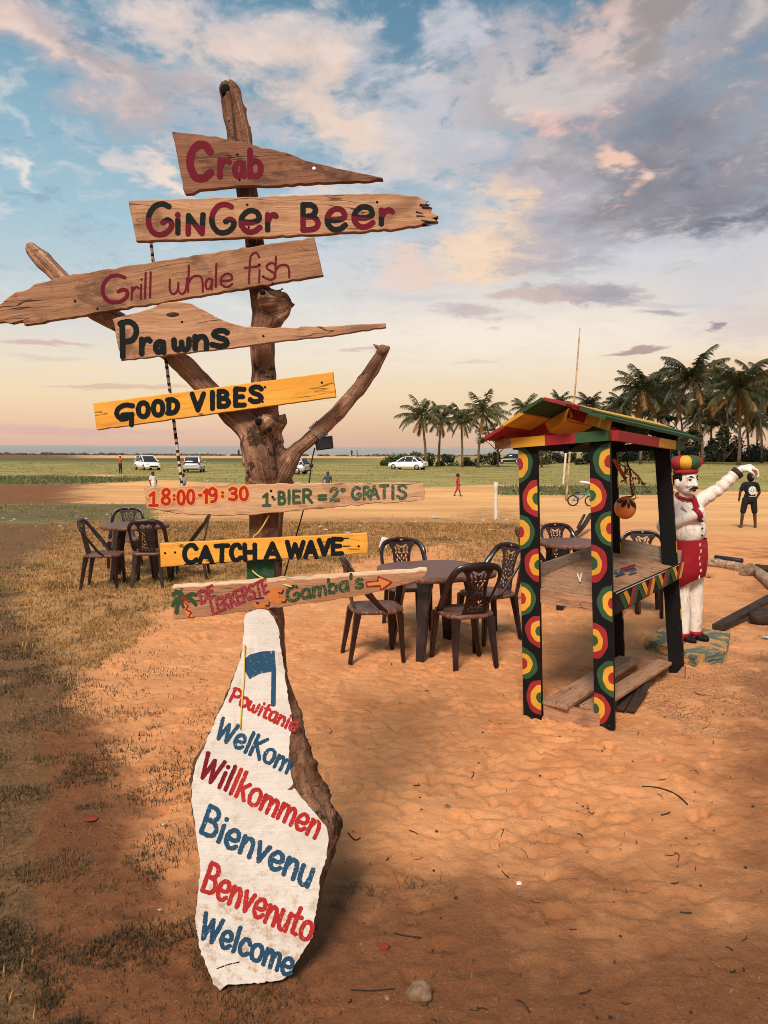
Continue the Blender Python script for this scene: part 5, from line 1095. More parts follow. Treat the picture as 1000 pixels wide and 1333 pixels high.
brush('chalk_mark', shf, [([(752, 748), (755, 757), (757, 747)], 1.1)], [M['post_white']], tray, off=.004)
for k, (pp, mt) in enumerate(((((800, 748), (812, 743), (815, 745), (803, 750)), 'slab_blue'), (((806, 741), (826, 735), (829, 737), (809, 744)), 'slab_dkred'), (((818, 745), (828, 741), (830, 743), (820, 747)), 'slab_blue'), (((798, 744), (803, 742), (805, 743), (800, 746)), 'let_green'))):
    patch('painted_mark', shf, [(pp, 0)], [M[mt]], tray, off=.004 + k * .0002)
# pallet at the foot
pal = bpy.data.objects.new('pallet', None); COL.objects.link(pal); pal.parent = stall
def pplank(name, pts, z, th, mt):
    bm = bmesh.new(); c = [atz(x, y, z) for x, y in pts]; o = c[0]; x = (c[2] + c[1] - c[0] - c[3]).normalized(); Mx = frame(x, Vector((0, 0, 1)).cross(x), (0, 0, 1), o)
    vs = [bm.verts.new(p) for p in c] + [bm.verts.new(p - Vector((0, 0, th))) for p in c]
    for f in ((0, 1, 2, 3), (7, 6, 5, 4), (0, 4, 5, 1), (1, 5, 6, 2), (2, 6, 7, 3), (3, 7, 4, 0)): bm.faces.new([vs[i] for i in f])
    bmesh.ops.recalc_face_normals(bm, faces=bm.faces); bmesh.ops.bevel(bm, geom=bm.edges[:], offset=.003, segments=1, affect='EDGES'); bm.transform(Mx.inverted()); obj(name, bm, mt, pal, Mx)
pplank('plank', [(706, 912), (806, 853), (833, 858), (739, 920)], .125, .024, M['pallet_wood'])
pplank('plank', [(754, 917), (857, 857), (875, 862), (783, 921)], .125, .024, M['pallet_wood'])
for nm, a, b_ in (('joist', A0 + e1 * .075, B0 - e1 * .03), ('joist', C0 + e1 * .07, D0 + e1 * .06)):
    bm = bmesh.new(); beam(bm, a + Vector((0, 0, .045)), b_ + Vector((0, 0, .045)), .05, .108, (0, 0, 1)); x = (b_ - a).normalized(); Mx = frame(x, Vector((0, 0, 1)).cross(x), (0, 0, 1), a); bm.transform(Mx.inverted()); obj(nm, bm, M['pallet_wood'], pal, Mx)
# coconut on its dried stalk, hung from the roof
hp = P(815, 592, 5.25); cc = P(814, 661, 5.25)
coco = tag(thing('hanging_coconut', cc, 'round orange coconut with dark cut leaf shapes hanging under the stall roof', 'coconut'))
bm = bmesh.new(); ball(bm, (0, 0, 0), (.076, .074, .082), None, 24, 16); obj('nut', bm, M['coconut'], coco)
shc = bmesh.new()
for (x, z, ang, ln, wd) in ((-.028, .034, 55, .066, .026), (.026, .036, 118, .060, .026), (.0, .022, 90, .045, .020), (-.05, .05, 30, .04, .02), (.05, .02, 100, .05, .02)):
    prev = None
    for k in range(9):
        t = k / 8 - .5; wv_ = wd * (1 - (2 * t) ** 2) ** .6 * .5; row = []
        for s_ in (-1, 1):
            X = x + math.cos(rad(ang)) * t * ln - math.sin(rad(ang)) * wv_ * s_; Z = z + math.sin(rad(ang)) * t * ln + math.cos(rad(ang)) * wv_ * s_
            Yv = -.0745 * math.sqrt(max(.02, 1 - (X / .077) ** 2 - (Z / .083) ** 2)) - .0022; row.append(shc.verts.new((X, Yv, Z)))
        if prev: shc.faces.new((prev[0], row[0], row[1], prev[1]))
        prev = row
obj('cut_shape', shc, M['dark_wood'], coco)
bm = bmesh.new(); tube(bm, catmull([tuple(P(815, 580, 5.25)), tuple(P(816, 600, 5.25)), tuple(P(820, 612, 5.25)), tuple(P(821, 632, 5.25)), tuple(P(824, 645, 5.25)), tuple(cc + Vector((.0, 0, .078)))], 4), .006, 6)
bm.transform(Matrix.Translation(cc).inverted()); obj('cord', bm, M['twig'], coco)
bm = bmesh.new(); rr = random.Random(4)
for tip, n_ in (((803, 600), 8), ((812, 625), 8), ((845, 640), 9), ((838, 632), 9), ((822, 650), 8), ((828, 650), 8), ((812, 612), 6)):
    a = P(820, 610, 5.25); b_ = P(*tip, 5.25 + rr.uniform(-.05, .05)); tube(bm, [a, a.lerp(b_, .5) + Vector((0, 0, .02)), b_], [.004, .003, .002], 5)
    for k in range(n_ * 2):
        p = a.lerp(b_, rr.uniform(.3, 1.05)); d = Vector((rr.uniform(-1, 1), rr.uniform(-1, 1), rr.uniform(-1.2, .5))).normalized() * rr.uniform(.018, .04); s_ = Vector((rr.uniform(-1, 1), rr.uniform(-1, 1), rr.uniform(-1, 1))).normalized() * .009
        vs = [bm.verts.new(x) for x in (p, p + d * .5 + s_, p + d, p + d * .5 - s_)]; bm.faces.new(vs)
bm.transform(Matrix.Translation(cc).inverted()); obj('dried_stalk', bm, M['dried'], coco)
bm = bmesh.new(); vs = [bm.verts.new(P(x, y, 5.24 + dy)) for x, y, dy in ((797, 598, 0), (801, 597, -.01), (813, 616, -.02), (818, 632, 0), (812, 624, .02), (803, 610, .01))]; bm.faces.new(vs); bmesh.ops.solidify(bm, geom=bm.faces[:], thickness=.004); bm.transform(Matrix.Translation(cc).inverted()); obj('dried_husk', bm, M['coconut'], coco)
# ------------------------------------------------------------------ moulded plastic chairs and tables
def ring_sweep(bm, path, w, t, axis_w, n=10):
    """elliptical strip along a path; axis_w(i) gives the direction of its width"""
    rings = []; P_ = [Vector(p) for p in path]
    for i, p in enumerate(P_):
        d = (P_[min(i + 1, len(P_) - 1)] - P_[max(i - 1, 0)]).normalized(); aw = Vector(axis_w(i)); aw = (aw - d * aw.dot(d)).normalized(); at = d.cross(aw)
        ww = w(i) if callable(w) else w
        rings.append([bm.verts.new(p + aw * (math.cos(k * math.tau / n) * ww / 2) + at * (math.sin(k * math.tau / n) * t / 2)) for k in range(n)])
    for a, b in zip(rings, rings[1:]):
        for k in range(n): bm.faces.new((a[k], a[(k + 1) % n], b[(k + 1) % n], b[k])).smooth = True
    bm.faces.new(rings[0][::-1]); bm.faces.new(rings[-1]); bmesh.ops.recalc_face_normals(bm, faces=bm.faces)
def make_chair():
    """faces +Y; back at -Y"""
    t = thing('plastic_chair', (0, 0, 0), '', 'chair', 'brown plastic chairs set round the tables')
    bm = bmesh.new(); n = 28; rings = []
    for f, z in ((.0, .432), (.5, .430), (.82, .434), (.93, .440), (1., .432), (1.0, .408), (.94, .402), (.3, .402)):
        rings.append([bm.verts.new((.212 * f * math.copysign(abs(math.cos(a)) ** .55, math.cos(a)), .005 + .215 * f * math.copysign(abs(math.sin(a)) ** .55, math.sin(a)), z)) for a in [k * math.tau / n for k in range(n)]])
    for a, b in zip(rings[1:], rings[2:]):
        for k in range(n): bm.faces.new((a[k], b[k], b[(k + 1) % n], a[(k + 1) % n])).smooth = True
    bm.faces.new(rings[1]); bm.faces.new(rings[-1][::-1]); bmesh.ops.delete(bm, geom=rings[0], context='VERTS'); bmesh.ops.recalc_face_normals(bm, faces=bm.faces)
    obj('seat', bm, M['plastic_top'], t)
    bm = bmesh.new(); half = [(.203, .045, .425), (.210, -.025, .49), (.214, -.10, .59), (.214, -.17, .68), (.207, -.222, .752), (.172, -.254, .808), (.10, -.272, .834), (0, -.278, .842)]
    path = half + [(-x, y, z) for x, y, z in half[-2::-1]]; path = catmull(path, 4); L = len(path)
    ring_sweep(bm, path, lambda i: .052 + .012 * abs(i / (L - 1) - .5), .022, lambda i: (path[i][0] * .9, .25 if path[i][2] < .7 else 0.05, (path[i][2] - .60) * (1. if path[i][2] > .7 else .2)) if True else None)
    fr = obj('back_frame', bm, M['plastic'], t)
    bm = bmesh.new(); lathe(bm, [(.0001, 0), (.015, 0), (.013, .003), (.0001, .004)], 12, Matrix.Translation((0, -.268, .842)) @ Matrix.Rotation(rad(-80), 4, 'X') @ Matrix.Diagonal((1, .6, 1, 1))); obj('badge', bm, M['rope'], fr)
    h = .0045; xs = np.arange(-.13, .13, h); ys = np.arange(0, .42, h); X, Y = np.meshgrid(xs, ys); v = Y / .40
    hw = .085 + .035 * (2 * v - 1.0) ** 2 * np.where(v > .5, 1.15, .7) + .03 * sm(.8, 1., v)
    D = np.maximum(np.abs(X) - hw, np.maximum(-Y + .004, Y - .395))
    ax = np.abs(X)
    def leaf(cx, cy, a, b, th):
        c, s = math.cos(th), math.sin(th); u = (ax - cx) * c + (Y - cy) * s; w = -(ax - cx) * s + (Y - cy) * c; return b * (1 - np.sqrt((u / a) ** 2 + (w / b) ** 2))
    for (cx, cy, a, b, th) in ((.030, .355, .030, .011, .5), (.060, .335, .022, .010, 1.3), (.026, .325, .022, .009, 1.0), (.0, .345, .007, .014, 0), (.055, .298, .020, .008, 2.2), (.022, .292, .018, .008, .3),
                               (.042, .262, .02, .008, 1.2), (.0, .262, .008, .018, 0), (.020, .235, .016, .007, 1.0), (.048, .222, .018, .007, 1.7), (.030, .195, .016, .007, .4), (.052, .178, .02, .007, 1.5), (.0, .2, .007, .018, 0), (.022, .160, .018, .007, 1.2),
                               (.050, .130, .020, .008, 1.1), (.026, .115, .016, .008, 2.1), (.0, .125, .007, .016, 0), (.060, .095, .016, .007, .6), (.032, .078, .020, .008, .9), (.0, .075, .008, .012, 0), (.058, .06, .016, .007, 1.5), (.02, .045, .014, .007, .2)):
        D = np.maximum(D, leaf(cx, cy, a, b, th))
    Vq, Fs = iso(D, xs[0], ys[0], h)
    crv = lambda x, y: (x, -.188 - .088 * (y / .40) ** .85 - .9 * x * x * 0 + .6 * x * x, .425 + y)
    me = np_mesh('splat', [crv(x, y) for x, y in Vq], Fs); bm = bmesh.new(); bm.from_mesh(me); bmesh.ops.recalc_face_normals(bm, faces=bm.faces); bmesh.ops.solidify(bm, geom=bm.faces[:], thickness=.007); bpy.data.meshes.remove(me)
    obj('splat', bm, M['plastic'], t)
    for sx in (-1, 1):
        for sy in (-1, 1):
            bm = bmesh.new(); a = Vector((sx * (.178 if sy > 0 else .150), .165 if sy > 0 else -.175, .412)); b = Vector((sx * (.200 if sy > 0 else .178), .195 if sy > 0 else -.245, 0.))
            box_pts = []
            for p, w, d in ((a, .062, .058), (a.lerp(b, .35), .050, .044), (b, .036, .030)):
                box_pts.append([bm.verts.new(p + Vector((x * w / 2, y * d / 2, 0))) for x, y in ((-1, -1), (1, -1), (1, 1), (-1, 1))])
            for r0, r1 in zip(box_pts, box_pts[1:]):
                for k in range(4): bm.faces.new((r0[k], r0[(k + 1) % 4], r1[(k + 1) % 4], r1[k]))
            bm.faces.new(box_pts[0][::-1]); bm.faces.new(box_pts[-1]); bmesh.ops.recalc_face_normals(bm, faces=bm.faces); bmesh.ops.bevel(bm, geom=bm.edges[:], offset=.006, segments=2, affect='EDGES')
            obj('leg', bm, M['plastic'], t)
    return t
chair0 = make_chair(); used_ = [False]
def place_chair(p, face, label, tilt=0.):
    c = chair0 if not used_[0] else copy_tree(chair0); used_[0] = True
    z = gsurf(p.x, p.y); c.location = (p.x, p.y, z - .006); c.rotation_euler = (0, 0, math.atan2(-face[0], face[1])); c['label'] = label
def make_table(name, label, expo, r, topm, z=.72):
    t = thing(name, (0, 0, 0), label, 'table'); bm = bmesh.new(); n = 56; rings = []
    for f, zz in ((.88, z - .003), (.955, z), (.99, z - .004), (1., z - .014), (.995, z - .04), (.975, z - .044), (.965, z - .022), (.5, z - .022)):
        rings.append([bm.verts.new((r * f * math.copysign(abs(math.cos(a)) ** expo, math.cos(a)), r * f * math.copysign(abs(math.sin(a)) ** expo, math.sin(a)), zz)) for a in [k * math.tau / n for k in range(n)]])
    for a, b in zip(rings, rings[1:]):
        for k in range(n): bm.faces.new((a[k], b[k], b[(k + 1) % n], a[(k + 1) % n])).smooth = True
    bm.faces.new(rings[0]); bm.faces.new(rings[-1][::-1]); bmesh.ops.recalc_face_normals(bm, faces=bm.faces); obj('tabletop', bm, topm, t)
    for k in range(4):
        a_ = math.pi / 4 + k * math.pi / 2; d = Vector((math.cos(a_), math.sin(a_), 0)); s = Vector((-d.y, d.x, 0)); bm = bmesh.new(); rows = []
        for f, zz, w, dd in ((.56, z - .024, .15, .07), (.62, z - .16, .11, .06), (.70, .30, .088, .05), (.80, 0, .074, .042)):
            p = d * (r * 1.08 * f) + Vector((0, 0, zz)); rows.append([bm.verts.new(p + s * (x * w / 2) + d * (y * dd / 2)) for x, y in ((-1, -1), (1, -1), (1, 1), (-1, 1))])
        for r0, r1 in zip(rows, rows[1:]):
            for q in range(4): bm.faces.new((r0[q], r0[(q + 1) % 4], r1[(q + 1) % 4], r1[q]))
        bm.faces.new(rows[0][::-1]); bm.faces.new(rows[-1]); bmesh.ops.recalc_face_normals(bm, faces=bm.faces); bmesh.ops.bevel(bm, geom=bm.edges[:], offset=.008, segments=2, affect='EDGES'); obj('leg', bm, M['plastic'], t)
    return t
def put(t, p, rz=0.): t.location = (p.x, p.y, gsurf(p.x, p.y) - .006); t.rotation_euler = (0, 0, rz)
put(make_table('plastic_table', 'brown square plastic table with rounded corners, among four chairs beside the signpost', .62, .46, M['plastic_top']), G(566, 846), rad(24))
put(make_table('plastic_table', 'round brown plastic table on the dry grass at the left', 1.0, .44, M['plastic_top']), G(178, 752), rad(12))
place_chair(G(603, 861), (-.32, .95), 'nearest chair, its dark back to us, in front of the square table')
place_chair(G(488, 855), (.95, .22), 'chair seen side on at the left of the square table, under the arrow sign')
place_chair(G(529, 817), (.18, -.98), 'chair facing us behind the square table, beside the white box in the grass')
place_chair(G(634, 832), (-.85, -.50), 'chair facing left at the right end of the square table')
place_chair(G(137, 764), (.97, .10), 'leftmost chair, side on, at the round table on the grass')
place_chair(G(164, 739), (.12, -.99), 'chair behind the round table on the grass, facing us')
place_chair(G(197, 761), (-.12, .99), 'chair with its back to us in front of the round table on the grass')
place_chair(G(247, 752), (-.96, -.12), 'chair half hidden behind the CATCH A WAVE board')
p = atz(722, 684, .83); place_chair(p + Vector((.09, -.26, 0)), (.32, -.95), 'chair facing us behind the stall, seen between its two front posts')
p = atz(678, 692, .80); place_chair(G(704, 786), (.97, .12), 'chair almost wholly hidden by the left front post of the stall')
p = atz(834, 693, .83); place_chair(p + Vector((-.06, -.26, 0)), (-.30, -.95), 'chair facing us behind the right side of the stall tray')
p = atz(744, 705, .715); put(make_table('plastic_table', 'brown plastic table seen over the tray between the front posts of the stall', .75, .36, M['plastic_top']), p, .2)
p = atz(806, 709, .715); put(make_table('plastic_table', 'small round black table behind the stall tray', 1.0, .27, M['plastic']), p, .1)
# ------------------------------------------------------------------ the chef statue
fp = atz(899, 833, .095); fp = Vector((fp.x, fp.y, .095))
st = thing('chef_statue', fp, 'life-size painted chef statue in a striped puffy hat and red apron, arm stretched out', 'statue')
FA = rad(22); HS = 1.06; c35 = Vector((math.sin(FA), -math.cos(FA), 0)); r35 = Vector((math.cos(FA), math.sin(FA), 0)); Zv = Vector((0, 0, 1))
hc = Vector((-.045, -.015, 1.372))
Rh = frame(r35 * HS, -c35 * HS, (0, 0, HS), (0, 0, 0))
def hd(r, f, z): return hc + (r35 * r + c35 * f + Zv * z) * HS
pt = [('e', hc + Zv * .012, (.080, .096, .112), Rh), ('e', hd(0, .028, -.055), (.060, .060, .052), Rh), ('c', hd(0, .066, -.080), .024, hd(0, .06, -.072), .026, 12),
      ('c', hd(0, .088, .022), .011, hd(0, .106, -.022), .017, 12), ('e', hd(-.016, .090, -.024), (.011, .011, .009)), ('e', hd(.016, .090, -.024), (.011, .011, .009)),
      ('e', hd(-.041, .066, -.022), (.024, .022, .02)), ('e', hd(.041, .066, -.022), (.024, .022, .02)), ('c', hd(-.05, .076, .038), .010, hd(.05, .076, .038), .010, 10),
      ('e', hd(-.084, -.008, -.005), (.012, .022, .036), Rh), ('e', hd(.084, -.008, -.005), (.012, .022, .036), Rh), ('c', hd(-.018, .084, -.060), .008, hd(.018, .084, -.060), .008, 10),
      ('c', (-.045, .0, 1.20), .058, (-.045, -.008, 1.31), .052),
      ('c', (-.125, .01, 1.175), .066, (.075, .01, 1.195), .066), ('e', (-.028, .0, 1.08), (.158, .105, .16)), ('e', (-.022, -.015, .955), (.150, .112, .13)),
      ('c', (-.085, 0, .80), .088, (-.075, .0, .45), .066), ('c', (-.075, 0, .45), .066, (-.066, 0, .05), .054), ('c', (.055, .02, .80), .086, (.060, .03, .45), .064), ('c', (.060, .03, .45), .064, (.060, .035, .05), .052),
      ('c', (.075, .01, 1.195), .064, (.235, -.02, 1.315), .055), ('c', (.235, -.02, 1.315), .055, (.385, -.04, 1.462), .047),
      ('c', (.385, -.04, 1.462), .032, (.425, -.045, 1.500), .028), ('c', (.425, -.045, 1.500), .030, (.495, -.055, 1.512), .028), ('c', (.435, -.075, 1.497), .026, (.50, -.085, 1.505), .022),
      ('c', (-.155, .0, 1.175), .060, (-.245, -.03, 1.005), .056), ('c', (-.245, -.03, 1.005), .056, (-.02, -.135, 1.105), .045), ('c', (-.02, -.135, 1.105), .032, (.035, -.125, 1.135), .030)]
for k, (dy, l1, l2) in enumerate(((-.098, .040, .034), (-.078, .048, .040), (-.056, .046, .042), (-.034, .040, .036))):       # drooping fingers
    a = Vector((.500 - k * .002, dy, 1.506)); b = a + Vector((l1 * .85, -.004, -.018)); c = b + Vector((l2 * .35, 0, -l2)); d = c + Vector((-.006, 0, -.026))
    pt += [('c', a, .0125, b, .012, 8), ('c', b, .012, c, .0108, 8), ('c', c, .0108, d, .0092, 8)]
pt += [('c', (.455, -.10, 1.490), .014, (.485, -.118, 1.468), .0125, 8), ('c', (.485, -.118, 1.468), .0125, (.505, -.112, 1.445), .010, 8)]
def arm_(v): return (v[0] if v[0] < .09 else .09 + (v[0] - .09) * .98, v[1], v[2] - .035 * min(1, max(0, (v[0] - .09) / .3)))
pt = [tuple(arm_(x) if hasattr(x, '__len__') and len(x) == 3 and x[2] > 1.19 and x[0] > .09 else x for x in p_) for p_ in pt]
bmsh = blob(pt, .0075, 3, .5)
V = getV(bmsh); nr_ = np.empty(len(V) * 3, np.float32); bmsh.vertices.foreach_get('normal', nr_); nr_ = nr_.reshape(-1, 3)
fold = g3(V, (16., 16., 7.)) * .006 * sm(1.22, 1.16, V[:, 2]) + g3(V, (34., 34., 12.)) * .003 * (V[:, 2] < 1.22) + .004 * np.sin((V[:, 0] * 60 + V[:, 2] * 70)) * sm(.14, .2, V[:, 0]) * sm(.40, .36, V[:, 0])
setV(bmsh, V + nr_ * fold[:, None]); obj('body', bmsh, M['statue_white'], st, smooth=True)
bm = bmesh.new(); n = 40; rings = []                         # red apron
for zz, rx, ry, dl in ((.885, .158, .122, 0), (.85, .164, .128, 0), (.74, .168, .134, .0), (.62, .158, .130, .02), (.535, .146, .124, .055), (.53, .136, .114, .055)):
    rings.append([bm.verts.new((-.018 + rx * math.cos(a) * (1 + .012 * math.sin(5 * a)), .005 + ry * math.sin(a), zz + dl * math.cos(a) + (0 if zz > .88 else .010 * math.sin(3 * a)))) for a in [k * math.tau / n for k in range(n)]])
for a, b in zip(rings, rings[1:]):
    for k in range(n): bm.faces.new((a[k], a[(k + 1) % n], b[(k + 1) % n], b[k])).smooth = True
bmesh.ops.recalc_face_normals(bm, faces=bm.faces); ap = obj('apron', bm, M['statue_red'], st)
bm = bmesh.new()
for k in range(6):
    z = .86 - k * .055; beam(bm, (.030 + .008 * math.sin(k * 2.), -.120 - .006 * math.sin(k), z), (.026 + .008 * math.sin(k * 2.1), -.121, z - .026), .007, .012, (0, 1, 0))
obj('apron_seam', bm, M['statue_white'], ap)
bm = bmesh.new()                                             # hat: band and eight puffs
hz = hc + Zv * .070 * HS; n = 64
lathe(bm, [(.091, 0), (.096, .012), (.096, .030), (.089, .036)], 32, Matrix.Translation(hz) @ Rh)
hat = obj('hat', bm, M['red'], st)
bm = bmesh.new(); rings = []
for f, z in ((.088, .032), (.108, .045), (.124, .072), (.126, .098), (.112, .122), (.080, .138), (.035, .143)):
    rings.append([bm.verts.new(hz + HS * Vector(((f * (1 - .10 * (1 - abs(math.sin(4 * a))) ** 2)) * math.cos(a), (f * (1 - .10 * (1 - abs(math.sin(4 * a))) ** 2)) * math.sin(a), z))) for a in [k * math.tau / n for k in range(n)]])
for a, b in zip(rings, rings[1:]):
    for k in range(n):
        f = bm.faces.new((a[k], a[(k + 1) % n], b[(k + 1) % n], b[k])); f.smooth = True; f.material_index = (1, 2, 0, 1, 2, 0, 2, 0)[(int(k / 8) - 5) % 8]
bm.faces.new(rings[-1]); obj('puffed_crown', bm, [M['red'], M['yellow'], M['green']], hat)
def bit(name, mt, fn, par=st):
    bm = bmesh.new(); fn(bm); return obj(name, bm, mt, par)
bit('hair', M['black'], lambda bm: [ball(bm, hd(-.072, -.018, .048), (.022, .040, .030), Rh), ball(bm, hd(-.076, .022, .040), (.010, .016, .030), Rh), ball(bm, hd(.076, .0, .045), (.012, .045, .030), Rh), ball(bm, hd(0, -.075, .02), (.07, .035, .06), Rh)])
for s_ in (-1, 1):
    bit('eyebrow', M['black'], lambda bm: tube(bm, [hd(s_ * .014, .095, .040), hd(s_ * .034, .091, .050), hd(s_ * .056, .072, .040)], [.004, .006, .003], 6))
    bit('eye', M['black'], lambda bm: [ball(bm, hd(s_ * .034, .080, .020), (.013, .010, .0055), Rh), tube(bm, [hd(s_ * .018, .086, .024), hd(s_ * .034, .090, .029), hd(s_ * .052, .074, .022)], .002, 5)])
    bit('moustache', M['black'], lambda bm: tube(bm, [hd(s_ * .002, .102, -.044), hd(s_ * .022, .096, -.046), hd(s_ * .044, .080, -.054)], [.009, .010, .003], 8))
bit('mouth', M['hole'], lambda bm: ball(bm, hd(0, .089, -.064), (.022, .006, .006), Rh))
bit('collar', M['statue_red'], lambda bm: tube(bm, [Vector((-.045, -.004, 1.262)) + (r35 * math.cos(a) * .072 + c35 * math.sin(a) * .070) + Zv * (-.022 * math.sin(a) - .012) for a in [k * math.tau / 24 for k in range(25)]], .014, 8, closed_ends=False))
bit('neck_scarf', M['statue_red'], lambda bm: [beam(bm, (-.006, -.086, 1.238), (.026, -.118, 1.09), .040, .014, (.3, -1, -.3), w2=.058), beam(bm, (.026, -.118, 1.09), (.030, -.126, 1.035), .058, .014, (.3, -1, -.3), w2=.012)])
bit('cuff', M['statue_red'], lambda bm: tube(bm, [(-.022, -.139, 1.104), (.010, -.137, 1.122)], [.052, .056], 16))
bit('cuff', M['dark_wood'], lambda bm: tube(bm, [arm_((.372, -.04, 1.449)), arm_((.404, -.042, 1.478))], [.050, .054], 16))
for x in (-1, 1):
    xx = -.066 if x < 0 else .060; yy = 0 if x < 0 else .035
    bit('trouser_hem', M['statue_red'], lambda bm: tube(bm, [(xx, yy, .034), (xx, yy, .072)], [.062, .060], 16))
    bit('shoe', M['black'], lambda bm: (capsule(bm, (xx, yy, .022), .040, (xx + .050, yy - .075, .014), .034), [v.co.__setitem__(2, max(v.co.z, .0)) for v in bm.verts]))
for z, x in ((1.045, .050), (.985, .048), (.925, .046)): bit('button', M['black'], lambda bm: ball(bm, (x, -.118 - (.008 if z < 1.03 else .006), z), (.009, .006, .009)))
bit('lapel', M['statue_white'], lambda bm: beam(bm, (-.105, -.100, 1.20), (-.02, -.116, 1.075), .05, .012, (.1, -1, 0), w2=.01))
st.rotation_euler = (0, -rad(2.6), rad(2))
# its worn green plinth
bm = bmesh.new(); q = [G(x, y) for x, y in ((838, 845), (905, 868), (944, 862), (950, 836), (870, 824))]
vs = [bm.verts.new((p.x, p.y, -.03)) for p in q] + [bm.verts.new((p.x, p.y, .092 + random.uniform(-.004, .002))) for p in q]
k = len(q)
for i in range(k): bm.faces.new((vs[i], vs[(i + 1) % k], vs[k + (i + 1) % k], vs[k + i]))
bm.faces.new(vs[k:]); bm.faces.new(vs[:k][::-1]); bmesh.ops.subdivide_edges(bm, edges=[e for e in bm.edges], cuts=6, use_grid_fill=True)
for v in bm.verts: v.co += Vector((random.gauss(0, .004), random.gauss(0, .004), 0))
bmesh.ops.recalc_face_normals(bm, faces=bm.faces)
tag(obj('statue_plinth', bm, M['plinth']), 'low worn green concrete plinth under the chef statue', 'plinth')
# ------------------------------------------------------------------ people
def person(p, H, heading, shirt, legsm, label, group=None, hair=True, head=1.0, stride=.0, armL=None, armR=None, long_=False, far=False, hat=None, bare=True, skirt=0., spread=.0, tee=True):
    """local frame faces -Y; joints in units of a 1.70 m figure"""
    k = H / 1.70; t = thing('person', (p.x, p.y, p.z), label, 'person', group, heading); vx = (.020 if not far else .035) * max(k, .6)
    hs = .105 * head; hipz, knz = .88, .47; hz_ = 1.70 - hs * 1.05
    LL = [((-.09 - spread * .3, 0, hipz), (-.10 - spread * .8, -.0 - stride * .9, knz), (-.10 - spread * 1.2, -stride * 1.6, .05)), ((.09 + spread * .3, 0, hipz), (.10 + spread * .8, stride * .9 - .02, knz), (.10 + spread * 1.2, stride * 1.9, .06))]
    armL = armL or ((-.20, .0, 1.36), (-.27, .02, 1.08), (-.25, -.06, .84)); armR = armR or ((.20, .0, 1.36), (.27, .02, 1.08), (.25, -.06, .84))
    S = lambda v: Vector(v) * k
    def c(a, ra, b, rb): return ('c', S(a), ra * k, S(b), rb * k, 10)
    body = [('e', S((0, -.01, hz_)), (hs * .80 * k, hs * .92 * k, hs * 1.06 * k)), c((0, 0, 1.36), .06, (0, -.005, hz_ - .06), .052), c((-.12, 0, 1.34), .075, (.12, 0, 1.34), .075), ('e', S((0, 0, 1.20)), (.155 * k, .10 * k, .19 * k)), ('e', S((0, 0, .95)), (.145 * k, .10 * k, .13 * k)),
            c((0, -.095 * head, hz_ - .01), .016, (0, -.112 * head, hz_ - .03), .018)]
    for s_ in (-1, 1): body.append(('e', S((s_ * hs * .82, 0, hz_ - .01)), (.014 * k, .022 * k, .032 * k)))
    for a, b, d in LL: body += [c(a, .085, b, .058), c(b, .058, d, .040), c((d[0], d[1] + .03, .035), .036, (d[0] * 1.1, d[1] - .11, .03), .030)]
    for a, b, d in (armL, armR):
        body += [c(a, .055, b, .042), c(b, .042, d, .032)]; dv = (Vector(d) - Vector(b)).normalized(); e = Vector(d) + dv * .07
        body += [c(d, .030, tuple(e), .036), c(tuple(e), .02, tuple(e + dv * .075), .014), c(tuple(Vector(d) + dv * .03), .014, tuple(Vector(d) + dv * .07 + Vector((0, -.05, 0))), .011)]
    obj('body', blob(body, vx * .75, 2, .4), M['skin'], t, smooth=True)
    sh_ = [c((-.13, 0, 1.345), .088, (.13, 0, 1.345), .088), ('e', S((0, 0, 1.20)), (.178 * k, .122 * k, .20 * k)), c((-.075, 0, .98), .105, (.075, 0, .98), .105)]
    for a, b, d in (armL, armR): sh_.append(c(a, .072, tuple(Vector(a).lerp(Vector(b), .62)), .066))
    if skirt: sh_.append(c((-.08, 0, .98 - skirt), .115, (.08, 0, .98 - skirt), .115)); sh_.append(c((0, 0, 1.0), .15, (0, 0, .98 - skirt), .14))
    so_ = obj('shirt', blob(sh_, vx, 3, .5), shirt, t, smooth=True)
    lg = [c((-.07, 0, .93), .108, (.07, 0, .93), .108)]
    for a, b, d in LL:
        lg.append(c(a, .105, tuple(Vector(a).lerp(Vector(b), .9)), .088))
        if long_: lg += [c(b, .074, d, .056)]
    obj('trousers' if long_ else 'shorts', blob(lg, vx, 2, .4), legsm, t, smooth=True)
    if hat: obj('hat', blob([('e', S((0, -.01, hz_ + hs * .55)), (hs * .98 * k, hs * 1.1 * k, hs * .62 * k)), ('e', S((0, -.05, hz_ + hs * .35)), (hs * 1.15 * k, hs * 1.5 * k, .02 * k))], vx * .7, 2), hat, t, smooth=True)
    else: obj('hair', blob([('e', S((0, .012, hz_ + hs * .22)), (hs * .90 * k, hs * 1.02 * k, hs * .98 * k)), ('e', S((0, .035, hz_ - .02)), (hs * .80 * k, hs * .8 * k, hs * .9 * k))], vx * .6, 1), M['hair'], t, smooth=True)
    if not far:
        bm = bmesh.new()
        for s_ in (-1, 1): ball(bm, S((s_ * .036 * head, -.094 * head, hz_ + .015)), (.012 * k, .008 * k, .007 * k))
        obj('eyes', bm, M['tee_white'], t)
        bm = bmesh.new(); ball(bm, S((0, -.094 * head, hz_ - .055)), (.026 * k, .008 * k, .007 * k)); obj('lips', bm, M['let_red'], t)
    return t, so_, k
boy, bshirt, k = person(G(974, 687), 1.34, math.pi, M['tee_black'], M['tee_black'], 'boy seen from behind in a black T-shirt with a round white print', head=1.18, spread=.10, skirt=.12,
    armL=((-.20, 0, 1.34), (-.30, .0, 1.10), (-.27, -.10, .92)), armR=((.20, 0, 1.34), (.30, .0, 1.10), (.27, -.10, .92)))
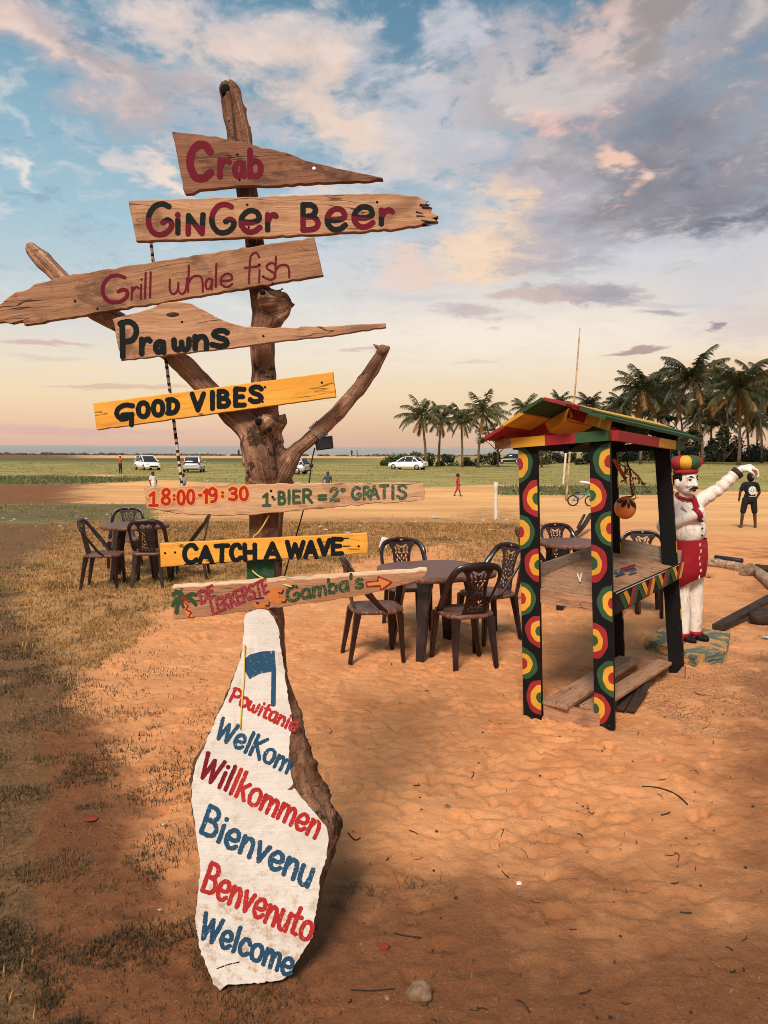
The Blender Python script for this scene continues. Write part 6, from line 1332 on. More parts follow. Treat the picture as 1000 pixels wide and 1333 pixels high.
bm = bmesh.new(); yb = .155 * k                              # the print: petals round a centre, a line below
for j in range(12):
    a0, a1 = (j + .10) * math.tau / 12, (j + .90) * math.tau / 12
    vs = [bm.verts.new((.118 * k * r_ * math.cos(a), yb, 1.17 * k + .130 * k * r_ * math.sin(a))) for r_, a in ((.42, a0), (1., a0), (1.04, (a0 + a1) / 2), (1., a1), (.42, a1))]; bm.faces.new(vs)
vs = [bm.verts.new((.118 * k * .30 * math.cos(j * math.tau / 14), yb, 1.17 * k + .13 * k * .30 * math.sin(j * math.tau / 14))) for j in range(14)]; bm.faces.new(vs)
vs = [bm.verts.new((x * k, yb, z * k)) for x, z in ((-.10, .985), (.10, .985), (.10, 1.0), (-.10, 1.0))]; bm.faces.new(vs)
obj('white_print', bm, M['paper'], bshirt)
person(G(596, 646), 1.18, rad(68), M['tee_red'], M['tee_red'], 'child in red walking across the sand track near the palms', head=1.2, stride=.16)
person(G(200, 646), 1.22, rad(50), M['tee_white'], M['tee_white'], 'child in a white shirt standing behind the 18:00 board', head=1.2, skirt=.25)
person(G(239, 645), 1.12, rad(-30), M['tee_blue'], M['tee_dark'], 'child in a grey blue shirt beside the striped rope', head=1.2)
person(G(427, 646), 1.25, rad(20), M['tee_dark'], M['tee_dark'], 'boy in a dark patterned shirt behind the 1 BIER board, below the flood lamp', head=1.15, armL=((-.2, 0, 1.34), (-.34, .0, 1.16), (-.40, -.06, .98)))
pm = G(157, 616.5); person(pm, 1.66, rad(160), M['tee_orange'], M['trousers'], 'man in an orange red shirt and pale cap near the parked white hatchback', long_=True, hat=M['tee_white'], armL=((-.2, 0, 1.36), (-.36, .0, 1.30), (-.14, -.16, 1.42)), armR=((.2, 0, 1.36), (.38, .0, 1.32), (.16, -.16, 1.44)), far=True)
for (x, lab, mt) in ((311, 'dark figure on the shore rocks just left of the trunk', M['trousers']), (317, 'second dark figure on the shore left of the trunk, arm to arm with the first', M['tee_dark']), (458, 'left one of two far figures on the shore right of the signpost', M['trousers']), (465, 'right one of two far figures on the shore right of the signpost', M['tee_dark'])):
    p = P(x, 592, 188); person(Vector((p.x, p.y, gz(p.x, p.y))), 1.75, random.uniform(0, 6), mt, M['trousers'], lab, 'people standing on the shore', long_=True, far=True)
# ------------------------------------------------------------------ parked cars
def car(p, rz, paint_, label, sedan=False, dark=False):
    t = thing('parked_car', p, label, 'car', None, rz); L, Wd, H = (4.4, 1.70, 1.45) if sedan else (3.75, 1.68, 1.52)
    def loft(stations, mt, name, par=t):
        """stations: x, z low, z high, half width low, half width high"""
        bm = bmesh.new(); rows = []
        for x, z0, z1, w0, w1 in stations:
            pr = [(-w0 * .9, z0), (-w0, z0 + .10), (-w0 * 1.0, (z0 + z1) / 2), (-w1 * .97, z1 - .05), (-w1 * .82, z1), (w1 * .82, z1), (w1 * .97, z1 - .05), (w0, (z0 + z1) / 2), (w0, z0 + .10), (w0 * .9, z0)]
            rows.append([bm.verts.new((x, y, z)) for y, z in pr])
        for a, b in zip(rows, rows[1:]):
            for i in range(len(a)): bm.faces.new((a[i], a[(i + 1) % len(a)], b[(i + 1) % len(a)], b[i])).smooth = True
        bm.faces.new(rows[0]); bm.faces.new(rows[-1][::-1]); bmesh.ops.recalc_face_normals(bm, faces=bm.faces); return obj(name, bm, mt, par)
    f, r = L / 2, -L / 2; hw = Wd / 2
    belt = .92
    body = loft([(r, .42, .78, hw * .84, hw * .78), (r + .08, .28, belt - .02 if not sedan else .90, hw * .93, hw * .86), (r + .5, .24, belt + .03, hw, hw * .92), (-.2, .22, belt, hw, hw * .94), (f - 1.15, .22, belt - .02, hw, hw * .93), (f - .45, .24, .80, hw * .97, hw * .86), (f - .10, .27, .68, hw * .88, hw * .76), (f, .36, .58, hw * .74, hw * .66)], paint_, 'body')
    if sedan: cab = [(r + .55, belt - .04, belt + .02, hw * .84, hw * .80), (r + 1.15, belt - .06, H - .05, hw * .92, hw * .74), (-.05, belt - .06, H, hw * .94, hw * .76), (f - 2.0, belt - .06, H - .05, hw * .93, hw * .73), (f - 1.15, belt - .06, belt, hw * .88, hw * .8)]
    else: cab = [(r + .10, belt - .06, belt + .08, hw * .86, hw * .80), (r + .38, belt - .06, H - .07, hw * .92, hw * .74), (-.25, belt - .06, H, hw * .94, hw * .77), (f - 1.75, belt - .06, H - .06, hw * .93, hw * .74), (f - .90, belt - .06, belt - .01, hw * .86, hw * .78)]
    loft(cab, M['glass'], 'windows')
    bm = bmesh.new()                                         # roof skin and pillars
    rx0, rx1 = cab[1][0], cab[3][0]; 
    for (xa, xb, za, zb, w) in ((rx0 - .02, cab[2][0], cab[1][2], H, .78), (cab[2][0], rx1 + .03, H, cab[3][2], .78)):
        beam(bm, (xa, 0, za + .008), (xb, 0, zb + .008), Wd * w * .985, .03, (0, 0, 1))
    for s_ in (-1, 1):
        for a, b in (((cab[0][0] + .02, s_ * hw * .86, cab[0][1] + .05), (rx0, s_ * hw * .755, cab[1][2])), ((cab[4][0], s_ * hw * .86, belt), (rx1, s_ * hw * .755, cab[3][2])), ((cab[2][0] + .05, s_ * hw * .95, belt), (cab[2][0], s_ * hw * .78, H)), ((rx0 + .12, s_ * hw * .945, belt), (rx0 + .02, s_ * hw * .77, cab[1][2]))):
            beam(bm, a, b, .09, .05, (0, s_, .3))
    obj('roof_and_pillars', bm, paint_, t)
    for x in (f - .78, r + .72):
        for s_ in (-1, 1):
            bm = bmesh.new(); lathe(bm, [(.0001, -.09), (.26, -.09), (.305, -.07), (.31, 0), (.305, .07), (.26, .09), (.0001, .09)], 20, Matrix.Translation((x, s_ * (hw - .07), .305)) @ Matrix.Rotation(rad(90), 4, 'X')); wv_ = obj('wheel', bm, M['tyre'], t)
            bm = bmesh.new(); lathe(bm, [(.0001, -.012), (.19, -.012), (.20, 0), (.19, .012), (.0001, .02)], 12, Matrix.Translation((x, s_ * (hw + .018), .305)) @ Matrix.Rotation(rad(-90 * s_), 4, 'X')); obj('rim', bm, M['rim'], wv_)
    for s_ in (-1, 1):
        bm = bmesh.new(); ball(bm, (f - .22, s_ * hw * .70, .68), (.20, .16, .085)); obj('headlight', bm, M['lampclear'], t)
        bm = bmesh.new(); ball(bm, (r + .10, s_ * hw * .80, .86), (.08, .10, .17 if not sedan else .09)); obj('tail_light', bm, M['lampred'], t)
        bm = bmesh.new(); ball(bm, (cab[3][0] + .55, s_ * (hw + .08), belt + .06), (.07, .09, .06)); obj('wing_mirror', bm, paint_, t)
    bm = bmesh.new(); box(bm, (r - .005, 0, .70), (.02, .5, .12)); obj('number_plate', bm, M['plate'], t)
    bm = bmesh.new(); box(bm, (f - .02, 0, .40), (.06, Wd * .52, .13)); obj('grille', bm, M['cable'], t)
    bm = bmesh.new(); box(bm, (r + .03, 0, .34), (.08, Wd * .72, .10)); obj('bumper', bm, M['cable'], t)
    return t
car(G(192, 611.8), rad(-52), M['carwhite'], 'white hatchback parked on the grass, its front towards us')
car(G(253, 614.5), rad(97), M['carsilver'], 'silver hatchback seen from behind, parked to the right of the white one')
car(G(377, 617.0), rad(160), M['carsilver'], 'silver car mostly hidden behind the signpost trunk')
car(G(531, 611.2), rad(152), M['carwhite'], 'white saloon car on the grass in front of the palms', True)
car(G(663, 603.5), rad(170), M['cardark'], 'dark car in the shade of the trees behind the stall')
# ------------------------------------------------------------------ palms
def frond_mesh(seed, L=3.6, n=20, dry=3, mats_=('palm_a', 'palm_dry'), dense=42):
    r = random.Random(seed); V, Fq, mi = [], [], []
    tot = n + dry
    for k in range(tot):
        isdry = k >= n; a = (k * 2.39996 + r.uniform(-.3, .3)); lift = r.uniform(-25, -60) if isdry else (78 - 100 * ((k + .5) / n) ** .9 + r.uniform(-8, 8))
        ln = L * (r.uniform(.8, 1.05) if not isdry else .75); dr = rad(lift); h = Vector((math.cos(a), math.sin(a), 0)); p = Vector((0, 0, 0)); seg = 14; pts = []
        bend = rad(r.uniform(55, 85)) if not isdry else rad(35)
        for i in range(seg + 1): pts.append(p.copy()); e = dr - bend * (i / seg) ** 1.4; p = p + (h * math.cos(e) + Vector((0, 0, math.sin(e)))) * (ln / seg)
        side = Vector((-h.y, h.x, 0)); tw = r.uniform(-.5, .5)
        def at(t): x = t * seg; i = min(int(x), seg - 1); return pts[i].lerp(pts[i + 1], x - i), (pts[i + 1] - pts[i]).normalized()
        for i in range(seg):                                 # midrib
            w = .05 * (1 - i / seg) + .012; b = len(V); V.extend([pts[i] - side * w, pts[i] + side * w, pts[i + 1] + side * w * .8, pts[i + 1] - side * w * .8]); Fq.append((b, b + 1, b + 2, b + 3)); mi.append(1 if isdry else 0)
        for i in range(dense):
            t = .10 + .90 * i / dense; c, d = at(t); lw = ln * .24 * math.sin(math.pi * min(1, (.12 + t * .86))) ** .55 + .06
            for s_ in (-1, 1):
                u = side * s_; nrm = d.cross(u); up_ = nrm if nrm.z > 0 else -nrm
                dirv_ = (u * (.78 + r.uniform(-.1, .1)) + d * .55 - up_ * r.uniform(-.05, .35) - Vector((0, 0, r.uniform(.15, 1.0)))).normalized() * lw * r.uniform(.75, 1.1)
                w = d * .034 * r.uniform(.8, 1.4) * (2.0 if isdry else 1.05); b = len(V); V.extend([c - w, c + w, c + dirv_ * .55 + w * .8 - Vector((0, 0, .02)), c + dirv_ - Vector((0, 0, lw * .12))]); Fq.append((b, b + 1, b + 2, b + 3)); mi.append(1 if isdry and r.random() < .85 else 0)
    return np_mesh('crown', [tuple(v) for v in V], np.array(Fq), mi), [M[m_] for m_ in mats_]
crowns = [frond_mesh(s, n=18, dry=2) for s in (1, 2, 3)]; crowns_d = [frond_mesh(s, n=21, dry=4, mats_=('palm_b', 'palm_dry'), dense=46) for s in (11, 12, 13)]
for me, ms in crowns + crowns_d:
    for m_ in ms: me.materials.append(m_)
def palm(p, h, lean, label, group, sets, k, sc_=1.0, rz=0.):
    t = thing('palm_tree', p, label, 'palm tree', group, rz); pts = [Vector((lean[0] * (i / 7) ** 1.6, lean[1] * (i / 7) ** 1.6, -.2 + (h + .2) * i / 7)) for i in range(8)]
    bm = bmesh.new(); tube(bm, pts, [.24, .17, .15, .14, .135, .13, .125, .14], 8, wob=.12); obj('trunk', bm, M['palm_trunk'], t)
    me = sets[k % len(sets)][0]; c = bpy.data.objects.new('crown', me); COL.objects.link(c); c.parent = t; c.location = pts[-1]; c.scale = (sc_,) * 3; c.rotation_euler = (0, 0, random.uniform(0, 6)); 
    if h > 6:
        bm = bmesh.new()
        for j in range(5): ball(bm, pts[-1] + Vector((random.uniform(-.25, .25), random.uniform(-.25, .25), -.3 + random.uniform(-.15, .1))), (.12, .12, .15), None, 8, 6)
        nut = obj('coconuts', bm, M['palm_trunk'], t)
    return t
def palm_px(bx, by, cx, cy, Y, label, group, sets, k, sc_):
    b = P(bx, by, Y); b.z = gz(b.x, b.y); c = P(cx, cy, Y); palm(b, c.z - b.z, (c.x - b.x, random.uniform(-.5, .5)), label, group, sets, k, sc_)
palm_px(555, 606, 549, 542, 92, 'leftmost of the four slim palms beyond the white saloon car', 'slim palms in the middle distance', crowns, 0, 1.0)
palm_px(571, 606, 574, 545, 96, 'second slim palm from the left, its crown touching the first', 'slim palms in the middle distance', crowns, 1, .95)
palm_px(602, 606, 601, 546, 94, 'third slim palm from the left, standing a little apart', 'slim palms in the middle distance', crowns, 2, .95)
palm_px(622, 607, 629, 538, 92, 'tallest slim palm, the one beside the left eave of the stall roof', 'slim palms in the middle distance', crowns, 0, 1.05)
for i, (x, y, s_, lab) in enumerate(((682, 531, .9, 'palm top showing over the left slope of the stall roof'), (727, 524, .9, 'palm top showing just left of the tall pole'), (765, 527, .9, 'palm top showing right of the tall pole'), (798, 533, 1.0, 'palm top over the right end of the stall roof'))):
    palm_px(x, 600, x + 2, y, 122, lab, 'palm tops behind the stall', crowns_d if i > 1 else crowns, i, s_)
grp = 'tall dark palms of the grove at the right'
GROVE = [(834, 598, 836, 508, 88, 1.3, 'left front palm of the right-hand grove with hanging yellow fronds'), (915, 600, 902, 492, 84, 1.42, 'tallest palm of the right-hand grove, on a leaning trunk'), (962, 602, 962, 507, 80, 1.4, 'bushy palm of the grove above the statue\'s outstretched hand'), (948, 598, 944, 502, 98, 1.25, 'palm in the grove between the tallest and the one over the hand'),
         (992, 600, 985, 505, 92, 1.35, 'palm at the right edge of the grove'), (872, 598, 868, 520, 104, 1.2, 'darker palm in the grove just left of the tallest one'), (890, 598, 884, 528, 110, 1.15, 'low dark palm standing behind the tallest one'), (1003, 600, 1006, 512, 84, 1.4, 'palm cut by the right edge of the photo'), (818, 598, 812, 532, 112, 1.1, 'short palm at the left end of the grove behind the stall roof'),
         (925, 598, 928, 525, 106, 1.2, 'shadowed palm in the middle of the grove'), (975, 598, 972, 535, 100, 1.1, 'low shadowed palm under the bushy one'), (1030, 600, 1034, 505, 92, 1.3, 'palm rooted just outside the right edge, only its left fronds showing')]
GROVE += [(850, 598, 848, 538, 116, 1.1, 'low palm in the back row of the grove, left of the tallest palm'), (908, 598, 908, 545, 118, 1.1, 'low palm in the back row just below the crown of the tallest palm'), (940, 598, 938, 548, 116, 1.1, 'low palm in the back row right of the tallest palm'), (985, 598, 986, 550, 114, 1.1, 'low palm in the back row near the right edge of the photo'), (856, 598, 856, 505, 118, 1.2, 'back row palm rising between the left front palm and the tallest one')]
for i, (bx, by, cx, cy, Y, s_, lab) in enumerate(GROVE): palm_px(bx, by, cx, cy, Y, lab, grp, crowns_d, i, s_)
# ------------------------------------------------------------------ bushes and other trees
def leaves(n, rx, ry, rz_, size, seed, ball_=True):
    r = np.random.default_rng(seed); nb = max(5, int(n / 260)); cs = r.normal(0, 1, (nb, 3)); cs /= np.linalg.norm(cs, axis=1)[:, None]; cs[:, 2] = np.abs(cs[:, 2]); cs *= r.uniform(.45, .85, nb)[:, None]; cr_ = r.uniform(.22, .42, nb)
    i = r.integers(0, nb, n); d = r.normal(0, 1, (n, 3)); d /= np.linalg.norm(d, axis=1)[:, None]; p = cs[i] + d * (cr_[i] * r.uniform(.55, 1.08, n))[:, None]; p = p * (rx, ry, rz_); p[:, 2] = np.maximum(p[:, 2], -.05 * rz_)
    u = r.normal(0, 1, (n, 3)); u /= np.linalg.norm(u, axis=1)[:, None]; v = np.cross(u, r.normal(0, 1, (n, 3))); v /= np.linalg.norm(v, axis=1)[:, None]; s = (size * r.uniform(.6, 1.4, n))[:, None]
    Vv = np.stack([p - u * s, p + v * s * .45, p + u * s, p - v * s * .45], 1).reshape(-1, 3); return np_mesh('foliage', Vv, np.arange(4 * n).reshape(n, 4))
def bush(px, py, Y, w, h, label, mt, seed, n=1800, d=None, size=.16, group=None):
    p = P(px, py, Y); p.z = gz(p.x, p.y); t = thing('bush', p, label, 'bush', group); obj('foliage', leaves(n, w / 2, (d or w * .6) / 2, h, size, seed), mt, t)
    bm = bmesh.new(); rr = random.Random(seed)
    for k in range(5): tube(bm, [(0, 0, -.1), (rr.uniform(-.15, .15) * w, rr.uniform(-.1, .1) * w, h * .3), (rr.uniform(-.35, .35) * w, rr.uniform(-.2, .2) * w, h * .75)], [.07, .05, .02], 5)
    obj('stems', bm, M['palm_trunk'], t)
bush(530, 602, 100, 7.0, 2.3, 'wide green bush left of the slim palms, behind the white saloon', M['bush'], 1, 3000)
bush(508, 604, 99, 3.0, 1.0, 'low green bush at the left end of the wide one', M['bush'], 2, 900); bush(562, 604, 100, 3.6, 2.0, 'green bush between the first two slim palms', M['bush'], 3, 1300); bush(585, 605, 103, 4.0, 1.5, 'sparse bush between the second and third slim palms', M['bush'], 4, 700); bush(612, 605, 101, 3.6, 1.5, 'bush between the two right-hand slim palms', M['bush'], 5, 900)
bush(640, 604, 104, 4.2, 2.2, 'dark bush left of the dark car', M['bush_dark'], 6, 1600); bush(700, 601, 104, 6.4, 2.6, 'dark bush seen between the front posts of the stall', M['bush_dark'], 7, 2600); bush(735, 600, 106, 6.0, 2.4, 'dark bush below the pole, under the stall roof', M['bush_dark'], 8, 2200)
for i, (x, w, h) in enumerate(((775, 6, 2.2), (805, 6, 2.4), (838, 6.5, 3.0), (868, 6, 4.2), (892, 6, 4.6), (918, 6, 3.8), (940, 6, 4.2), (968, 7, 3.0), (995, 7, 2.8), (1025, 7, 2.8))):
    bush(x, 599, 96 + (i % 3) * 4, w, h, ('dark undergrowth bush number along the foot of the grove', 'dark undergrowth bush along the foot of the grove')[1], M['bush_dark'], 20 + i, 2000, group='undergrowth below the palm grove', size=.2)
def tree(px, py, Y, h, spread, label, mt, seed, n=2500, layers=None, lean=0.):
    p = P(px, py, Y); p.z = gz(p.x, p.y); t = thing('tree', p, label, 'tree'); rr = random.Random(seed); bm = bmesh.new(); top = Vector((lean, 0, h * .62)); tube(bm, [(0, 0, -.2), (lean * .3, .05, h * .25), top], [.16, .13, .09], 7, wob=.1); vs = []; k = 7
    for j in range(k):
        a = j * 2.4; zz = h * (.55 + .42 * j / k) if not layers else h * (.30 + .65 * j / k); e = Vector((lean + math.cos(a) * spread * rr.uniform(.45, .8), math.sin(a) * spread * .7, zz)); s_ = Vector((lean * .5, 0, h * .3)).lerp(top, j / k); tube(bm, [s_, s_.lerp(e, .55) + Vector((0, 0, .15)), e], [.07, .05, .02], 5)
        me = leaves(n // k, spread * .45, spread * .4, h * (.10 if layers else .20), .15, seed * 10 + j); V = getV(me); V += np.array(e - Vector((0, 0, h * .05))); vs.append(V)
    obj('trunk', bm, M['palm_trunk'], t); Vv = np.concatenate(vs); obj('crown', np_mesh('crown', Vv, np.arange(len(Vv)).reshape(-1, 4)), mt, t)
tree(648, 606, 96, 5.6, 3.2, 'small spreading tree beside the left eave of the stall', M['bush'], 3, 1700)
tree(884, 599, 86, 6.2, 3.6, 'tree with flat layered branches at the middle of the grove', M['bush_dark'], 5, 2600, True); tree(706, 603, 92, 3.6, 1.8, 'slim leaning tree behind the stall, left of the dark bushes', M['bush_dark'], 6, 700, lean=-.6)
# ------------------------------------------------------------------ poles and bicycle
def post_(name, a, b, r0, r1, mt, label, cat):
    bm = bmesh.new(); tube(bm, [a + (b - a) * (i / 8) + Vector((random.gauss(0, r0 * .12), random.gauss(0, r0 * .12), 0)) for i in range(9)], [r0 + (r1 - r0) * i / 8 for i in range(9)], 8); return tag(obj(name, bm, mt), label, cat)
g_ = G(737, 652); post_('tall_pole', g_ - Vector((0, 0, .2)), P(755, 427, g_.y), .055, .030, M['pole_wood'], 'very tall leaning wooden pole behind the stall', 'pole')
g_ = G(733, 630); post_('marker_post', g_ - Vector((0, 0, .2)), P(737, 588, g_.y), .085, .075, M['post_white'], 'straight pale post left of the tall pole, in the green field', 'post')
g_ = G(645.5, 676); post_('marker_post', g_ - Vector((0, 0, .2)), P(646, 628, g_.y), .060, .055, M['post_white'], 'short weathered white post left of the stall', 'post')
bk = G(757, 659); bike = thing('childs_bicycle', bk, 'small green and blue bicycle standing by the foot of the tall pole', 'bicycle', None, rad(-18)); sR = .20
def wheel(x):
    bm = bmesh.new(); tube(bm, [(x + sR * math.cos(a), 0, sR + .02 + sR * math.sin(a)) for a in [k * math.tau / 20 for k in range(21)]], .030, 6, closed_ends=False); w = obj('wheel', bm, M['tyre'], bike); bm = bmesh.new()
    for k in range(8): a = k * math.tau / 8; tube(bm, [(x, 0, sR + .02), (x + sR * .9 * math.cos(a), 0, sR + .02 + sR * .9 * math.sin(a))], .004, 4)
    obj('spokes', bm, M['rim'], w)
wheel(-.34); wheel(.34)
bm = bmesh.new(); tube(bm, [(-.34, 0, .22), (-.10, 0, .26), (.22, 0, .52)], .022, 6); tube(bm, [(-.10, 0, .26), (-.16, 0, .52), (.22, 0, .50)], .020, 6); tube(bm, [(-.34, 0, .22), (-.16, 0, .48)], .016, 6); obj('frame', bm, M['bike_blue'], bike)
bm = bmesh.new(); tube(bm, [(.34, 0, .22), (.22, 0, .52), (.20, 0, .66)], .024, 6); ball(bm, (.34, 0, .42), (.13, .05, .05), Matrix.Rotation(rad(35), 4, 'Y')); obj('fork', bm, M['bike_green'], bike)
bm = bmesh.new(); tube(bm, [(.12, -.22, .72), (.20, -.10, .66), (.20, .10, .66), (.12, .22, .72)], .016, 6); obj('handlebar', bm, M['cable'], bike)
bm = bmesh.new(); ball(bm, (-.18, 0, .56), (.12, .06, .035)); tube(bm, [(-.16, 0, .5), (-.18, 0, .55)], .015, 6); obj('saddle', bm, M['cable'], bike)
p = G(762, 634); bm = bmesh.new(); ball(bm, p + Vector((0, 0, .28)), (.36, .9, .11), Matrix.Rotation(rad(8), 4, 'Y'), 20, 8); box(bm, p + Vector((0, 0, .09)), (.3, .8, .2)); tag(obj('white_board', bm, M['paper']), 'white rounded board end lying on the creepers behind the bicycle', 'board')
# ------------------------------------------------------------------ timber, logs, stones, litter
def timber(name, a, b, w, h, mt, label, cat='timber', lift=0.):
    a = Vector(a); b = Vector(b); x = (b - a).normalized(); y = Vector((0, 0, 1)).cross(x).normalized(); Mx = frame(x, y, x.cross(y), (a + b) / 2); L = (b - a).length; bm = bmesh.new(); box(bm, (0, 0, 0), (L, w, h)); bmesh.ops.bevel(bm, geom=bm.edges[:], offset=.004, segments=1, affect='EDGES'); return tag(obj(name, bm, mt, None, Mx), label, cat)
a, b = G(932, 824), G(1012, 786); timber('timber_beam', a + Vector((.02, .02, .05)), b + Vector((.1, 0, .17)), .10, .05, M['dark_wood'], 'long dark timber beam propped up at the right edge', 'timber')
bm = bmesh.new(); p = G(990, 812); ball(bm, p + Vector((0, 0, .06)), (.12, .09, .10), None, 10, 7); 
for v in bm.verts: v.co += Vector([random.gauss(0, .008) for _ in range(3)])
tag(obj('stone_block', bm, M['dark_wood']), 'dark lump propping the timber beam', 'block')
def log(pts, rs, mt, label, name='driftwood_log'):
    bm = bmesh.new(); tube(bm, catmull([tuple(p) for p in pts], 4), float(rs), 10, wob=.12); me = bpy.data.meshes.new(name); bm.to_mesh(me); bm.free(); V = getV(me); ga = me.attributes.new('grain', 'FLOAT_VECTOR', 'POINT'); ga.data.foreach_set('vector', np.stack([V[:, 0], V[:, 1] * .3, V[:, 2]], -1).astype(np.float32).ravel()); return tag(obj(name, me, mt), label, 'log')
u = Vector((0, 0, .05))
log([G(905, 735) + u, G(935, 738) + u, G(965, 744) + u], .07, M['log'], 'pale driftwood log lying right of the statue, left of the stone')
log([G(931, 732) + u * 1.6, G(966, 737) + u * 1.6], .035, M['cable'], 'thin dark stick lying along the pale log', 'dark_stick')
log([G(984, 743) + u, G(1000, 745) + u, G(1030, 746) + u], .05, M['dark_wood'], 'dark log right of the stone at the photo edge')
log([G(988, 750) + u, G(996, 758) + u, G(1012, 772) + u], .07, M['log'], 'short pale log lying towards us below the stone')
log([G(842, 725) + u, G(858, 730) + u, G(872, 733) + u], .06, M['log'], 'pale log showing just behind the back right post')
def stone(p, r, mt, label, name='stone', seed=1, cat='stone', squash=.7, group=None):
    bm = bmesh.new(); bmesh.ops.create_icosphere(bm, subdivisions=3, radius=1)
    for v in bm.verts: n = mnoise.noise(v.co * 1.2 + Vector((seed * 3.1, 0, 0))) * .35 + mnoise.noise(v.co * 3.5 + Vector((seed, 5, 0))) * .10; q = v.co * (1 + n); q = Vector((round(q.x * 2.6) / 2.6 * .35 + q.x * .65, q.y, round(q.z * 2.6) / 2.6 * .35 + q.z * .65)); v.co = Vector((q.x * r, q.y * r * .85, q.z * r * squash))
    o = tag(obj(name, bm, mt), label, cat, group); o.location = (p.x, p.y, gsurf(p.x, p.y) + r * squash * .45); o.rotation_euler = (0, 0, seed * 1.3); return o
stone(G(547, 1296), .040, M['stone'], 'fist-sized grey brown stone near the bottom of the photo', seed=2, squash=.8); stone(G(500, 1234), .020, M['brick'], 'small dark red brick chip lying in the sand right of the slab', 'brick_chip', 3, 'chip', .6); stone(G(977, 749), .135, M['stone'], 'big rough grey brown stone between the logs at the right', seed=5, squash=.8)
stone(G(583, 1053), .016, M['stone'], 'small flat grey pebble in the middle of the sand', 'pebble', 6, 'pebble', .4); stone(G(676, 1163), .014, M['stone'], 'pinkish pebble right of the grass tufts', 'pebble', 7, 'pebble', .5); stone(G(676, 1146), .012, M['paper'], 'pale flat shell-like pebble right of the grass tufts', 'pebble', 8, 'pebble', .35); stone(G(505, 1300), .010, M['stone'], 'tiny pebble left of the grey brown stone', 'pebble', 9, 'pebble', .7); stone(G(118, 1068), .030, M['brick'], 'flat dull red scrap lying among the grass at the left', 'scrap', 10, 'scrap', .22)
def stick(pts, r, label, name='twig', mt=None, group=None, h=.006):
    bm = bmesh.new(); q = [G(*p) for p in pts]; tube(bm, catmull([(v.x, v.y, gsurf(v.x, v.y) + h) for v in q], 5), r, 6, wob=.2); return tag(obj(name, bm, mt or M['twig']), label, 'twig', group)
stick([(836, 1029), (858, 1030), (880, 1038), (895, 1051)], .0032, 'long curved dark twig on the sand below the stall'); stick([(513, 1219), (530, 1221), (548, 1226)], .0025, 'thin twig beside the red chip'); stick([(457, 1288), (485, 1290), (513, 1289)], .002, 'thin straight twig left of the grey brown stone'); stick([(648, 1128), (656, 1136), (663, 1143)], .002, 'short twig above the pebbles at the right'); stick([(672, 1304), (682, 1309), (690, 1318)], .003, 'short dark twig right of the stone, near the bottom edge')
rr = random.Random(8)
for k in range(46):
    x, y = rr.uniform(420, 990), rr.uniform(890, 1325); a = rr.uniform(0, 3.1); L = rr.uniform(3, 9)
    stick([(x, y), (x + L * math.cos(a), y + L * .5 * math.sin(a)), (x + 2 * L * math.cos(a + .4), y + L * math.sin(a + .4))], rr.uniform(.0012, .003), 'small dark twig lying on the orange sand', group='small dark twigs on the sand', h=.003)
for k in range(60):
    x, y = rr.uniform(300, 990), rr.uniform(900, 1330); p = G(x, y); stone(p, rr.uniform(.003, .008), M['twig'] if rr.random() < .7 else M['stone'], 'tiny dark pebble on the orange sand', 'pebble', k + 20, 'pebble', .6, 'tiny pebbles on the sand')
bm = bmesh.new(); p = G(498, 714); box(bm, p + Vector((0, 0, .10)), (.13, .10, .17), None); box(bm, p + Vector((0, 0, .192)), (.10, .08, .015), None); bmesh.ops.rotate(bm, cent=p, matrix=Matrix.Rotation(rad(14), 3, 'Y'), verts=bm.verts); tag(obj('paper_carton', bm, M['paper']), 'crumpled white carton standing in the dry grass behind the square table', 'carton')
def scrap(x, y, s, label, group=None):
    p = G(x, y); bm = bmesh.new(); n = 9; c = bm.verts.new((0, 0, s * .30)); vs = [bm.verts.new((s * math.cos(k * math.tau / n) * rr.uniform(.5, 1.1), s * math.sin(k * math.tau / n) * rr.uniform(.4, 1.), s * rr.uniform(-.02, .25))) for k in range(n)]
    for k in range(n): bm.faces.new((c, vs[k], vs[(k + 1) % n]))
    bmesh.ops.solidify(bm, geom=bm.faces[:], thickness=.002); o = tag(obj('litter_scrap', bm, M['paper']), label, 'litter', group); o.location = (p.x, p.y, gsurf(p.x, p.y) + .02)
scrap(567, 675, .16, 'larger crumpled white scrap on the edge of the dry grass'); scrap(213, 1081, .012, 'small white scrap near the left edge of the slab'); scrap(208, 1188, .008, 'tiny white scrap on the dark soil left of the slab'); scrap(998, 832, .05, 'white scrap at the right edge below the timber')
for k in range(42):
    x, y = (rr.uniform(0, 240), rr.uniform(656, 690)) if k < 14 else (rr.uniform(390, 670), rr.uniform(672, 700)) if k < 30 else (rr.uniform(0, 560), rr.uniform(604, 630))
    scrap(x, y, rr.uniform(.04, .09) * (1 if y > 640 else 2.2), 'small white scrap of litter lying in the grass', 'white litter scattered over the grass')
a, b, c, d = G(801, 928), G(826, 932), G(846, 906), G(822, 900)
for k, (s0, s1) in enumerate(((0, .46), (.54, 1.))):
    timber('loose_plank', (a.lerp(b, (s0 + s1) / 2)) + Vector((0, 0, .03)), d.lerp(c, (s0 + s1) / 2) + Vector((0, 0, .075)), (b - a).length * .48, .024, M['dark_wood'], ('left one of two short dark planks leaning by the pallet', 'right one of two short dark planks leaning by the pallet')[k], 'plank')
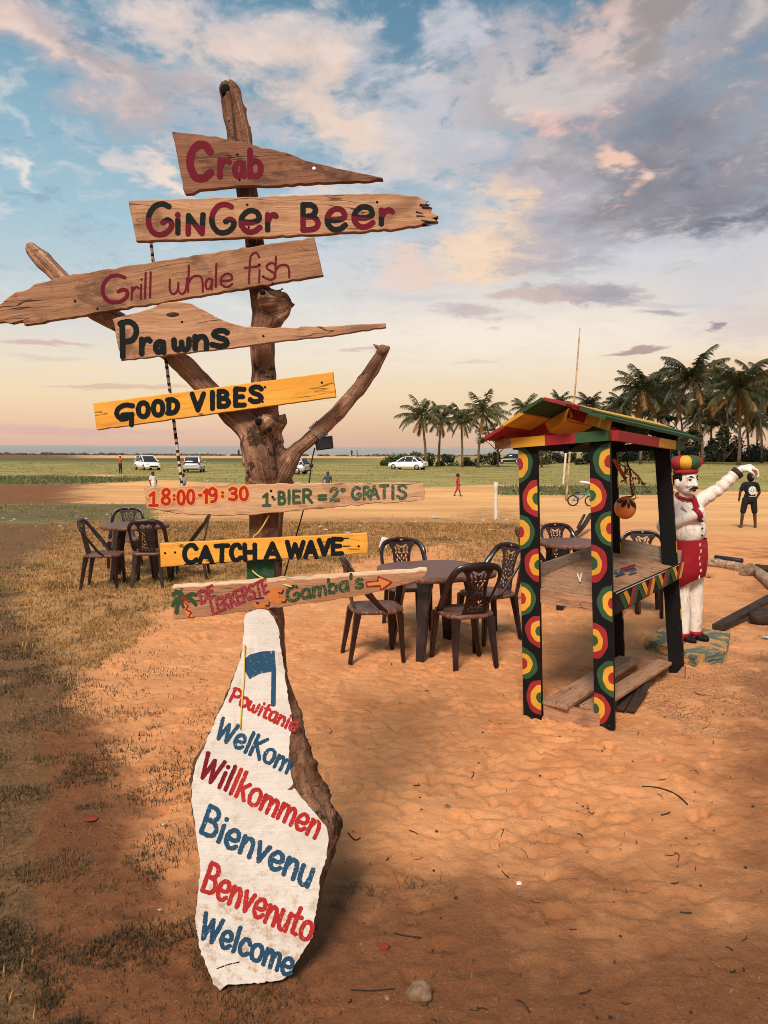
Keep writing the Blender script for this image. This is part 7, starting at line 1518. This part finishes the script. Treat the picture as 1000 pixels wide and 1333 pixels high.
# dark driftwood and a canvas on the track behind the tray
log([G(745, 705) + u * 2, G(757, 697) + u * 3, G(768, 690) + u * 7], .05, M['dark_wood'], 'black forked driftwood seen over the stall tray'); log([G(752, 703) + u * 5, G(760, 694) + u * 8], .03, M['dark_wood'], 'upper prong of dark driftwood over the stall tray')
timber('yellow_plank', G(756, 712) + u * .8, G(775, 714) + u * .8, .3, .06, M['orange_paint'], 'orange plank lying beyond the tray beside the dark driftwood', 'plank')
# sparse grass tufts in the sand, each its own plant
def tuft(x, y, n, h, label, group=None):
    p = G(x, y); bm = bmesh.new()
    for k in range(n):
        a = rr.uniform(0, 6.28); L = h * rr.uniform(.5, 1.2); d = Vector((math.cos(a), math.sin(a), 0)); o = Vector((rr.gauss(0, .022), rr.gauss(0, .022), 0)); s_ = Vector((-d.y, d.x, 0)) * .0011; L *= 1.25; pts = [o, o + d * L * rr.uniform(.3, .7) + Vector((0, 0, L * rr.uniform(.25, .6))), o + d * L * rr.uniform(.8, 1.3) + Vector((rr.gauss(0, .008), rr.gauss(0, .008), L * rr.uniform(.05, .7)))]
        for i in range(2): w0, w1 = (1, .8) if i == 0 else (.8, .1); bm.faces.new([bm.verts.new(v) for v in (pts[i] - s_ * w0, pts[i] + s_ * w0, pts[i + 1] + s_ * w1, pts[i + 1] - s_ * w1)])
    o = tag(obj('grass_tuft', bm, M['dark_grass']), label, 'grass tuft', group); o.location = (p.x, p.y, gsurf(p.x, p.y) - .002)
for x, y, n, h, lab in ((458, 1160, 26, .045, 'left one of the thin grass tufts right of the slab'), (491, 1170, 20, .05, 'grass tuft between the two others right of the slab'), (538, 1155, 22, .055, 'taller wiry grass tuft right of the slab'), (572, 1155, 14, .045, 'small wiry tuft at the right end of the row of tufts'), (440, 1180, 34, .05, 'low wide grass tuft close to the foot of the slab'), (200, 950, 40, .05, 'green tuft on the sand left of the slab'), (232, 1005, 26, .05, 'green tuft touching the left edge of the slab'), (922, 752, 60, .10, 'green tuft right of the statue\'s legs')): tuft(x, y, n, h, lab)
